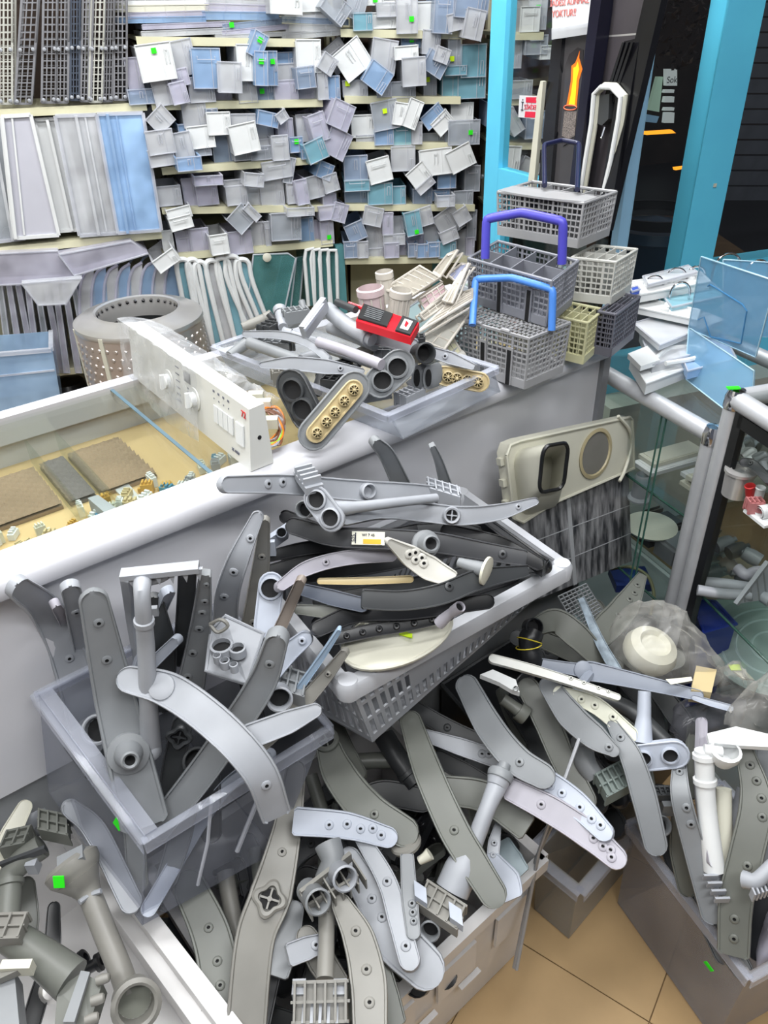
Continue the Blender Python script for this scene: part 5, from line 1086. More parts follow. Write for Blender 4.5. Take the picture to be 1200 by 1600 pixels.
# clear tub bottom right
P5 = [Z(988, 1288, .27), Z(1172, 1522, .27)]; dd = (P5[1] - P5[0]).normalized(); pq = flip_to(V((-dd.y, dd.x, 0)), X); P5 += [P5[1] + pq * .22, P5[0] + pq * .22]
rt_ = floorbin('clear_tub', 'smoky clear tub on the tan floor at the lower right, packed with upright arms', P5, None, clear('smoky tub plastic', (184, 182, 184), body=.26, rough=.1), .012, rimw=.012, rimh=.02, rm=RIMT, cat='tub')
q5 = P5[0].lerp(P5[1], .8) - pq * .006 - UP * .1; MB().box(q5 - pq * .004 + UP * .02, dd * .009, pq * .0006, UP * .005 + dd * .002).build('price_sticker', TAGG, rt_)

# ================================================================== LEFT TUB CONTENTS
GT = 'spray arms standing in the clear tub'; GB = 'spray arms in the laundry basket'; GC = 'spray arms heaped in the white bin'; GH = 'spray arms in the right hand heap'; GQ = 'spray arms in the lower right tub'
arm([(27, 916), (76, 959), (112, 1040), (138, 1160)], (.96, .62), [34, 46, 50, 44], G_LIGHT, 'long curved grey arm leaning out furthest left from the clear tub', GT, noz=(.62,))
arm([(110, 918), (130, 1000), (152, 1090)], (.93, .62), [28, 32, 34], G_LIGHT, 'rounded arm tip behind the broad flat arm in the clear tub', GT, noz=(.2,))
arm([(86, 944), (108, 985), (140, 1060)], (.90, .66), [14, 18, 20], G_LILAC, 'thin pale arm between the curved and the flat arms of the clear tub', GT)
arm([(147, 940), (180, 1090), (226, 1284)], (.92, .60), [42, 58, 66], G_MID, 'broad flat blue grey arm with conical spout standing in the clear tub', GT, hub=(.73, 'cone', 20), noz=(.1, .3), tips='rb')
arm([(262, 925), (240, 975), (214, 1060)], (.88, .70), [20, 22, 22], G_PALE, 'pale bluish translucent arm behind the tall pipe in the clear tub', GT, tilt=(.4, 0))
arm([(276, 1000), (240, 1035), (215, 1062)], (.80, .68), [16, 18, 18], G_PALE, 'short pale bar slanting behind the tall pipe in the clear tub', GT)
arm([(293, 890), (290, 950), (284, 1030)], (.95, .70), [28, 28, 26], G_DARK, 'dark grey arm standing directly behind the tall pipe head', GT)
arm([(240, 940), (258, 1020), (252, 1100)], (.86, .62), [30, 34, 30], G_DARK, 'shadowed dark arm right of the tall pipe stem', GT)
arm([(321, 896), (312, 990), (293, 1098)], (.95, .64), [18, 34, 44], G_MID, 'straight grey arm with a row of jets, right of the tall pipe', GT, noz=((.06, .3), (.2, .2), (.30, 0), (.44, -.1), (.63, -.3), (.80, -.3)), tips='br')
arm([(197, 905), (206, 960), (222, 1050)], (.93, .70), [12, 16, 16], G_LIGHT, 'narrow arm edge hidden left of the tall pipe', GT, tilt=(.8, 0))
arm([(204, 1062), (268, 1080), (345, 1137), (405, 1205), (431, 1272)], (.80, .79, .77, .72, .64), [40, 52, 52, 50, 44], G_LIGHT, 'big light grey curved arm hooked over the right rim of the clear tub', GT, hub=(.20, 'boss', 20), noz=(.82,), tips='rb')
arm([(433, 1000), (410, 1065), (370, 1130), (312, 1212), (250, 1290)], (.86, .56), [36, 45, 45, 44, 40], G_MID, 'thick glossy grey curved arm crossing the clear tub from upper right', GT, noz=(.12,), th=.024)
arm([(392, 1150), (450, 1128), (492, 1110)], (.74, .76), [38, 36, 22], G_LIGHT, 'short light grey blade pointing right above the tub rim', GT, tips='rr')
arm([(476, 998), (448, 1022), (424, 1050)], (.80, .76), [26, 32, 32], G_PALE, 'pale bluish arm end with one jet between tub and basket', GT, noz=(.05,))
arm([(530, 984), (500, 1030), (468, 1075)], (.84, .74), [7, 10, 11], plastic('steel blue plastic', (150, 170, 190)), 'thin steel blue strip pointing up beside the basket corner', GT, tilt=(.5, .5))
arm([(538, 1020), (505, 1062), (455, 1118), (400, 1170)], (.80, .66), [14, 22, 26, 24], G_WARM, 'slender warm grey arm pointing up at the basket corner', GT, noz=(.25,), tips='rb')
arm([(285, 1130), (272, 1190), (262, 1250)], (.66, .54), [30, 32, 28], G_DARK, 'dark grey arm with clover hub down inside the clear tub', GT, hub=(.15, 'clover', 17))
arm([(420, 1180), (340, 1245), (232, 1420)], (.60, .50, .46), [20, 22, 22], G_PALE, 'pale bar seen through the right wall of the clear tub', GT)
arm([(110, 1262), (150, 1300), (205, 1410)], (.56, .47), [24, 30, 30], G_LIGHT, 'light arm seen through the left wall of the clear tub', GT)
arm([(175, 1190), (205, 1260), (215, 1380)], (.60, .46), [24, 30, 28], G_OLIVE, 'olive grey arm low in the near corner of the clear tub', GT)
arm([(300, 1200), (285, 1290), (262, 1370)], (.58, .46), [28, 34, 30], G_MID, 'mid grey arm standing behind the near corner of the clear tub', GT)
arm([(345, 1120), (330, 1200), (330, 1300)], (.62, .46), [26, 30, 30], G_DARK, 'dark arm in the middle of the clear tub under the light curved one', GT)
arm([(383, 1060), (400, 1120), (410, 1220)], (.66, .48), [22, 26, 26], G_BLACK, 'black arm low against the right wall of the clear tub', GT)
arm([(165, 1100), (188, 1160), (200, 1240)], (.64, .50), [20, 24, 24], G_DARK, 'dark arm deep behind the conical spout in the clear tub', GT)
tp = pipe([(224, 900), (222, 930), (228, 1010), (232, 1100), (236, 1175)], (.95, .95, .86, .76, .66), [15, 12, 13, 13, 15], G_LIGHT, 'tall grey feed pipe with a toothed bracket head standing in the clear tub', None, rings=(.42,), name='feed_pipe')
hc_ = Z(250, 892, .965); ax_ = pdir((192, 896), (310, 884), .965); MB().box(hc_, ax_ * .052, ax_.cross(UP) * .010, UP * .004).build('bracket_plate', G_LIGHT, tp)
for k in range(6): MB().prism([hc_ + ax_ * (-.045 + k * .018), hc_ + ax_ * (-.033 + k * .018), hc_ + ax_ * (-.039 + k * .018) - UP * .02], ax_.cross(UP) * .006).build('bracket_tooth', G_LIGHT, tp)
MB().tube(smooth_path([Z(226, 905, .945), Z(248, 900, .95), Z(262, 892, .96)], 8), .0105, 12).build('elbow', G_LIGHT, tp); MB().tube([hc_ - ax_ * .052, hc_ + ax_ * .052], .0045, 8).build('bracket_rod', G_LIGHT, tp)
for y in (955, 1092, 1128): c = Z(238, y, .95 - (y - 900) * .00105); MB().box(c, ax_ * .008, ax_.cross(UP) * .004, UP * .007).build('clip', G_LIGHT, tp)
MB().lathe(Z(234, 1172, .67), UP, [(0, -.016), (.014, -.01), (.017, 0), (.014, .01), (.006, .016)], 16).build('ball_end', G_LIGHT, tp)
sm = thing('sump_cover', 'light grey moulded sump cover with openings, lying between tub and basket', 'cover', Z(370, 1010, .78)); P = [Z(330, 985, .80), Z(352, 962, .82), Z(412, 990, .80), Z(386, 1068, .76), Z(322, 1048, .77)]
MB().prism(P, UP * -.006).build('plate', G_LIGHT, sm); MB().tube(P + [P[0]], .003, 6).build('rim', G_LIGHT, sm)
for (x, y, r) in ((347, 1014, .014), (372, 1018, .010), (352, 1038, .006), (366, 1044, .005), (340, 1030, .005)):
    c = Z(x, y, .795); mm = MB().lathe(c, UP, [(r * 1.25, -.006), (r * 1.25, .008), (r, .009), (r, .0)], 18); mm.lathe(c, UP, [(r, .001), (0, .001)], 14, mi=1); mm.build('opening', [G_LIGHT, HOLE], sm)
MB().tube(smooth_path([Z(328, 975, .83), Z(345, 968, .84), Z(356, 978, .83), Z(340, 988, .82), Z(328, 975, .83)], 14), .003, 6).build('bail', G_WARM, sm)
cn = thing('pipe_connector', 'grey box connector with round open port below the sump cover', 'connector', Z(437, 1092, .74)); ribbox(cn, Z(452, 1070, .735), pdir((430, 1060), (475, 1075), .74) * .03, pdir((450, 1050), (440, 1095), .74) * .022, UP * .014, G_MID); ports_tube(cn, Z(437, 1092, .755), (tocam(Z(437, 1092, .75)) + V((.1, -.5, 0))), .0185, .03, G_LIGHT)
cn = thing('pipe_collar', 'pale grey collar ring half hidden left of the broad flat arm', 'collar', Z(152, 1140, .70)); ports_tube(cn, Z(152, 1140, .70), tocam(Z(152, 1140, .7)) + X * -.3, .022, .02, G_LIGHT)
cn = thing('pipe_collar', 'dark wheel collar low between the pipe and the glossy arm', 'collar', Z(307, 1190, .60)); ports_tube(cn, Z(307, 1190, .60), tocam(Z(307, 1190, .6)) + X * .2, .022, .02, G_DARK)

# arms standing between tub and basket
arm([(402, 808), (372, 875), (355, 930), (352, 985)], (.96, .90, .82, .72), [20, 34, 38, 38], G_LIGHT, 'tall curved grey arm standing left of the laundry basket, outer one', None, noz=((.15, .3), (.42, 0), (.66, -.2)))
arm([(414, 815), (406, 900), (394, 988)], (.94, .72), [16, 30, 38], G_WARM, 'tall warm grey arm standing against the laundry basket, inner one', None, noz=(.3, .9), tips='rb')
arm([(470, 908), (454, 945), (434, 990)], (.90, .80), [16, 18, 20], BROWNARM, 'narrow brownish grimy arm pointing up at the basket left edge', None, tips='rb')
cn = thing('arm_clip', 'pale two-hole plastic link standing at the basket left edge', 'link'   , Z(421, 940, .80)); plate_ports(cn, Z(420, 945, .82), tocam(Z(421, 940, .8)), UP + X * .2, .10, .036, (.8,), G_PALE, hr=.42)
MB().box(Z(428, 972, .79), X * .010, Y * .005, UP * .010).build('foot', G_PALE, cn)
cn = thing('arm_clip', 'pale notched clip behind the black arms at the basket left', 'link', Z(436, 835, .86)); m = MB().box(Z(436, 838, .86), pdir((420, 850), (452, 828), .86) * .022, UP * .012, Y * .008); m.box(Z(424, 856, .86), X * .007, Y * .004, UP * .014); m.build('body', G_PALE, cn); ports_tube(cn, Z(440, 832, .875), tocam(Z(440, 832, .88)), .009, .01, G_PALE)

# ================================================================== LAUNDRY BASKET CONTENTS
arm([(586, 690), (605, 712), (628, 760)], (.995, .95, .87), [18, 26, 30], G_MID, 'curved grey arm end sticking up behind the top of the basket, left one', GB)
arm([(675, 696), (686, 722), (697, 760)], (.95, .91, .85), [10, 14, 20], G_MID, 'narrow pointed arm sticking up behind the basket, right one', GB, tips='bb')
arm([(353, 757), (450, 757), (552, 766), (640, 770), (708, 776)], (1.03, .98, .93, .90, .86), [27, 32, 34, 31, 28], G_LIGHT, 'long straight light grey arm lying across from the counter rim to the basket', GB, noz=((.16, 0), (.22, .2)), hub=(.55, 'ring', 13), N=30)
B2, B2at = arm([(536, 814), (600, 796), (660, 800), (720, 806), (780, 800), (833, 784)], (.93, .91, .89, .88, .87, .87), [16, 32, 32, 31, 26, 13], G_LIGHT, 'light grey swan-shaped arm with round wheel, topmost in the laundry basket', GB, hub=(.55, 'wheel', 14), noz=(.9,), th=.014, N=30)
MB().tube(smooth_path([Z(520, 796, .95), Z(560, 792, .945), Z(620, 785, .935), Z(682, 778, .92)], 16), [.014, .009, .008, .0075], 12).build('feed_tube', G_LIGHT, B2)
hd = thing('double_port_pump', 'light grey double port pump head on top of the basket heap', 'pump head', Z(500, 790, .95)); nn = tocam(Z(500, 790, .96)) + X * -.3; plate_ports(hd, Z(506, 795, .965), nn, idir((492, 778), (518, 812), Z(506, 795, .965), nn), .075, .036, (-.9, .9), G_LIGHT, hr=.36)
m = MB(); c = Z(482, 752, .99); e = pdir((470, 735), (500, 775), .98); m.box(c, e * .028, UP * .006, e.cross(UP) * .014)
for k in range(4): m.box(c + e * (-.02 + k * .013) + UP * .01, e * .002, UP * .008, e.cross(UP) * .014)
m.build('bracket', G_LIGHT, hd); MB().tube([Z(497, 770, .975), Z(480, 745, .99)], .009, 10).build('neck', G_LIGHT, hd)
ports_tube(hd, Z(476, 796, .95), nn, .014, .02, G_MID)
hd = thing('ribbed_plug', 'grey box plug with ribs at the right end of the long straight arm', 'pump head', Z(692, 768, .87)); ribbox(hd, Z(692, 770, .885), pdir((665, 762), (718, 778), .88) * .030, Y * .016, UP * .014, G_LIGHT, 5); m = MB().box(Z(712, 778, .875), X * .008, Y * .012, UP * .016); m.build('clip', G_LIGHT, hd)
arm([(448, 808), (520, 838), (600, 838), (650, 840)], (.87, .86), [22, 30, 26, 20], G_BLACK, 'black arm lying behind the labelled dark arm in the basket', GB)
BA, at_ = arm([(460, 822), (520, 838), (600, 842), (680, 848), (750, 860), (820, 872)], (.90, .895, .89, .885, .87, .86), [28, 32, 34, 34, 30, 26], plastic('charcoal plastic', (62, 63, 66), rough=.35), 'long charcoal arm with white and yellow paper label across the basket', GB, noz=(.9,), tips='rb', N=30)
c, t_, s_, nn, hw = at_(.34); lab = MB().box(c + nn * .008, t_ * .026, s_ * hw * .62, nn * .0005).build('paper_label', plastic('label paper', (232, 230, 214), rough=.8, var=.01), BA)
MB().box(c + nn * .0088 + t_ * .006 - s_ * hw * .3, t_ * .014, s_ * hw * .22, nn * .0003).build('label_band', plastic('label yellow', (246, 186, 50), var=.02), lab); MB().box(c + nn * .0088 - t_ * .020, t_ * .0008, s_ * hw * .5, nn * .0003).build('label_line', INKD, lab)
ud = s_ if s_.z > 0 else -s_; rd = t_ if t_.dot(_rx) > 0 else -t_
text_on('lettering', '525', c + nn * .0092 - rd * .023, ud, -rd, .008, INKD, lab); text_on('lettering', 'WI 7 45', c + nn * .0092 + rd * .0 + ud * hw * .3, rd, ud, .006, INKD, lab)
sp_ = thing('spout', 'grey stepped spout with open end standing on the charcoal arm', 'spout', Z(676, 852, .92)); c = Z(664, 850, .895); d_ = (Z(682, 856, .94) - c).normalized(); mm = MB().lathe(c, tocam(c) + X * .35, [(.022, 0), (.022, .006), (.016, .008), (.014, .03), (.011, .032), (.009, .028)], 22); mm.lathe(c, tocam(c) + X * .35, [(.009, .028), (0, .02)], 14, mi=1); mm.build('body', [G_MID, HOLE], sp_)
arm([(608, 846), (640, 868), (672, 888), (708, 905)], (.93, .90, .88, .87), [12, 34, 40, 26], plastic('bone plastic', (200, 198, 190)), 'bone white spoon-shaped arm tip resting in the middle of the basket', GB, noz=((.3, .1), (.36, .5), (.42, 0), (.48, .4), (.55, .1)), tips='rb')
arm([(438, 916), (480, 888), (540, 872), (610, 868)], (.86, .86, .86, .85), [18, 24, 24, 20], G_LILAC, 'lilac grey curved arm under the charcoal arm at the basket left', GB, noz=(.5,))
arm([(568, 936), (630, 938), (690, 928), (750, 905), (822, 892)], (.89, .88, .875, .87, .85), [32, 32, 34, 34, 18], G_DARK, 'broad black arm slanting across the front of the basket', GB, noz=((.55, .4),), tips='bb')
sc = thing('spigot', 'grey spigot with cream ribbed washer lying on the black arm', 'spigot', Z(750, 888, .87)); c = Z(735, 884, .885); d_ = (Z(760, 892, .885) - c).normalized(); MB().tube([c - d_ * .02, c + d_ * .022], [.007, .012], 12).build('neck', G_MID, sc); MB().lathe(c + d_ * .024, d_, [(.022, 0), (.022, .004), (.008, .006), (0, .006)], 20).build('washer', CREAM, sc)
arm([(498, 982), (560, 958), (640, 955), (760, 940)], (.82, .82, .82, .81), [26, 30, 28, 24], G_BLACK, 'glossy black arm lying along the front rim of the basket', GB)
arm([(524, 998), (580, 985), (640, 975), (700, 962)], (.80, .80), [20, 22, 22, 18], G_BLACK, 'black arm with a row of jets just above the oval tray', GB, noz=(.1, .25, .4, .55, .7, .85))
arm([(476, 922), (520, 934), (566, 945)], (.85, .84), [20, 26, 24], plastic('slate blue plastic', (78, 84, 96)), 'slate blue arm wedged between black arms at the basket left', GB)
arm([(466, 952), (520, 957), (600, 965)], (.83, .81), [16, 22, 22], G_OLIVE, 'dim olive arm low at the left of the basket', GB)
arm([(500, 908), (560, 908), (640, 905)], (.84, .83), [10, 12, 12], BEIGE, 'thin beige strip between the black arms in the basket', GB)
arm([(418, 870), (470, 858), (530, 850)], (.84, .83), [18, 22, 22], G_BLACK, 'black arm at the back left of the basket beneath the lilac one', GB)
arm([(415, 895), (470, 880), (520, 870)], (.82, .81), [22, 24, 24], G_BLACK, 'second black arm at the back left corner of the basket', GB)
arm([(700, 830), (780, 850), (840, 880)], (.81, .80), [24, 26, 22], G_BLACK, 'black arm end beneath the label arm at the basket right', GB)
for i, (p, z0) in enumerate([([(470, 900), (600, 880), (740, 850)], .74), ([(500, 940), (620, 920), (760, 890)], .72), ([(520, 965), (640, 945), (800, 900)], .72), ([(640, 830), (720, 830), (800, 850)], .76), ([(450, 880), (560, 850), (700, 820)], .76), ([(560, 985), (700, 950), (830, 905)], .70), ([(740, 820), (790, 845), (850, 885)], .77)]):
    arm(p, z0, [24, 28, 24], [G_BLACK, G_DARK][i % 2], ['dark arm bedded under the lilac arm', 'dark arm bedded under the spoon-shaped tip', 'dark arm bedded along the basket middle', 'dark arm under the swan-shaped arm', 'dark arm bedded at the basket back', 'dark arm bedded along the front wall', 'dark arm bedded against the right wall'][i] + ' inside the laundry basket', GB)
ov = thing('oval_cover', 'pale oval plastic cover with green sticker under the front rim of the basket', 'cover', Z(615, 1000, .76)); c = (Z(540, 1030, .765) + Z(700, 965, .775)) / 2; e = (Z(700, 965, .775) - Z(535, 1034, .765)) / 2; s2 = (Z(640, 1030, .76) - c); s2 = (s2 - e * s2.dot(e) / e.dot(e)).normalized() * .045; poly = [c + e * math.cos(a) * 1.0 + s2 * math.sin(a) * 1.1 for a in [2 * math.pi * k / 32 for k in range(32)]]
MB().prism(poly, UP * .006).build('shell', CREAM, ov); MB().tube([p + UP * .006 for p in poly + [poly[0]]], .003, 6).build('rim', CREAM, ov); MB().box(Z(634, 991, .778), pdir((620, 988), (650, 996), .77) * .011, pdir((634, 980), (634, 1000), .77) * .005, UP * .0006).build('price_sticker', TAGY, ov)
pipe([(686, 974), (702, 960), (716, 950)], (.80, .84), [10, 8, 7], G_LILAC, 'small lilac grey spout standing at the front rim of the basket', None, ends='b', name='spout', cat='spout')
bt = thing('black_tray', 'narrow black tray edge along the back right wall of the basket', 'tray', Z(800, 845, .77)); P = [Z(742, 806, .79), Z(752, 802, .79), Z(856, 876, .79), Z(848, 888, .79)]; MB().prism(P, UP * -.02).build('body', G_BLACK, bt); MB().tube(P + [P[0]], .003, 6).build('rim', G_BLACK, bt)

# ================================================================== CENTRAL BIN HEAP
arm([(462, 1205), (448, 1297), (424, 1396), (398, 1470), (384, 1612)], (.50, .49, .47, .44, .38), [30, 42, 60, 54, 52], G_WARM, 'broad arm with clover-shaped hub running down the left of the heap', GC, hub=(.53, 'clover', 22), noz=(.34,), N=32)
arm([(508, 1150), (528, 1205), (572, 1262), (632, 1300)], (.53, .50), [32, 50, 54, 44], G_OLIVE, 'olive grey curved arm with wheel hub below the basket corner', GC, hub=(.06, 'wheel', 19), noz=(.75,))
arm([(462, 1283), (542, 1290), (606, 1308)], (.52, .50), [40, 38, 30], G_PALE, 'pale arm end with five jets pointing right under the tub', GC, noz=((.32, -.1), (.5, .1), (.66, 0), (.8, .3), (.92, 0)), tips='br')
arm([(296, 1385), (329, 1458), (343, 1528), (346, 1612)], (.42, .36), [44, 52, 54, 50], G_OLIVE, 'dark olive curved arm with three jets low on the left of the heap', GC, noz=(.3, .55, .72, .88))
arm([(534, 1414), (560, 1465), (575, 1530), (578, 1600)], (.50, .47), [28, 44, 50, 46], G_WARM, 'curved arm with large jets at the bottom of the white bin', GC, noz=((.28, 0), (.6, 0), (.85, 0)))
arm([(546, 1344), (580, 1402), (617, 1465), (664, 1512)], (.47, .43), [36, 46, 64, 56], G_LIGHT, 'broad light grey blade with two jets, below the cone connector', GC, noz=(.35, .5))
arm([(566, 1310), (604, 1376), (622, 1435), (640, 1500)], (.49, .46), [22, 28, 30, 30], G_LIGHT, 'slim light arm curving down over the broad blade', GC, noz=((.35, 0), (.9, 0)))
arm([(636, 1338), (640, 1400), (646, 1458)], (.49, .47), [20, 24, 20], G_MID, 'upright slim grey arm with white jets right of the broad blade', GC, noz=((.62, .2), (.74, .2), (.86, .2)), tips='br')
arm([(452, 1492), (478, 1482), (500, 1474)], (.47, .46), [30, 30, 24], G_LIGHT, 'stub of a light arm with square lug in the middle of the heap', GC, noz=((.8, 0),), tips='br')
arm([(458, 1425), (446, 1475), (432, 1522)], (.43, .41), [30, 38, 34], G_MID, 'grey arm end tucked behind the clover arm', GC, tips='rb')
arm([(480, 1465), (503, 1502), (528, 1540)], (.43, .42), [30, 38, 34], G_WARM, 'short warm grey arm end below the stub', GC, tips='rb')
arm([(590, 1500), (606, 1560), (618, 1600)], (.42, .40), [30, 34, 30], G_OLIVE, 'arm tip at the very bottom beside the bin wall', GC, tips='rb')
arm([(420, 1520), (408, 1570), (400, 1612)], (.36, .34), [34, 36, 34], G_DARK, 'dark arm at the bottom edge right of the clover arm', GC)
mn = thing('twin_port_manifold', 'grimy grey manifold with two round open ports in the middle of the heap', 'manifold', Z(505, 1380, .50)); dP = (tocam(Z(515, 1390, .52)) + V((.5, -.6, .1))).normalized()
ports_tube(mn, Z(538, 1372, .535), dP, .0185, .05, G_LIGHT); ports_tube(mn, Z(496, 1408, .53), dP, .0185, .05, G_MID)
MB().tube(smooth_path([Z(512, 1318, .53), Z(520, 1345, .52), Z(512, 1375, .50)], 8), [.021, .018, .020], 14).build('neck', G_MID, mn)
ex_ = pdir((478, 1410), (560, 1345), .51); ey_ = pdir((500, 1350), (530, 1400), .51)
for k in range(8): MB().box(Z(478, 1415, .512).lerp(Z(562, 1365, .512), k / 7), ey_ * .020, ex_ * .0012, UP * .012).build('rib', G_WARM, mn)
MB().bar(Z(470, 1398, .52), Z(548, 1338, .52), .006, .02).build('flange', G_WARM, mn); MB().bar(Z(480, 1420, .51), Z(560, 1372, .51), .004, .02).build('flange', G_WARM, mn)
dp_ = pipe([(510, 1408), (510, 1470), (508, 1530)], (.48, .47), [12, 11, 12], G_WARM, 'straight warm grey pipe running down to the ribbed plug', None, name='feed_pipe')
pg = thing('ribbed_plug', 'pale ribbed plug housing at the bottom of the heap', 'plug', Z(500, 1572, .46)); ribbox(pg, Z(502, 1565, .475), X * .036, V((0, .02, .01)), V((0, -.008, .018)), G_WARM, 6); m = MB()
for k in range(5): m.box(Z(475 + k * 13, 1585, .475), X * .002, Y * .014, UP * .008)
for x in (468, 532): m.box(Z(x, 1548, .48), X * .009, Y * .010, UP * .012)
m.build('comb', G_LIGHT, pg)
pipe([(352, 1362), (362, 1420), (376, 1480)], (.38, .34), [12, 12, 11], G_WARM, 'shadowed grey pipe left of the clover arm', None, ends='b'); pipe([(398, 1325), (402, 1350), (406, 1385)], (.38, .36), [9, 9, 9], G_OLIVE, 'short shadowed pipe behind the clover arm')
pipe([(486, 1212), (498, 1250), (512, 1290)], (.44, .40), [10, 10, 9], G_OLIVE, 'dim pipe behind the olive wheel arm')
C15, _ = arm([(642, 1128), (668, 1204), (706, 1290), (738, 1345), (770, 1396)], (.55, .54, .52, .50, .48), [34, 44, 46, 44, 40], G_OLIVE, 'long olive grey arm lying diagonally over the middle of the white bin', GC, noz=(.53,), N=30)
bp = pipe([(779, 1222), (762, 1262), (740, 1318), (722, 1356), (706, 1392)], (.54, .53, .50, .48, .46), [15, 12, 13, 24, 24], G_LIGHT, 'grey pipe with a ball joint at its top and elbow at its foot, centre right', None, name='ball_joint_pipe')
MB().lathe(Z(779, 1218, .545), (Z(779, 1218, .545) - Z(762, 1262, .53)), [(0, -.018), (.015, -.012), (.0195, 0), (.015, .012), (0, .018)], 18).build('ball', G_LIGHT, bp)
MB().lathe(Z(782, 1211, .55), (Z(779, 1218, .545) - Z(762, 1262, .53)), [(.020, -.008), (.022, 0), (.020, .006), (.010, .010), (.010, .02), (0, .02)], 16).build('socket', G_MID, bp)
pb = thing('plug_block', 'pale grey latching plug block with open round port near the bin wall', 'plug', Z(690, 1420, .46)); ribbox(pb, Z(690, 1418, .475), pdir((655, 1395), (722, 1440), .47) * .034, pdir((700, 1395), (680, 1440), .47) * .018, UP * .012, G_WARM, 5)
for x, y in ((657, 1398), (712, 1432)): MB().box(Z(x, y, .49), pdir((655, 1395), (722, 1440), .47) * .011, Y * .012, UP * .008).build('latch', G_PALE, pb)
ports_tube(pb, Z(672, 1454, .45), tocam(Z(670, 1454, .45)) + V((-.2, -.5, 0)), .015, .03, G_MID)
arm([(730, 1072), (765, 1136), (806, 1186), (848, 1212)], (.57, .55), [36, 44, 44, 38], G_MID, 'taped translucent grey arm emerging below the basket', GC, noz=(.72,))
arm([(790, 1200), (850, 1222), (900, 1256), (944, 1300)], (.53, .52), [28, 40, 38, 28], G_PALE, 'very pale bluish arm with five jets reaching right over the bin edge', GC, noz=((.4, 0), (.52, 0), (.72, 0), (.86, 0), (.95, .2)))
arm([(796, 1232), (862, 1266), (920, 1304), (962, 1340)], (.52, .50), [34, 40, 40, 32], G_LILAC, 'pale lilac arm with square end and jets, lowest reaching right', GC, noz=((.25, 0), (.72, 0), (.84, 0), (.92, .2), (.97, -.2)), tips='br')
arm([(694, 1234), (760, 1246), (822, 1292)], (.49, .47), [42, 46, 40], G_OLIVE, 'olive grey arm lying under the ball joint pipe', GC, tips='rb')
arm([(662, 1148), (718, 1166), (778, 1186)], (.51, .50), [18, 26, 28], G_LIGHT, 'light grey arm with clipped end left of the ball joint', GC, tips='rb', noz=((.8, 0), (.88, .2)))
arm([(652, 1110), (705, 1140), (765, 1166)], (.48, .46), [26, 28, 26], G_DARK, 'dark arm behind the clipped light arm', GC, noz=(.45,))
arm([(688, 1186), (730, 1208), (770, 1232)], (.44, .43), [26, 28, 26], G_DARK, 'dark tapering arm between the olive arms', GC)
arm([(771, 1352), (790, 1378), (800, 1402)], (.42, .41), [34, 44, 32], G_PALE, 'pale thin blade beside the lower tip of the long olive arm', GC, tips='rb', th=.006)
arm([(785, 1316), (800, 1345), (815, 1364)], (.40, .39), [24, 34, 26], plastic('blue grey blade', (136, 150, 156)), 'blue grey fin against the right wall of the white bin', GC, th=.006, tips='bb')
arm([(778, 1290), (772, 1318), (770, 1345)], (.44, .42), [10, 18, 18], G_LIGHT, 'small triangular arm tip with jets under the lilac arm', GC, noz=(.5, .85), th=.01)
arm([(520, 1120), (535, 1160), (560, 1210)], (.46, .44), [22, 26, 26], G_OLIVE, 'shadowed arm right of the wheel hub', GC)
pipe([(600, 1150), (625, 1190), (650, 1225)], (.42, .38), [16, 16, 14], G_DARK, 'dark fat pipe in the shade under the basket', None, rings=(.8,)); pipe([(560, 1190), (600, 1188), (640, 1192)], (.38, .38), [12, 12, 12], G_OLIVE, 'dim pipe lying level under the basket', None)
arm([(548, 1256), (600, 1240), (660, 1250)], .36, [34, 40, 36], G_DARK, 'wide dark arm deep in the bin under the basket', GC)
cp_ = thing('ribbed_stopper', 'warm grey ribbed round cap in the middle of the heap', 'cap', Z(634, 1318, .48)); MB().lathe(Z(636, 1322, .48), tocam(Z(634, 1318, .48)) + V((-.4, .9, .3)), [(.024, 0), (.026, .006), (.024, .010), (.012, .012), (0, .012)], 22).build('cap', G_WARM, cp_)
pipe([(655, 1345), (664, 1340), (672, 1334)], (.47, .48), [6, 7, 9], CREAM, 'small cream nozzle stub beside the ribbed cap', None, name='nozzle_stub', cat='nozzle')
arm([(546, 1362), (530, 1330), (520, 1300)], .40, [20, 24, 20], G_DARK, 'dark arm behind the twin port manifold', GC)

# ================================================================== RIGHT HAND HEAP
arm([(836, 979), (868, 970), (900, 992), (930, 1022)], (.58, .57, .55, .52), [28, 38, 40, 32], G_OLIVE, 'dark olive hook-shaped arm behind the basket corner', GH)
arm([(1003, 900), (978, 946), (950, 978), (915, 1012)], (.50, .50), [14, 40, 44, 38], G_OLIVE, 'olive grey arm with dotted end pointing up to the showcase foot', GH, noz=((.12, 0), (.2, .1), (.28, 0), (.5, 0)), tips='bb')
arm([(909, 937), (936, 1000), (964, 1050)], (.56, .53), [10, 15, 18], plastic('speckled blue grey', (130, 142, 152), var=.35, scale=60), 'narrow speckled blue grey arm crossing in front of the dotted arm', GH, tips='bb')
H28, _ = arm([(840, 1036), (900, 1046), (925, 1049), (1008, 1067), (1090, 1086)], (.56, .55, .55, .55, .55), [16, 20, 30, 22, 16], plastic('blue slate plastic', (140, 146, 158)), 'long blue grey arm with flat hub lying across the right heap', GH, hub=(.36, 'boss', 14), th=.014, N=30)
MB().tube(smooth_path([Z(922, 1052, .548), Z(908, 1070, .545), Z(902, 1086, .54)], 8), [.009, .010, .012], 8).build('side_branch', plastic('blue slate plastic', (140, 146, 158)), H28)
arm([(770, 1030), (830, 1046), (900, 1068), (964, 1090)], (.60, .59, .58, .57), [14, 15, 13, 10], plastic('bright off white plastic', (218, 218, 212)), 'thin off-white arm with little teeth below the basket corner', GH, noz=((.62, .6), (.72, .6), (.84, .6), (.92, .6)), tilt=(0, .6))
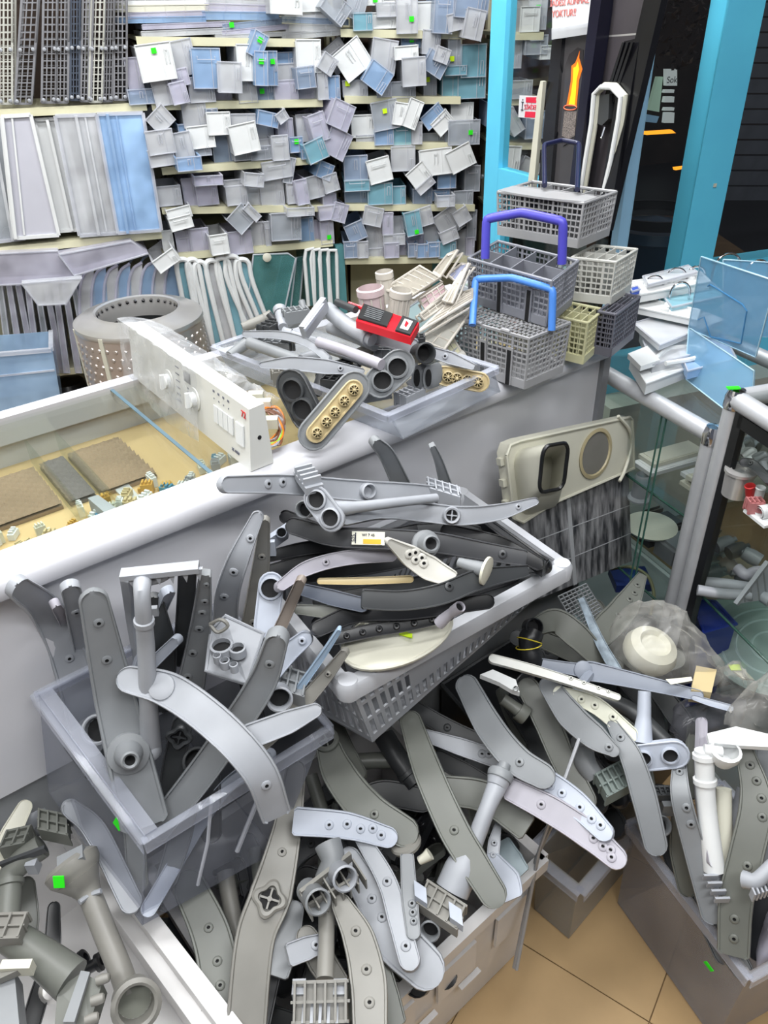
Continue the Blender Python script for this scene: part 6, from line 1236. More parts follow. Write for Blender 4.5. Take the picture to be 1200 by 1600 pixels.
cl_ = thing('white_bracket', 'white hinge bracket hanging from the thin toothed arm', 'bracket', Z(790, 1058, .58)); m = MB().prism([Z(750, 1054, .58), Z(770, 1046, .585), Z(806, 1062, .585), (Z(812, 1082, .575)), Z(800, 1078, .575), Z(780, 1066, .58)], UP * -.01); m.build('plate', WHITE, cl_); ports_tube(cl_, Z(806, 1076, .58), tocam(Z(806, 1076, .58)), .005, .01, WHITE)
arm([(874, 1082), (930, 1102), (985, 1148)], (.55, .53), [20, 26, 24], plastic('ivory plastic', (208, 208, 192)), 'ivory arm with jets under the long blue grey arm', GH, noz=((.3, 0), (.5, 0), (.75, .2)))
arm([(858, 1072), (892, 1118), (930, 1152), (958, 1172)], (.55, .53), [30, 42, 38, 20], G_MID, 'two tone grey arm left of the ivory arm', GH, noz=(.92,))
arm([(826, 1076), (852, 1122), (880, 1186), (914, 1250)], (.50, .42), [34, 40, 38, 34], G_OLIVE, 'dark olive arm running down the middle of the right heap', GH)
arm([(918, 1112), (950, 1140), (978, 1168)], (.51, .49), [20, 30, 26], plastic('teal grey plastic', (118, 136, 144)), 'teal grey flat arm under the ivory arm', GH, th=.01)
arm([(959, 1135), (985, 1180), (1005, 1240), (1024, 1318)], (.53, .52, .48, .42), [18, 32, 36, 32], G_MID, 'grey curved arm standing before the lower right tub', GH, noz=(.15,))
arm([(1085, 1090), (1110, 1098), (1140, 1106)], (.55, .55), [8, 10, 10], G_PALE, 'pale arm tip sticking out from the black bag', GH)
hp_ = pipe([(1007, 1080), (1006, 1120), (1003, 1160)], (.58, .52), [9, 10, 15], G_PALE, 'pale grey pipe standing on a two hole base plate', None, name='base_plate_pipe')
nn = (tocam(Z(1025, 1182, .52)) + V((0, -.5, -.2))); plate_ports(hp_, Z(1026, 1182, .515), nn, idir((990, 1186), (1064, 1178), Z(1026, 1182, .515), nn), .105, .046, (-.75, .75), G_PALE, hr=.27)
mf = thing('ribbed_manifold', 'dull green grey ribbed manifold at the edge of the clear tray', 'manifold', Z(958, 1225, .44)); ribbox(mf, Z(960, 1222, .455), pdir((935, 1235), (985, 1208), .45) * .032, pdir((945, 1200), (970, 1245), .45) * .022, UP * .014, plastic('green grey plastic', (120, 130, 126)), 6)
pipe([(912, 1160), (914, 1190), (930, 1215)], (.47, .44), [14, 16, 14], G_MID, 'grey funnel pipe leading to the ribbed manifold', None, ends='a'); pipe([(785, 1092), (802, 1104), (818, 1116)], (.50, .48), [9, 9, 11], G_OLIVE, 'olive pipe stub with flange left of the dark arm', None, ends='b')
pipe([(930, 1088), (985, 1110), (1040, 1160)], (.49, .46), [12, 12, 12], G_DARK, 'long dark pipe lying behind the pale base plate pipe', None)
ROD = plastic('grey steel rod', (158, 160, 164), rough=.35, metal=.2)
tag(MB().tube([Z(905, 1154, .56), Z(868, 1258, .50), Z(842, 1330, .36), Z(807, 1515, .16)], .0032, 8).build('metal_rod', ROD), 'long thin steel rod leaning from the heap down to the floor, right one', 'rod', 'steel rods by the white bin'); tag(MB().tube([Z(862, 1290, .42), Z(838, 1340, .34), Z(803, 1512, .13)], .0032, 8).build('metal_rod', ROD), 'shorter steel rod touching the white bin corner, left one', 'rod', 'steel rods by the white bin')
bh = thing('black_hose', 'black corrugated hose neck with yellow clips behind the basket corner', 'hose', Z(828, 1012, .52)); P = smooth_path([Z(834, 985, .60), Z(826, 1010, .58), Z(838, 1045, .54)], 12); MB().tube(P, [.020, .022, .018, .024, .02], 14).build('neck', G_BLACK, bh)
for i in (4, 6): MB().lathe(P[i], P[i + 1] - P[i], [(.024, -.001), (.025, .0), (.024, .001)], 18).build('yellow_clip', plastic('yellow clip', (220, 200, 60)), bh)
ports_tube(bh, Z(834, 980, .61), tocam(Z(834, 980, .61)) + X * .4, .017, .02, G_BLACK)
gp = thing('grid_panel', 'small dark mesh panel sloping behind the hook-shaped arm', 'panel', Z(905, 955, .48)); q = [Z(872, 932, .55), Z(916, 912, .55), (Z(944, 958, .48)), Z(902, 985, .48)]; m = MB()
for k in range(8): m.bar(q[0].lerp(q[1], k / 7), q[3].lerp(q[2], k / 7), .0022, .0022)
for k in range(11): m.bar(q[0].lerp(q[3], k / 10), q[1].lerp(q[2], k / 10), .0022, .0022)
m.build('mesh_panel', G_MID, gp)
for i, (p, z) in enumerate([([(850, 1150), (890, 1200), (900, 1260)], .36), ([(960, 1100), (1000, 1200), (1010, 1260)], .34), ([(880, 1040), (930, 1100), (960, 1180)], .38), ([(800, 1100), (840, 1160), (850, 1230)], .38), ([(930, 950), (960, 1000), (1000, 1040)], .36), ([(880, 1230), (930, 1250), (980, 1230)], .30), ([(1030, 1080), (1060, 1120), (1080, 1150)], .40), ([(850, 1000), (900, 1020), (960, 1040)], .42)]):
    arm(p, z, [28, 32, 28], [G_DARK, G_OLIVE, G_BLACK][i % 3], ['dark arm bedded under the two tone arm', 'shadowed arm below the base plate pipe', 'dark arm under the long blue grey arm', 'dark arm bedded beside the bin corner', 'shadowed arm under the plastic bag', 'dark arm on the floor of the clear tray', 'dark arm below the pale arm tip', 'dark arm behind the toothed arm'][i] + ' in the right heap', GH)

# bags
BAGM = clear('crinkled bag film', (216, 214, 208), body=.16, rough=.18, var=.6, scale=22); BAGD = clear('dark bag film', (90, 90, 96), body=.5, rough=.2, var=.5, scale=20)
def bag(name, label, pts, z, h, mat, seed=1, n=22, rough=.010):
    r = random.Random(seed); C = [Z(x, y, z) for x, y in pts]; c = sum(C, V((0, 0, 0))) / len(C); m = MB(); vs = []; P = smooth_path(C + [C[0]], n); rings = 9
    import mathutils
    for k in range(rings):
        a = k / (rings - 1); s = math.cos(a * math.pi / 2) ** .7
        for p in P[:-1]:
            q = c + (p - c) * s + UP * h * math.sin(a * math.pi / 2); nz = mathutils.noise.noise(q * 38 + V((seed, 0, 0))) + .6 * mathutils.noise.noise(q * 90)
            vs.append(q + V((nz, nz * .6, nz)) * rough)
    L = len(P) - 1; m.add(vs, [(i * L + j, i * L + (j + 1) % L, (i + 1) * L + (j + 1) % L, (i + 1) * L + j) for i in range(rings - 1) for j in range(L)]); return m
bg = thing('plastic_bag', 'crumpled clear plastic bag holding a round white part, on the right heap', 'bag', Z(1040, 1020, .5)); bag('b', '', [(952, 985), (975, 962), (1050, 965), (1090, 1010), (1125, 1048), (1118, 1070), (1060, 1068), (985, 1060), (955, 1020)], .53, .075, BAGM, 3, n=44).build('film', BAGM, bg)
wp = thing('round_part', 'round white moulded part inside the crumpled plastic bag', 'cup', Z(1015, 1015, .53)); MB().lathe(Z(1012, 1022, .535), UP + V((.2, -.2, 0)), [(.05, 0), (.052, .012), (.045, .03), (.03, .038), (.024, .03), (0, .03)], 30).build('shell', CREAM, wp)
tag(MB().prism([Z(1040, 1062, .58), Z(1080, 1058, .58), Z(1082, 1064, .58), Z(1048, 1070, .58)], UP * .001).build('paper_slip', CREAM), 'cream paper slip under the front of the crumpled bag', 'paper')
tag(MB().prism([Z(1088, 1040, .56), Z(1120, 1046, .56), Z(1112, 1082, .56), Z(1080, 1078, .56)], UP * -.03).build('beige_box', BEIGE), 'beige box with torn film at the right end of the crumpled bag', 'box')
bg = thing('plastic_bag', 'black plastic bag lying flat under the pale arm tip', 'bag', Z(1100, 1120, .5)); bag('b', '', [(1050, 1110), (1085, 1095), (1150, 1098), (1160, 1130), (1100, 1150), (1055, 1150)], .49, .035, BAGD, 5, n=36).build('film', BAGD, bg)
bg = thing('plastic_bag', 'clear plastic bag with spare part at the right edge above the lower tub', 'bag', Z(1180, 1110, .5)); bag('b', '', [(1130, 1120), (1165, 1085), (1215, 1060), (1225, 1140), (1180, 1150), (1140, 1140)], .55, .05, BAGM, 8, n=40).build('film', BAGM, bg)
bg = thing('plastic_bag', 'pale clear bag beside the turntable plates', 'bag', Z(1130, 1080, .5)); bag('b', '', [(1105, 1062), (1140, 1052), (1178, 1085), (1150, 1100), (1112, 1098)], .50, .05, BAGM, 12, n=36).build('film', BAGM, bg)
tag(MB().box(Z(1149, 1043, .40), X * .012, Y * .008, UP * .001).build('yellow_tag', TAGY), 'yellow tag lying on the cream strip by the turntable plates', 'tag')
tag(MB().prism([Z(1135, 1042, .39), Z(1160, 1046, .39), Z(1178, 1064, .39), Z(1160, 1062, .39)], UP * .004).build('cream_strip', CREAM), 'cream strip on the front edge of the turntable plates', 'strip')

# ================================================================== LOWER RIGHT TUB CONTENTS
arm([(1062, 1182), (1064, 1245), (1086, 1330), (1112, 1425)], (.50, .48, .40, .32), [16, 28, 30, 30], G_MID, 'grey arm with rolled edge, left of the white pipe in the lower right tub', GQ, noz=((.15, 0), (.4, .3), (.5, .3)))
arm([(1096, 1128), (1096, 1240), (1112, 1345)], (.54, .40), [13, 15, 15], G_LILAC, 'narrow lilac arm directly behind the white pipe', GQ, tilt=(.5, 0)); arm([(1082, 1138), (1080, 1190), (1084, 1240)], (.50, .44), [13, 16, 16], G_OLIVE, 'olive arm edge left of the narrow lilac arm', GQ, tilt=(.5, 0))
arm([(1163, 1172), (1182, 1250), (1166, 1335), (1150, 1405), (1146, 1488)], (.52, .48, .42, .36, .29), [24, 42, 42, 42, 38], G_OLIVE, 'broad olive grey S-shaped arm with jets in the lower right tub', GQ, noz=((.08, .1), (.16, .2), (.24, .3), (.32, .4), (.55, .2), (.84, 0), (.93, 0)), tips='bb')
wpipe = pipe([(1100, 1172), (1104, 1260), (1116, 1360)], (.55, .38), [13, 13, 14], WHITE, 'white feed pipe with bracket head standing in the lower right tub', None, rings=(.08, .30), name='feed_pipe')
P = [Z(1105, 1146, .57), Z(1150, 1135, .57), Z(1215, 1150, .57), Z(1215, 1168, .57), Z(1160, 1165, .565), Z(1108, 1160, .565)]; MB().prism(P, UP * -.008).build('bracket_plate', WHITE, wpipe); MB().lathe(Z(1132, 1180, .55), UP, [(0, -.02), (.016, -.016), (.024, .0), (.025, .012), (.02, .014)], 18).build('bowl', WHITE, wpipe); MB().tube([Z(1100, 1172, .555), Z(1128, 1176, .555)], .010, 10).build('elbow', WHITE, wpipe)
MB().box(Z(1117, 1368, .37), X * .010, Y * .006, UP * .012).build('foot_clip', G_LIGHT, wpipe)
ft = thing('toothed_coupling', 'light grey toothed coupling at the foot of the white pipe', 'coupling', Z(1120, 1385, .34)); m = MB().prism([Z(1105, 1358, .385), Z(1122, 1352, .385), Z(1134, 1405, .35), Z(1124, 1412, .35)], UP * -.012)
for k in range(4): m.box(Z(1110 + k * 6, 1370 + k * 12, .385 - .008 * k), X * .012, Y * .002, UP * .006)
m.build('body', G_LIGHT, ft)
pipe([(1131, 1232), (1130, 1310), (1132, 1384)], (.47, .34), [10, 12, 10], CREAM, 'smooth beige tube right of the white pipe', None)
pipe([(1160, 1232), (1152, 1270), (1146, 1300)], (.44, .38), [7, 8, 8], G_LIGHT, 'short grey tube behind the S-shaped arm', None)
arm([(1063, 1280), (1064, 1330), (1074, 1385)], (.40, .30), [24, 30, 26], G_OLIVE, 'shadowed olive arm low at the left of the tub', GQ); arm([(1080, 1352), (1095, 1392), (1114, 1428)], (.33, .28), [10, 12, 8], CREAM, 'pale cream blade slanting low in the tub', GQ)
arm([(1196, 1170), (1198, 1260), (1196, 1350)], (.52, .38), [22, 26, 26], G_MID, 'grey arm cut by the right picture edge', GQ, tilt=(-.3, 0)); arm([(1125, 1430), (1140, 1480), (1160, 1515)], (.26, .24), [30, 30, 26], G_DARK, 'dark arm standing in the near corner of the tub', GQ)
arm([(1100, 1400), (1110, 1440), (1130, 1490)], (.26, .22), [26, 30, 26], G_DARK, 'dark arm low before the cream blade', GQ); arm([(1040, 1300), (1056, 1350), (1080, 1410)], (.30, .22), [26, 26, 26], G_DARK, 'dark arm against the long wall of the tub', GQ); arm([(1180, 1300), (1188, 1400), (1186, 1480)], (.38, .26), [30, 36, 34], G_BLACK, 'black arm at the right edge deep in the tub', GQ)
el = thing('elbow_joint', 'light grey ribbed elbow joint clipped to the S-shaped arm', 'elbow', Z(1175, 1376, .42)); MB().tube(smooth_path([Z(1162, 1374, .42), Z(1182, 1376, .43), Z(1208, 1350, .45)], 10), [.014, .012, .010], 12).build('elbow', G_LIGHT, el)
for k in range(5): MB().box(Z(1176 + k * 6, 1398 - k * 2, .42), X * .0015, Y * .006, UP * .010).build('rib', G_LIGHT, el)
bxc = thing('box_connector', 'grey box connector with notched ring left of the tub arms', 'connector', Z(1043, 1262, .42)); MB().box(Z(1048, 1258, .43), X * .018, Y * .012, UP * .014).build('box', G_MID, bxc); ports_tube(bxc, Z(1034, 1290, .41), tocam(Z(1034, 1290, .41)) + X * .5, .016, .016, G_MID)
bxc = thing('plug_block', 'small dark block connector above the box connector', 'connector', Z(1035, 1240, .44)); ribbox(bxc, Z(1034, 1240, .45), X * .014, Y * .008, UP * .010, G_DARK, 4)
bgv = thing('plastic_bag', 'pale violet plastic film at the lower right corner of the tub', 'bag', Z(1195, 1460, .25)); bag('b', '', [(1182, 1430), (1215, 1380), (1230, 1480), (1200, 1510), (1180, 1500)], .24, .10, BAGM, 15, n=30).build('film', CLV, bgv)

# ================================================================== LOWER LEFT BIN CONTENTS
GL = 'pump elbows in the lower left bin'
arm([(38, 1262), (18, 1300), (-8, 1350)], (.50, .48), [20, 26, 26], CREAM, 'cream arm end at the left edge beside the tub', None)
pipe([(78, 1240), (58, 1262), (40, 1290)], (.46, .44), [13, 13, 13], G_LIGHT, 'grey pipe stub behind the tub foot at the left', None)
s2 = pipe([(66, 1322), (35, 1345), (16, 1368), (14, 1400), (12, 1450)], (.50, .46), [16, 16, 15, 15, 15], G_OLIVE, 'olive grey elbow pipe with bracket at the left picture edge', None, rings=(.62,), name='elbow_pipe')
ribbox(s2, Z(86, 1292, .52), pdir((62, 1290), (110, 1300), .52) * .026, pdir((86, 1275), (86, 1310), .52) * .018, UP * .016, G_OLIVE, 4); ribbox(s2, Z(28, 1315, .50), pdir((12, 1318), (48, 1310), .5) * .018, Y * .014, UP * .016, G_OLIVE, 3, name='bracket')
m = MB().bar(Z(2, 1352, .50), Z(72, 1326, .515), .006, .012); m.build('flange', G_DARK, s2); MB().box(Z(52, 1352, .49), X * .008, Y * .008, UP * .012).build('clip', G_LIGHT, s2)
s3 = pipe([(122, 1368), (140, 1398), (165, 1460), (188, 1515), (200, 1550)], (.52, .50, .48, .46, .44), [30, 15, 15, 15, 15], G_WARM, 'long grey pipe with funnel head and clamp, sloping down to an open collar', None, name='funnel_pipe', ends='')
MB().lathe(Z(118, 1362, .52), (Z(118, 1362, .52) - Z(140, 1398, .50)), [(.018, -.03), (.036, -.006), (.040, 0), (.042, .012), (.036, .018), (0, .02)], 22).build('funnel_head', G_WARM, s3)
MB().bar(Z(92, 1352, .545), Z(132, 1332, .555), .022, .012).build('flange_lip', G_MID, s3); MB().box(PL(92, 1378, Z(92, 1378, .54), tocam(Z(92, 1378, .54))) + tocam(Z(92, 1378, .54)) * .022, X * .008, UP * .008 + Y * .004, Y * .0006).build('price_sticker', TAGG, s3)
for x, y in ((124, 1410), (158, 1392)): MB().tube([Z(140, 1398, .51), Z(x, y, .515)], .004, 6).build('clamp_lug', G_LIGHT, s3)
rg = Z(212, 1568, .46); mm = MB().lathe(rg, tocam(rg) + V((.2, -.3, 0)), [(.030, -.03), (.030, 0), (.033, .002), (.034, .010), (.028, .013), (.024, .010), (.023, -.02)], 28); mm.lathe(rg, tocam(rg) + V((.2, -.3, 0)), [(.023, -.02), (0, -.022)], 20, mi=1); mm.build('open_collar', [G_WARM, plastic('collar inside', (120, 122, 112))], s3)
s4 = pipe([(14, 1462), (60, 1492), (112, 1532)], (.53, .50), [20, 22, 26], G_OLIVE, 'thick olive grey pipe joining a moulded pump base, lower left corner', None, name='pump_pipe')
MB().prism([Z(90, 1545, .51), Z(128, 1520, .51), Z(160, 1535, .51), Z(140, 1600, .50), Z(85, 1605, .50)], UP * -.03).build('pump_base', G_OLIVE, s4); MB().prism([Z(128, 1520, .512), Z(142, 1522, .512), Z(118, 1600, .512), Z(100, 1600, .512)], UP * .006).build('moulded_step', G_MID, s4)
for x, y in ((160, 1530), (152, 1562), (143, 1592)): MB().lathe(Z(x, y, .515), X + Y * .3, [(.006, -.008), (.007, 0), (.006, .008), (.003, .010)], 10).build('lug', G_WARM, s4)
ribbox(s4, Z(14, 1452, .55), X * .022, Y * .016, UP * .012, G_WARM, 3, name='fitting')
bxl = thing('pump_box', 'grey moulded pump box with white lug at the lower left corner', 'pump box', Z(10, 1560, .5)); MB().prism([Z(-20, 1530, .54), Z(22, 1515, .54), Z(30, 1600, .53), Z(-20, 1620, .53)], UP * -.04).build('box', G_MID, bxl); MB().box(Z(28, 1512, .55), X * .020, Y * .006, UP * .010).build('lug', CREAM, bxl); MB().bar(Z(-5, 1530, .545), Z(30, 1514, .55), .010, .012).build('ledge', G_WARM, bxl)
arm([(84, 1420), (80, 1490), (60, 1560), (42, 1620)], (.42, .38), [16, 22, 24, 24], G_BLACK, 'black arm standing on the bin floor between the two pipes', None, noz=(.3,)); arm([(40, 1385), (44, 1440), (36, 1500)], (.40, .36), [24, 26, 24], G_OLIVE, 'olive arm low behind the left elbow pipe', None)
for i, (x, y, x2, y2) in enumerate(((108, 1515, 128, 1500), (120, 1522, 152, 1505))):
    pl = thing('black_plug', ['black ribbed plug lying behind the thick pipe', 'black plug with round end beside the funnel pipe'][i], 'plug', Z(x, y, .36)); a_, b_ = Z(x, y, .36), Z(x2, y2, .37); MB().tube([a_, b_], .009, 12).build('stem', G_BLACK, pl); MB().lathe(b_, b_ - a_, [(.009, -.002), (.014, 0), (.014, .006), (.007, .008), (.006, .002)], 16).build('flange', G_BLACK, pl)
cn = thing('metal_stopper', 'dull metal knob under the thick pipe', 'knob', Z(80, 1550, .38)); MB().lathe(Z(80, 1548, .39), tocam(Z(80, 1548, .39)), [(.016, 0), (.018, .006), (.012, .012), (0, .013)], 18).build('cap', STEEL, cn)

# deep filler of the heaps: arms in dark plastics, shade put into their colour
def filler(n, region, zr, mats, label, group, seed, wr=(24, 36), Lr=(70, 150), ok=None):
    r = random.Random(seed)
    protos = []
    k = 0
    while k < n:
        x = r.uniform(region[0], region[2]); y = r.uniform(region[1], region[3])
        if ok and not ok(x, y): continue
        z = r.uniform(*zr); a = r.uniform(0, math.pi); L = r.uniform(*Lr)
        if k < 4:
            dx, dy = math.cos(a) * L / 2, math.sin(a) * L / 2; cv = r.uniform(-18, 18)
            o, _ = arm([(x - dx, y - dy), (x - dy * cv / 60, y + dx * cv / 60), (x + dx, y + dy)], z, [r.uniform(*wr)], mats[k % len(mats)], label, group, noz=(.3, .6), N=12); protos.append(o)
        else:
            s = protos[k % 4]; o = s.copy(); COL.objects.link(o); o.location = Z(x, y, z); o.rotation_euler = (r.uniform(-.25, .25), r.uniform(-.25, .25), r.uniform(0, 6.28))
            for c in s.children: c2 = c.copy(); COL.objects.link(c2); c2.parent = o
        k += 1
filler(44, (390, 1180, 800, 1560), (.20, .36), [G_DARK, G_OLIVE, G_BLACK, G_DARK], 'filler arm toned dark for shade, buried in the white bin heap', 'arms buried in the white bin', 21, ok=lambda x, y: y < 1340 + (842 - x) * .93 - 60 and not (x < 480 and y < 1300))
filler(26, (800, 1000, 1040, 1250), (.22, .38), [G_DARK, G_OLIVE, G_BLACK, G_DARK], 'filler arm toned dark for shade, buried in the right hand heap', 'arms buried in the right heap', 22)
filler(16, (270, 1400, 420, 1600), (.10, .26), [G_DARK, G_BLACK, G_OLIVE, G_DARK], 'filler arm toned dark for shade, in the gap between the two white bins', 'arms between the bins', 23)

for i, (x0, y0, x1, y1) in enumerate(((560, 1090, 680, 1030), (600, 1080, 720, 1010), (680, 1030, 800, 960), (560, 1060, 660, 1010), (740, 990, 840, 930), (530, 1080, 500, 1000))):  # extra black arms among the contents, added so the slots show dark
    arm([(x0, y0 - 26), ((x0 + x1) / 2, (y0 + y1) / 2 - 30), (x1, y1 - 26)], .63 + .02 * (i % 2), [26, 30, 26], G_BLACK, 'black arm added behind the slots of the basket, ' + ORD[i] + ' from its front corner', GB, N=12)
def crate(pts, z, label):  # solid black blocks added to darken the gaps under the heaps
    P = [Z(x, y, z) for x, y in pts]; t = thing('added_dark_block', label, 'crate', P[0]); MB().prism([upz(p, z) for p in P], UP * -(z - .006)).build('body', G_BLACK, t); MB().tube(P + [P[0]], .006, 6).build('rim', G_DARK, t)
crate([(690, 1070), (800, 1000), (1020, 1010), (1075, 1130), (1000, 1215), (850, 1270), (760, 1150)], .17, 'black block added under the right hand heap to darken the gaps between arms')
crate([(250, 1330), (420, 1330), (430, 1680), (380, 1680)], .06, 'flat black block added to darken the gap between the two white bins')
# ================================================================== CONTROL PANEL IN A BAG
PW = plastic('white panel', (222, 222, 216), rough=.3, var=.02)
f0, f1 = Z(215, 608, .952), Z(392, 737, .952); nb = flip_to(V((-(f1 - f0).y, (f1 - f0).x, 0)).normalized(), V((1, .4, 0)))
# lean the face: top edge found from the photo
t1 = None
tz = .952
for k in range(60):
    zz = .952 + k * .003; p = Z(389, 640, zz)
    if (V((p.x, p.y, 0)) - V((f1.x, f1.y, 0))).dot(nb) <= .012: t1 = p; break
t1 = t1 or Z(389, 640, 1.03); hgt = t1.z - .952; t0 = f0 + (t1 - f1)
for k in range(40):      # the far end: stretch the face along its length until the corner matches
    pass
al = (f1 - f0).normalized(); t0 = t1 + (Z(200, 508, t1.z) - t1).normalized() * (Z(200, 508, t1.z) - t1).length; f0 = f1 + (t0 - t1)
b1_, b0_ = t1 + nb * .028 + UP * .002, t0 + nb * .028 + UP * .002; g1, g0 = f1 + nb * .045, f0 + nb * .045
cpn = thing('control_panel', 'white washing machine control panel with red handwritten mark, wrapped in clear film', 'control panel', (f0 + f1) / 2)
m = MB(); m.hexa([f0, f1, g1, g0, t0, t1, b1_, b0_]); m.build('housing', PW, cpn)
fu_ = (f1 - f0); fv_ = (t1 - f1); fnm = flip_to(fu_.cross(fv_).normalized(), -nb)
def cq(u, v, o=.0005): return f0 + fu_ * u + fv_ * v + fnm * o
DKP = plastic('panel print grey', (110, 112, 124), rough=.7)
for u in (.80, .835, .87, .905): MB().prism([cq(u - .045, .40), cq(u - .014, .40), cq(u - .014, .68), cq(u - .045, .68)], fnm * .0022).build('push_button', WHITE, cpn)
MB().prism([cq(.915, .34), cq(.965, .34), cq(.965, .68), cq(.915, .68)], fnm * .003).build('push_button', WHITE, cpn)
MB().prism([cq(.52, .72), cq(.57, .72), cq(.57, .9), cq(.52, .9)], fnm * .001).build('display_window', G_DARK, cpn)
for (u, v) in ((.60, .52), (.38, .50)):
    kk = MB().lathe(cq(u, v), fnm, [(.022, 0), (.021, .002), (.0, .002)], 24); kk.build('dial_plate', PW, cpn); kb_ = MB().lathe(cq(u, v), fnm, [(.014, 0), (.013, .012), (.0, .013)], 20); kb_.box(cq(u, v, .014), fu_.normalized() * .003, fv_.normalized() * .014, fnm * .005); kb_.build('knob', WHITE, cpn)
m = MB(); rq = random.Random(9)
for i in range(4): m.box(cq(.755 + i * .035, .78), fu_.normalized() * .0012, fv_.normalized() * .0012, fnm * .0003)
for i in range(4): m.box(cq(.755 + i * .035, .9), fu_.normalized() * .003, fv_.normalized() * .002, fnm * .0003)
for i in range(5): m.box(cq(.545, .62 - i * .07), fu_.normalized() * .003, fv_.normalized() * .0012, fnm * .0003)
for i in range(6): m.box(cq(.46, .86 - i * .12), fu_.normalized() * .008, fv_.normalized() * .001, fnm * .0003)
m.build('printed_marks', DKP, cpn)['kind'] = 'stuff'
fr_u = fu_.normalized(); fr_v = fv_.normalized()
text_on('lettering', '72', cq(.965, .86, .001), fr_u, fr_v, .016, plastic('red marker', (214, 60, 60), rough=.8), cpn); text_on('lettering', 'XL 1000', cq(.90, .15, .001), fr_u, fr_v, .0075, DKP, cpn)
MB().lathe((f1 + g1 + t1 + b1_) / 4, fr_u, [(.004, 0), (.003, .001), (0, .001)], 10).build('screw_hole', HOLE, cpn)
fm_ = clear('wrap film', (236, 238, 242), body=.16, rough=.12, var=1, scale=18); import mathutils
bgw = thing('film_bag', 'thin clear film bag pulled over the far half of the control panel', 'bag', (f0 + f1) / 2 + al * -.1); vs = []; NU, NV = 30, 16
for i in range(NU + 1):
    for j in range(NV + 1):
        u = -.06 + .72 * i / NU; v = j / NV
        if v < .5: q = cq(u, v * 2 * 1.1 - .04 - (.25 * (1 - abs(u - .35) * 2) * (1 - v * 2)), .006)
        else: q = cq(u, 1.06, .006) + nb * ((v - .5) * 2 * .11) - UP * ((v - .5) * 2) ** 2 * .05
        nz = mathutils.noise.noise(q * 45); vs.append(q + fnm * (.004 * nz + .004) + UP * .003 * mathutils.noise.noise(q * 60 + V((5, 0, 0))))
m = MB(); m.add(vs, [(i * (NV + 1) + j, i * (NV + 1) + j + 1, (i + 1) * (NV + 1) + j + 1, (i + 1) * (NV + 1) + j) for i in range(NU) for j in range(NV)]); m.build('film', fm_, bgw)
bgw2 = thing('film_bag', 'crumpled clear film trailing from the control panel towards the parts tray', 'bag', Z(400, 600, .98)); vs = []
for i in range(19):
    for j in range(9):
        u, v = i / 18, j / 8; q = Z(330, 560, .99).lerp(Z(440, 625, .975), u).lerp(Z(345, 600, .97).lerp(Z(425, 655, .96), u), v); nz = mathutils.noise.noise(q * 50); vs.append(q + UP * (.014 * nz + .012 * math.sin(math.pi * v)))
m = MB(); m.add(vs, [(i * 9 + j, i * 9 + j + 1, (i + 1) * 9 + j + 1, (i + 1) * 9 + j) for i in range(18) for j in range(8)]); m.build('film', fm_, bgw2)
wr_ = thing('wire_bundle', 'looped bundle of orange, brown and grey wires at the end of the control panel', 'wires', Z(420, 680, .955)); WC = [plastic('orange wire', (226, 130, 40)), plastic('brown wire', (120, 76, 50)), plastic('grey wire', (150, 150, 156)), plastic('pink wire', (206, 150, 130)), plastic('green wire', (150, 200, 60))]
rw = random.Random(4)
for k in range(22):
    j = lambda s: rw.uniform(-s, s); P = [Z(393 + j(2), 650 + j(14), .985), Z(408 + j(6), 690 + j(6), .972), Z(430 + j(8), 690 + j(5), .966 + j(.004)), Z(441 + j(4), 665 + j(8), .97), Z(425 + j(8), 640 + j(6), .98), Z(398 + j(4), 640 + j(5), .985)]
    if k % 3 == 0: P = [Z(396 + j(2), 655, .985), Z(397 + j(3), 680 + j(3), .975), Z(404 + j(4), 700 + j(4), .97), Z(408 + j(3), 694, .975), Z(400, 665 + j(4), .985)]
    MB().tube(smooth_path(P, 22), .0021, 5).build('wire', WC[[0, 1, 2, 3, 1, 0][k % 6] if k != 7 else 4], wr_)
for x, y in ((400, 620), (412, 632), (422, 660)): MB().box(Z(x, y, .985), X * .014, Y * .009, UP * .009).build('plug', CREAM, wr_)

# ================================================================== CLEAR TRAY OF PARTS ON THE COUNTER
TL, TF, TR = Z(338, 540, 1.0), Z(606, 645, 1.0), Z(770, 573, 1.02); TB = TL + TR - TF
btm = [upz(TL.lerp(TF, .06), .955), Z(630, 686, .952), Z(782, 612, .952), TB - UP * .045]
ctt = tub('clear_tray', 'shallow clear tray on the counter heaped with pump parts and red clamp', 'tray', [TL, TF, TR, TB], btm, clear('tray clear plastic', (220, 224, 230), body=.16), RIMT, t=.003, rimw=.012, rimh=.012)

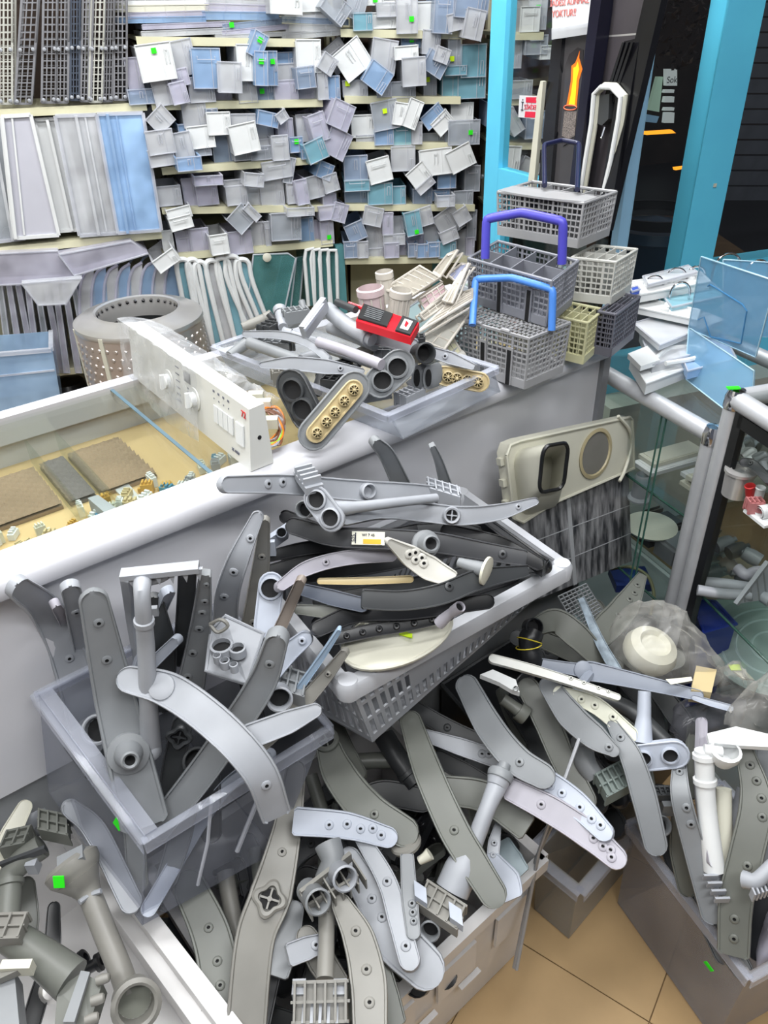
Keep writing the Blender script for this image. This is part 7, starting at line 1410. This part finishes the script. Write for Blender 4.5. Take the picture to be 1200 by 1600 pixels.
GN = 'grey pump parts in the clear counter tray'
tw = thing('port_plate', 'grey rounded plate with two black ports, upright at the tray front', 'port plate', Z(609, 585, 1.03)); nn = tocam(Z(609, 585, 1.04)) + V((.1, -.5, 0)); plate_ports(tw, Z(609, 584, 1.05), nn, idir((588, 602), (630, 564), Z(609, 584, 1.05), nn), .098, .054, (-.8, .8), G_MID, hr=.30); MB().tube([Z(596, 572, 1.05), Z(500, 540, 1.04)], .0105, 12).build('pipe_body', G_LIGHT, tw)
tw = thing('port_plate', 'dark rounded plate with two black ports leaning over the tray corner', 'port plate', Z(470, 625, 1.0)); nn = tocam(Z(468, 625, 1.0)) + V((-.5, -.2, -.1)); plate_ports(tw, Z(467, 626, 1.02), nn, idir((455, 598), (482, 652), Z(467, 626, 1.02), nn), .112, .056, (-.75, .6), G_DARK, hr=.32)
tj = thing('jet_plate', 'grey plate with a beige strip of five ribbed jets, tilted over the counter rim', 'jet plate', Z(520, 645, .99)); nn = tocam(Z(520, 645, 1.0)) + V((.25, -.5, 0)); al_ = idir((487, 683), (556, 602), Z(522, 642, 1.02), nn).normalized(); cj = Z(522, 642, 1.02)
plate_ports(tj, cj, nn, al_, .158, .052, (), G_MID); plate_ports(tj, cj + nn.normalized() * .006 - al_ * 0, nn, al_, .128, .030, (-.95, -.45, 0, .5, 1), BEIGE, hr=.34, jets=True, name='jet_strip')
tj = thing('jet_plate', 'beige strip of jets lying behind the right wall of the tray', 'jet plate', Z(722, 592, 1.0)); nn = tocam(Z(722, 592, 1.0)) + V((0, -.4, 0)); plate_ports(tj, Z(722, 592, 1.01), nn, idir((690, 586), (756, 598), Z(722, 592, 1.01), nn), .10, .034, (-.8, -.3, .3, .9), BEIGE, hr=.34, jets=True, name='jet_strip')
ts = thing('slot_block', 'grey rounded block with two deep slots at the tray right end', 'block', Z(661, 592, 1.0)); 
for dx in (-9, 9):
    c = Z(661 + dx, 590, 1.02); q = pdir((650, 590), (672, 588), 1.0); MB().prism(rrect(c, q * .011, UP * .024, .9), nb * .02).build('slot_body', G_MID, ts); MB().prism(rrect(c - nb * .0005 - V((0, .001, 0)), q * .0055, UP * .017, .9), nb * -.001).build('slot', HOLE, ts)
arm([(412, 570), (455, 568), (510, 573), (565, 580)], (1.05, 1.06, 1.06, 1.05), [10, 22, 24, 10], G_LIGHT, 'light grey spindle-shaped arm lying along the front of the counter tray', GN, noz=(.8,), th=.012)
arm([(384, 522), (440, 524), (480, 536), (512, 560)], (1.05, 1.07, 1.07, 1.06), [10, 13, 13, 12], G_LIGHT, 'bow-shaped grey rim piece over the left of the counter tray', GN, th=.01)
pipe([(390, 536), (430, 550), (468, 564)], 1.04, [9, 9, 9], G_MID, 'grey tube under the bow-shaped piece in the counter tray', GN); pipe([(497, 534), (545, 550), (596, 570)], (1.08, 1.07), [8, 8, 9], G_LILAC, 'lilac grey tube pointing to the double port plate', GN)
pipe([(512, 484), (545, 510), (582, 532)], (1.10, 1.08), [12, 12, 10], G_LIGHT, 'fat light grey tube rising to the flange at the tray back', GN, rings=(.9,)); pipe([(516, 512), (550, 525), (586, 540)], 1.06, [9, 9, 9], G_LIGHT, 'second light grey tube under the fat one in the counter tray', GN)
fp = thing('flange_plate', 'light grey angled flange plate standing at the back of the counter tray', 'flange', Z(490, 495, 1.08)); MB().bar(Z(474, 520, 1.09), Z(508, 474, 1.12), .012, .028).build('plate', G_LIGHT, fp); MB().bar(Z(476, 516, 1.11), Z(506, 476, 1.135), .004, .006).build('lip', G_PALE, fp)
arm([(586, 524), (614, 530), (648, 542)], (1.08, 1.06), [30, 30, 24], G_LIGHT, 'broad light grey paddle next to the red clamp', GN, tips='rb'); arm([(668, 548), (705, 560), (742, 574)], (1.05, 1.04), [16, 20, 10], G_LIGHT, 'light grey bar with stud along the tray right wall', GN, noz=(.4,), tips='bb')
pr_ = thing('pump_inlet', 'dark grey pump inlet with round mouth behind the slotted block', 'inlet', Z(661, 549, 1.05)); ports_tube(pr_, Z(664, 552, 1.07), tocam(Z(661, 549, 1.06)) + X * .4, .019, .03, G_DARK); ribbox(pr_, Z(650, 535, 1.06), X * .016, Y * .012, UP * .014, G_DARK, 4)
rp_ = random.Random(2)
for i, (x, y, z, d, L, k) in enumerate([(462, 492, 1.07, 20, .05, 0), (440, 500, 1.06, 100, .05, 1), (425, 512, 1.05, 60, .06, 0), (400, 505, 1.03, 20, .05, 1), (430, 540, 1.03, -20, .07, 0), (480, 560, 1.02, 10, .06, 1), (530, 600, 1.0, -20, .06, 0), (560, 555, 1.03, 30, .06, 1), (600, 550, 1.03, 80, .05, 0), (630, 560, 1.02, 140, .05, 1), (540, 580, 1.02, -60, .05, 0), (700, 570, 1.0, 20, .05, 1), (580, 620, .99, 0, .05, 1), (640, 620, .985, 45, .05, 0), (500, 600, .99, 80, .05, 1), (445, 585, 1.0, 15, .05, 0), (375, 545, 1.0, 50, .05, 1), (470, 530, 1.05, 170, .05, 1)]):
    t = thing('pump_fitting', ['mid', 'light', 'dark', 'warm'][i % 4] + ' grey ' + ['ribbed pump fitting', 'pipe fitting'][k] + ', ' + ORD[i] + ' of those filling the counter tray from the back', 'fitting', Z(x, y, z), 'pump fittings filling the counter tray'); c = Z(x, y, z); a = math.radians(d); e = V((math.cos(a), math.sin(a), 0)); mt = [G_MID, G_LIGHT, G_DARK, G_WARM][i % 4]
    if k == 0: ribbox(t, c, e * L * .5, UP.cross(e) * .014, UP * .014, mt, 5); MB().tube([c + e * .02, c + e * .02 + UP * .02 + UP.cross(e) * .02], .007, 10).build('spout', mt, t)
    else: MB().tube([c - e * L * .6 - UP * .005, c + e * L * .6 + UP * .008], [.010, .011, .013], 12).build('tube', mt, t); ports_tube(t, c + e * L * .62 + UP * .009, e + UP * .2, .014, .012, mt)
rc = thing('red_clamp', 'red and black handheld meter lying on top of the tray parts', 'meter', Z(612, 498, 1.1)); REDP = plastic('glossy red plastic', (206, 24, 40), rough=.25, var=.03)
Q = [Z(568, 474, 1.13), Z(655, 504, 1.13), Z(642, 527, 1.12), Z(556, 501, 1.12)]; MB().prism(Q, UP * -.014).build('body', REDP, rc)
def rcq(u, v, o=.0008): return Q[0].lerp(Q[1], u).lerp(Q[3].lerp(Q[2], u), v) + UP * o
MB().prism([rcq(.02, .10), rcq(.56, .10), rcq(.56, .9), rcq(.02, .9)], UP * .003).build('black_grip', G_BLACK, rc); MB().prism([rcq(.72, .04), rcq(.98, .04), rcq(.98, .96), rcq(.72, .96)], UP * .003).build('black_end', G_BLACK, rc); MB().prism([rcq(.78, .2, .004), rcq(.92, .2, .004), rcq(.92, .8, .004), rcq(.78, .8, .004)], UP * .0008).build('white_emblem', WHITE, rc); MB().prism([rcq(.82, .3, .005), rcq(.88, .4, .005), rcq(.87, .7, .005), rcq(.83, .6, .005)], UP * .0006).build('red_emblem', REDP, rc)
for k in range(6): MB().bar(rcq(.12, .25 + k * .1, .005), rcq(.42, .25 + k * .1, .005), .0012, .0016).build('grip_rib', G_MID, rc)
st_ = thing('red_pen', 'black and red stick end poking out left of the red meter', 'stick', Z(540, 480, 1.12)); MB().tube([Z(526, 472, 1.12), Z(556, 484, 1.12)], .007, 10).build('stick', G_DARK, st_); MB().tube([Z(545, 474, 1.125), Z(568, 482, 1.12)], .004, 8).build('red_edge', REDP, st_)

# ================================================================== LINT FILTERS behind the tray
FLT = plastic('yellowed filter plastic', (200, 194, 184), rough=.4, var=.1); FMESH = clear('filter mesh film', (206, 200, 188), body=.45, rough=.4)
GF = 'lint filters behind the counter tray'
def filt(px4, zz, label, n=5, mat=FLT, mesh=FMESH, r=.0032):
    P = [Z(x, y, z) for (x, y), z in zip(px4, zz)]; t = thing('lint_filter', label, 'filter', P[2], GF); MB().tube(P + [P[0]], r, 7).build('frame', mat, t); n_ = flip_to((P[1] - P[0]).cross(P[3] - P[0]).normalized(), UP)
    MB().prism(P, n_ * -.0015).build('mesh_film', mesh, t); m = MB()
    for k in range(1, n): m.bar(P[0].lerp(P[1], k / n), P[3].lerp(P[2], k / n), .002, .004)
    m.bar(P[0].lerp(P[3], .5), P[1].lerp(P[2], .5), .002, .004); m.build('ribs', mat, t)
    P2 = [p - n_ * .014 + (sum(P, V((0, 0, 0))) / 4 - p) * .06 for p in P]; MB().tube(P2 + [P2[0]], r * .8, 6).build('back_frame', mat, t)
filt([(600, 452), (656, 416), (688, 434), (640, 465)], [1.10, 1.15, 1.15, 1.10], 'broad pale mesh filter lying tilted above the round filters', 6)
filt([(678, 425), (700, 398), (716, 390), (688, 432)], [1.13, 1.17, 1.18, 1.13], 'narrow filter blade pointing up to the right shelves', 3)
filt([(700, 430), (722, 412), (735, 412), (712, 440)], [1.12, 1.15, 1.15, 1.12], 'oval filter with blue tab left of the basket stack', 3, mesh=clear('bluish film', (180, 186, 216), body=.5))
filt([(692, 470), (722, 425), (732, 412), (706, 474)], [1.10, 1.14, 1.16, 1.10], 'thin curved filter frame leaning up beside the baskets', 2)
filt([(655, 468), (692, 444), (698, 456), (664, 484)], [1.09, 1.10, 1.10, 1.08], 'small pinkish filter cassette in the filter pile', 4, mesh=plastic('pinkish lint', (178, 150, 156), var=.3)); filt([(656, 492), (690, 466), (694, 478), (662, 500)], [1.08, 1.09, 1.08, 1.07], 'small box filter lower in the filter pile', 3)
filt([(652, 520), (718, 460), (738, 452), (738, 468)], [1.06, 1.10, 1.12, 1.10], 'long grey filter frame sloping up behind the basket stack, upper one', 5); filt([(655, 530), (716, 478), (738, 484), (694, 546)], [1.04, 1.07, 1.07, 1.02], 'wide grimy filter body beneath the long frame', 5, mesh=plastic('grimy film', (160, 158, 150), var=.3))
filt([(680, 520), (700, 516), (724, 555), (708, 560)], [1.03, 1.03, .99, .99], 'yellowish filter arm hanging down beside the lowest basket', 2, mesh=plastic('yellow filter', (204, 202, 170)))
for i, (x, y, r, ri, mt) in enumerate([(585, 474, .026, 8, plastic('pinkish filter wall', (206, 186, 188))), (620, 478, .021, 14, FLT), (606, 446, .018, 6, FLT)]):
    t = thing('round_filter', ['round pinkish filter cup with notched rim behind the red meter', 'ribbed cylindrical filter right of the pinkish cup', 'small pale filter cap peeping behind the round filters'][i], 'filter', Z(x, y, 1.03), GF); ax = UP + V((-.1 + .25 * i * (i < 2), 0, 0)); c = Z(x, y + 26, 1.07)
    MB().lathe(c, ax, [(r * .9, 0), (r * .93, .05), (r * 1.05, .052), (r * 1.05, .064), (r * .9, .066), (r * .86, .02)], 24).build('cup', mt, t)
    for k in range(ri): a = 2 * math.pi * k / ri; d = V((math.cos(a), math.sin(a), 0)); MB().bar(c + d * r * .96, c + d * r * .96 + ax.normalized() * .05, .002, .003).build('rib', FLT, t)
cb_ = thing('filter_crate', 'grey crate standing behind the tray under the filters', 'crate', Z(680, 500, .96)); P = [Z(610, 500, 1.0), Z(700, 556, 1.0), Z(745, 520, 1.0)]; P.append(P[0] + P[2] - P[1]); MB().prism([upz(p, .955) for p in P], UP * .045).build('body', plastic('crate grey teal', (122, 140, 142)), cb_); MB().tube(P + [P[0]], .004, 6).build('rim', G_LIGHT, cb_)
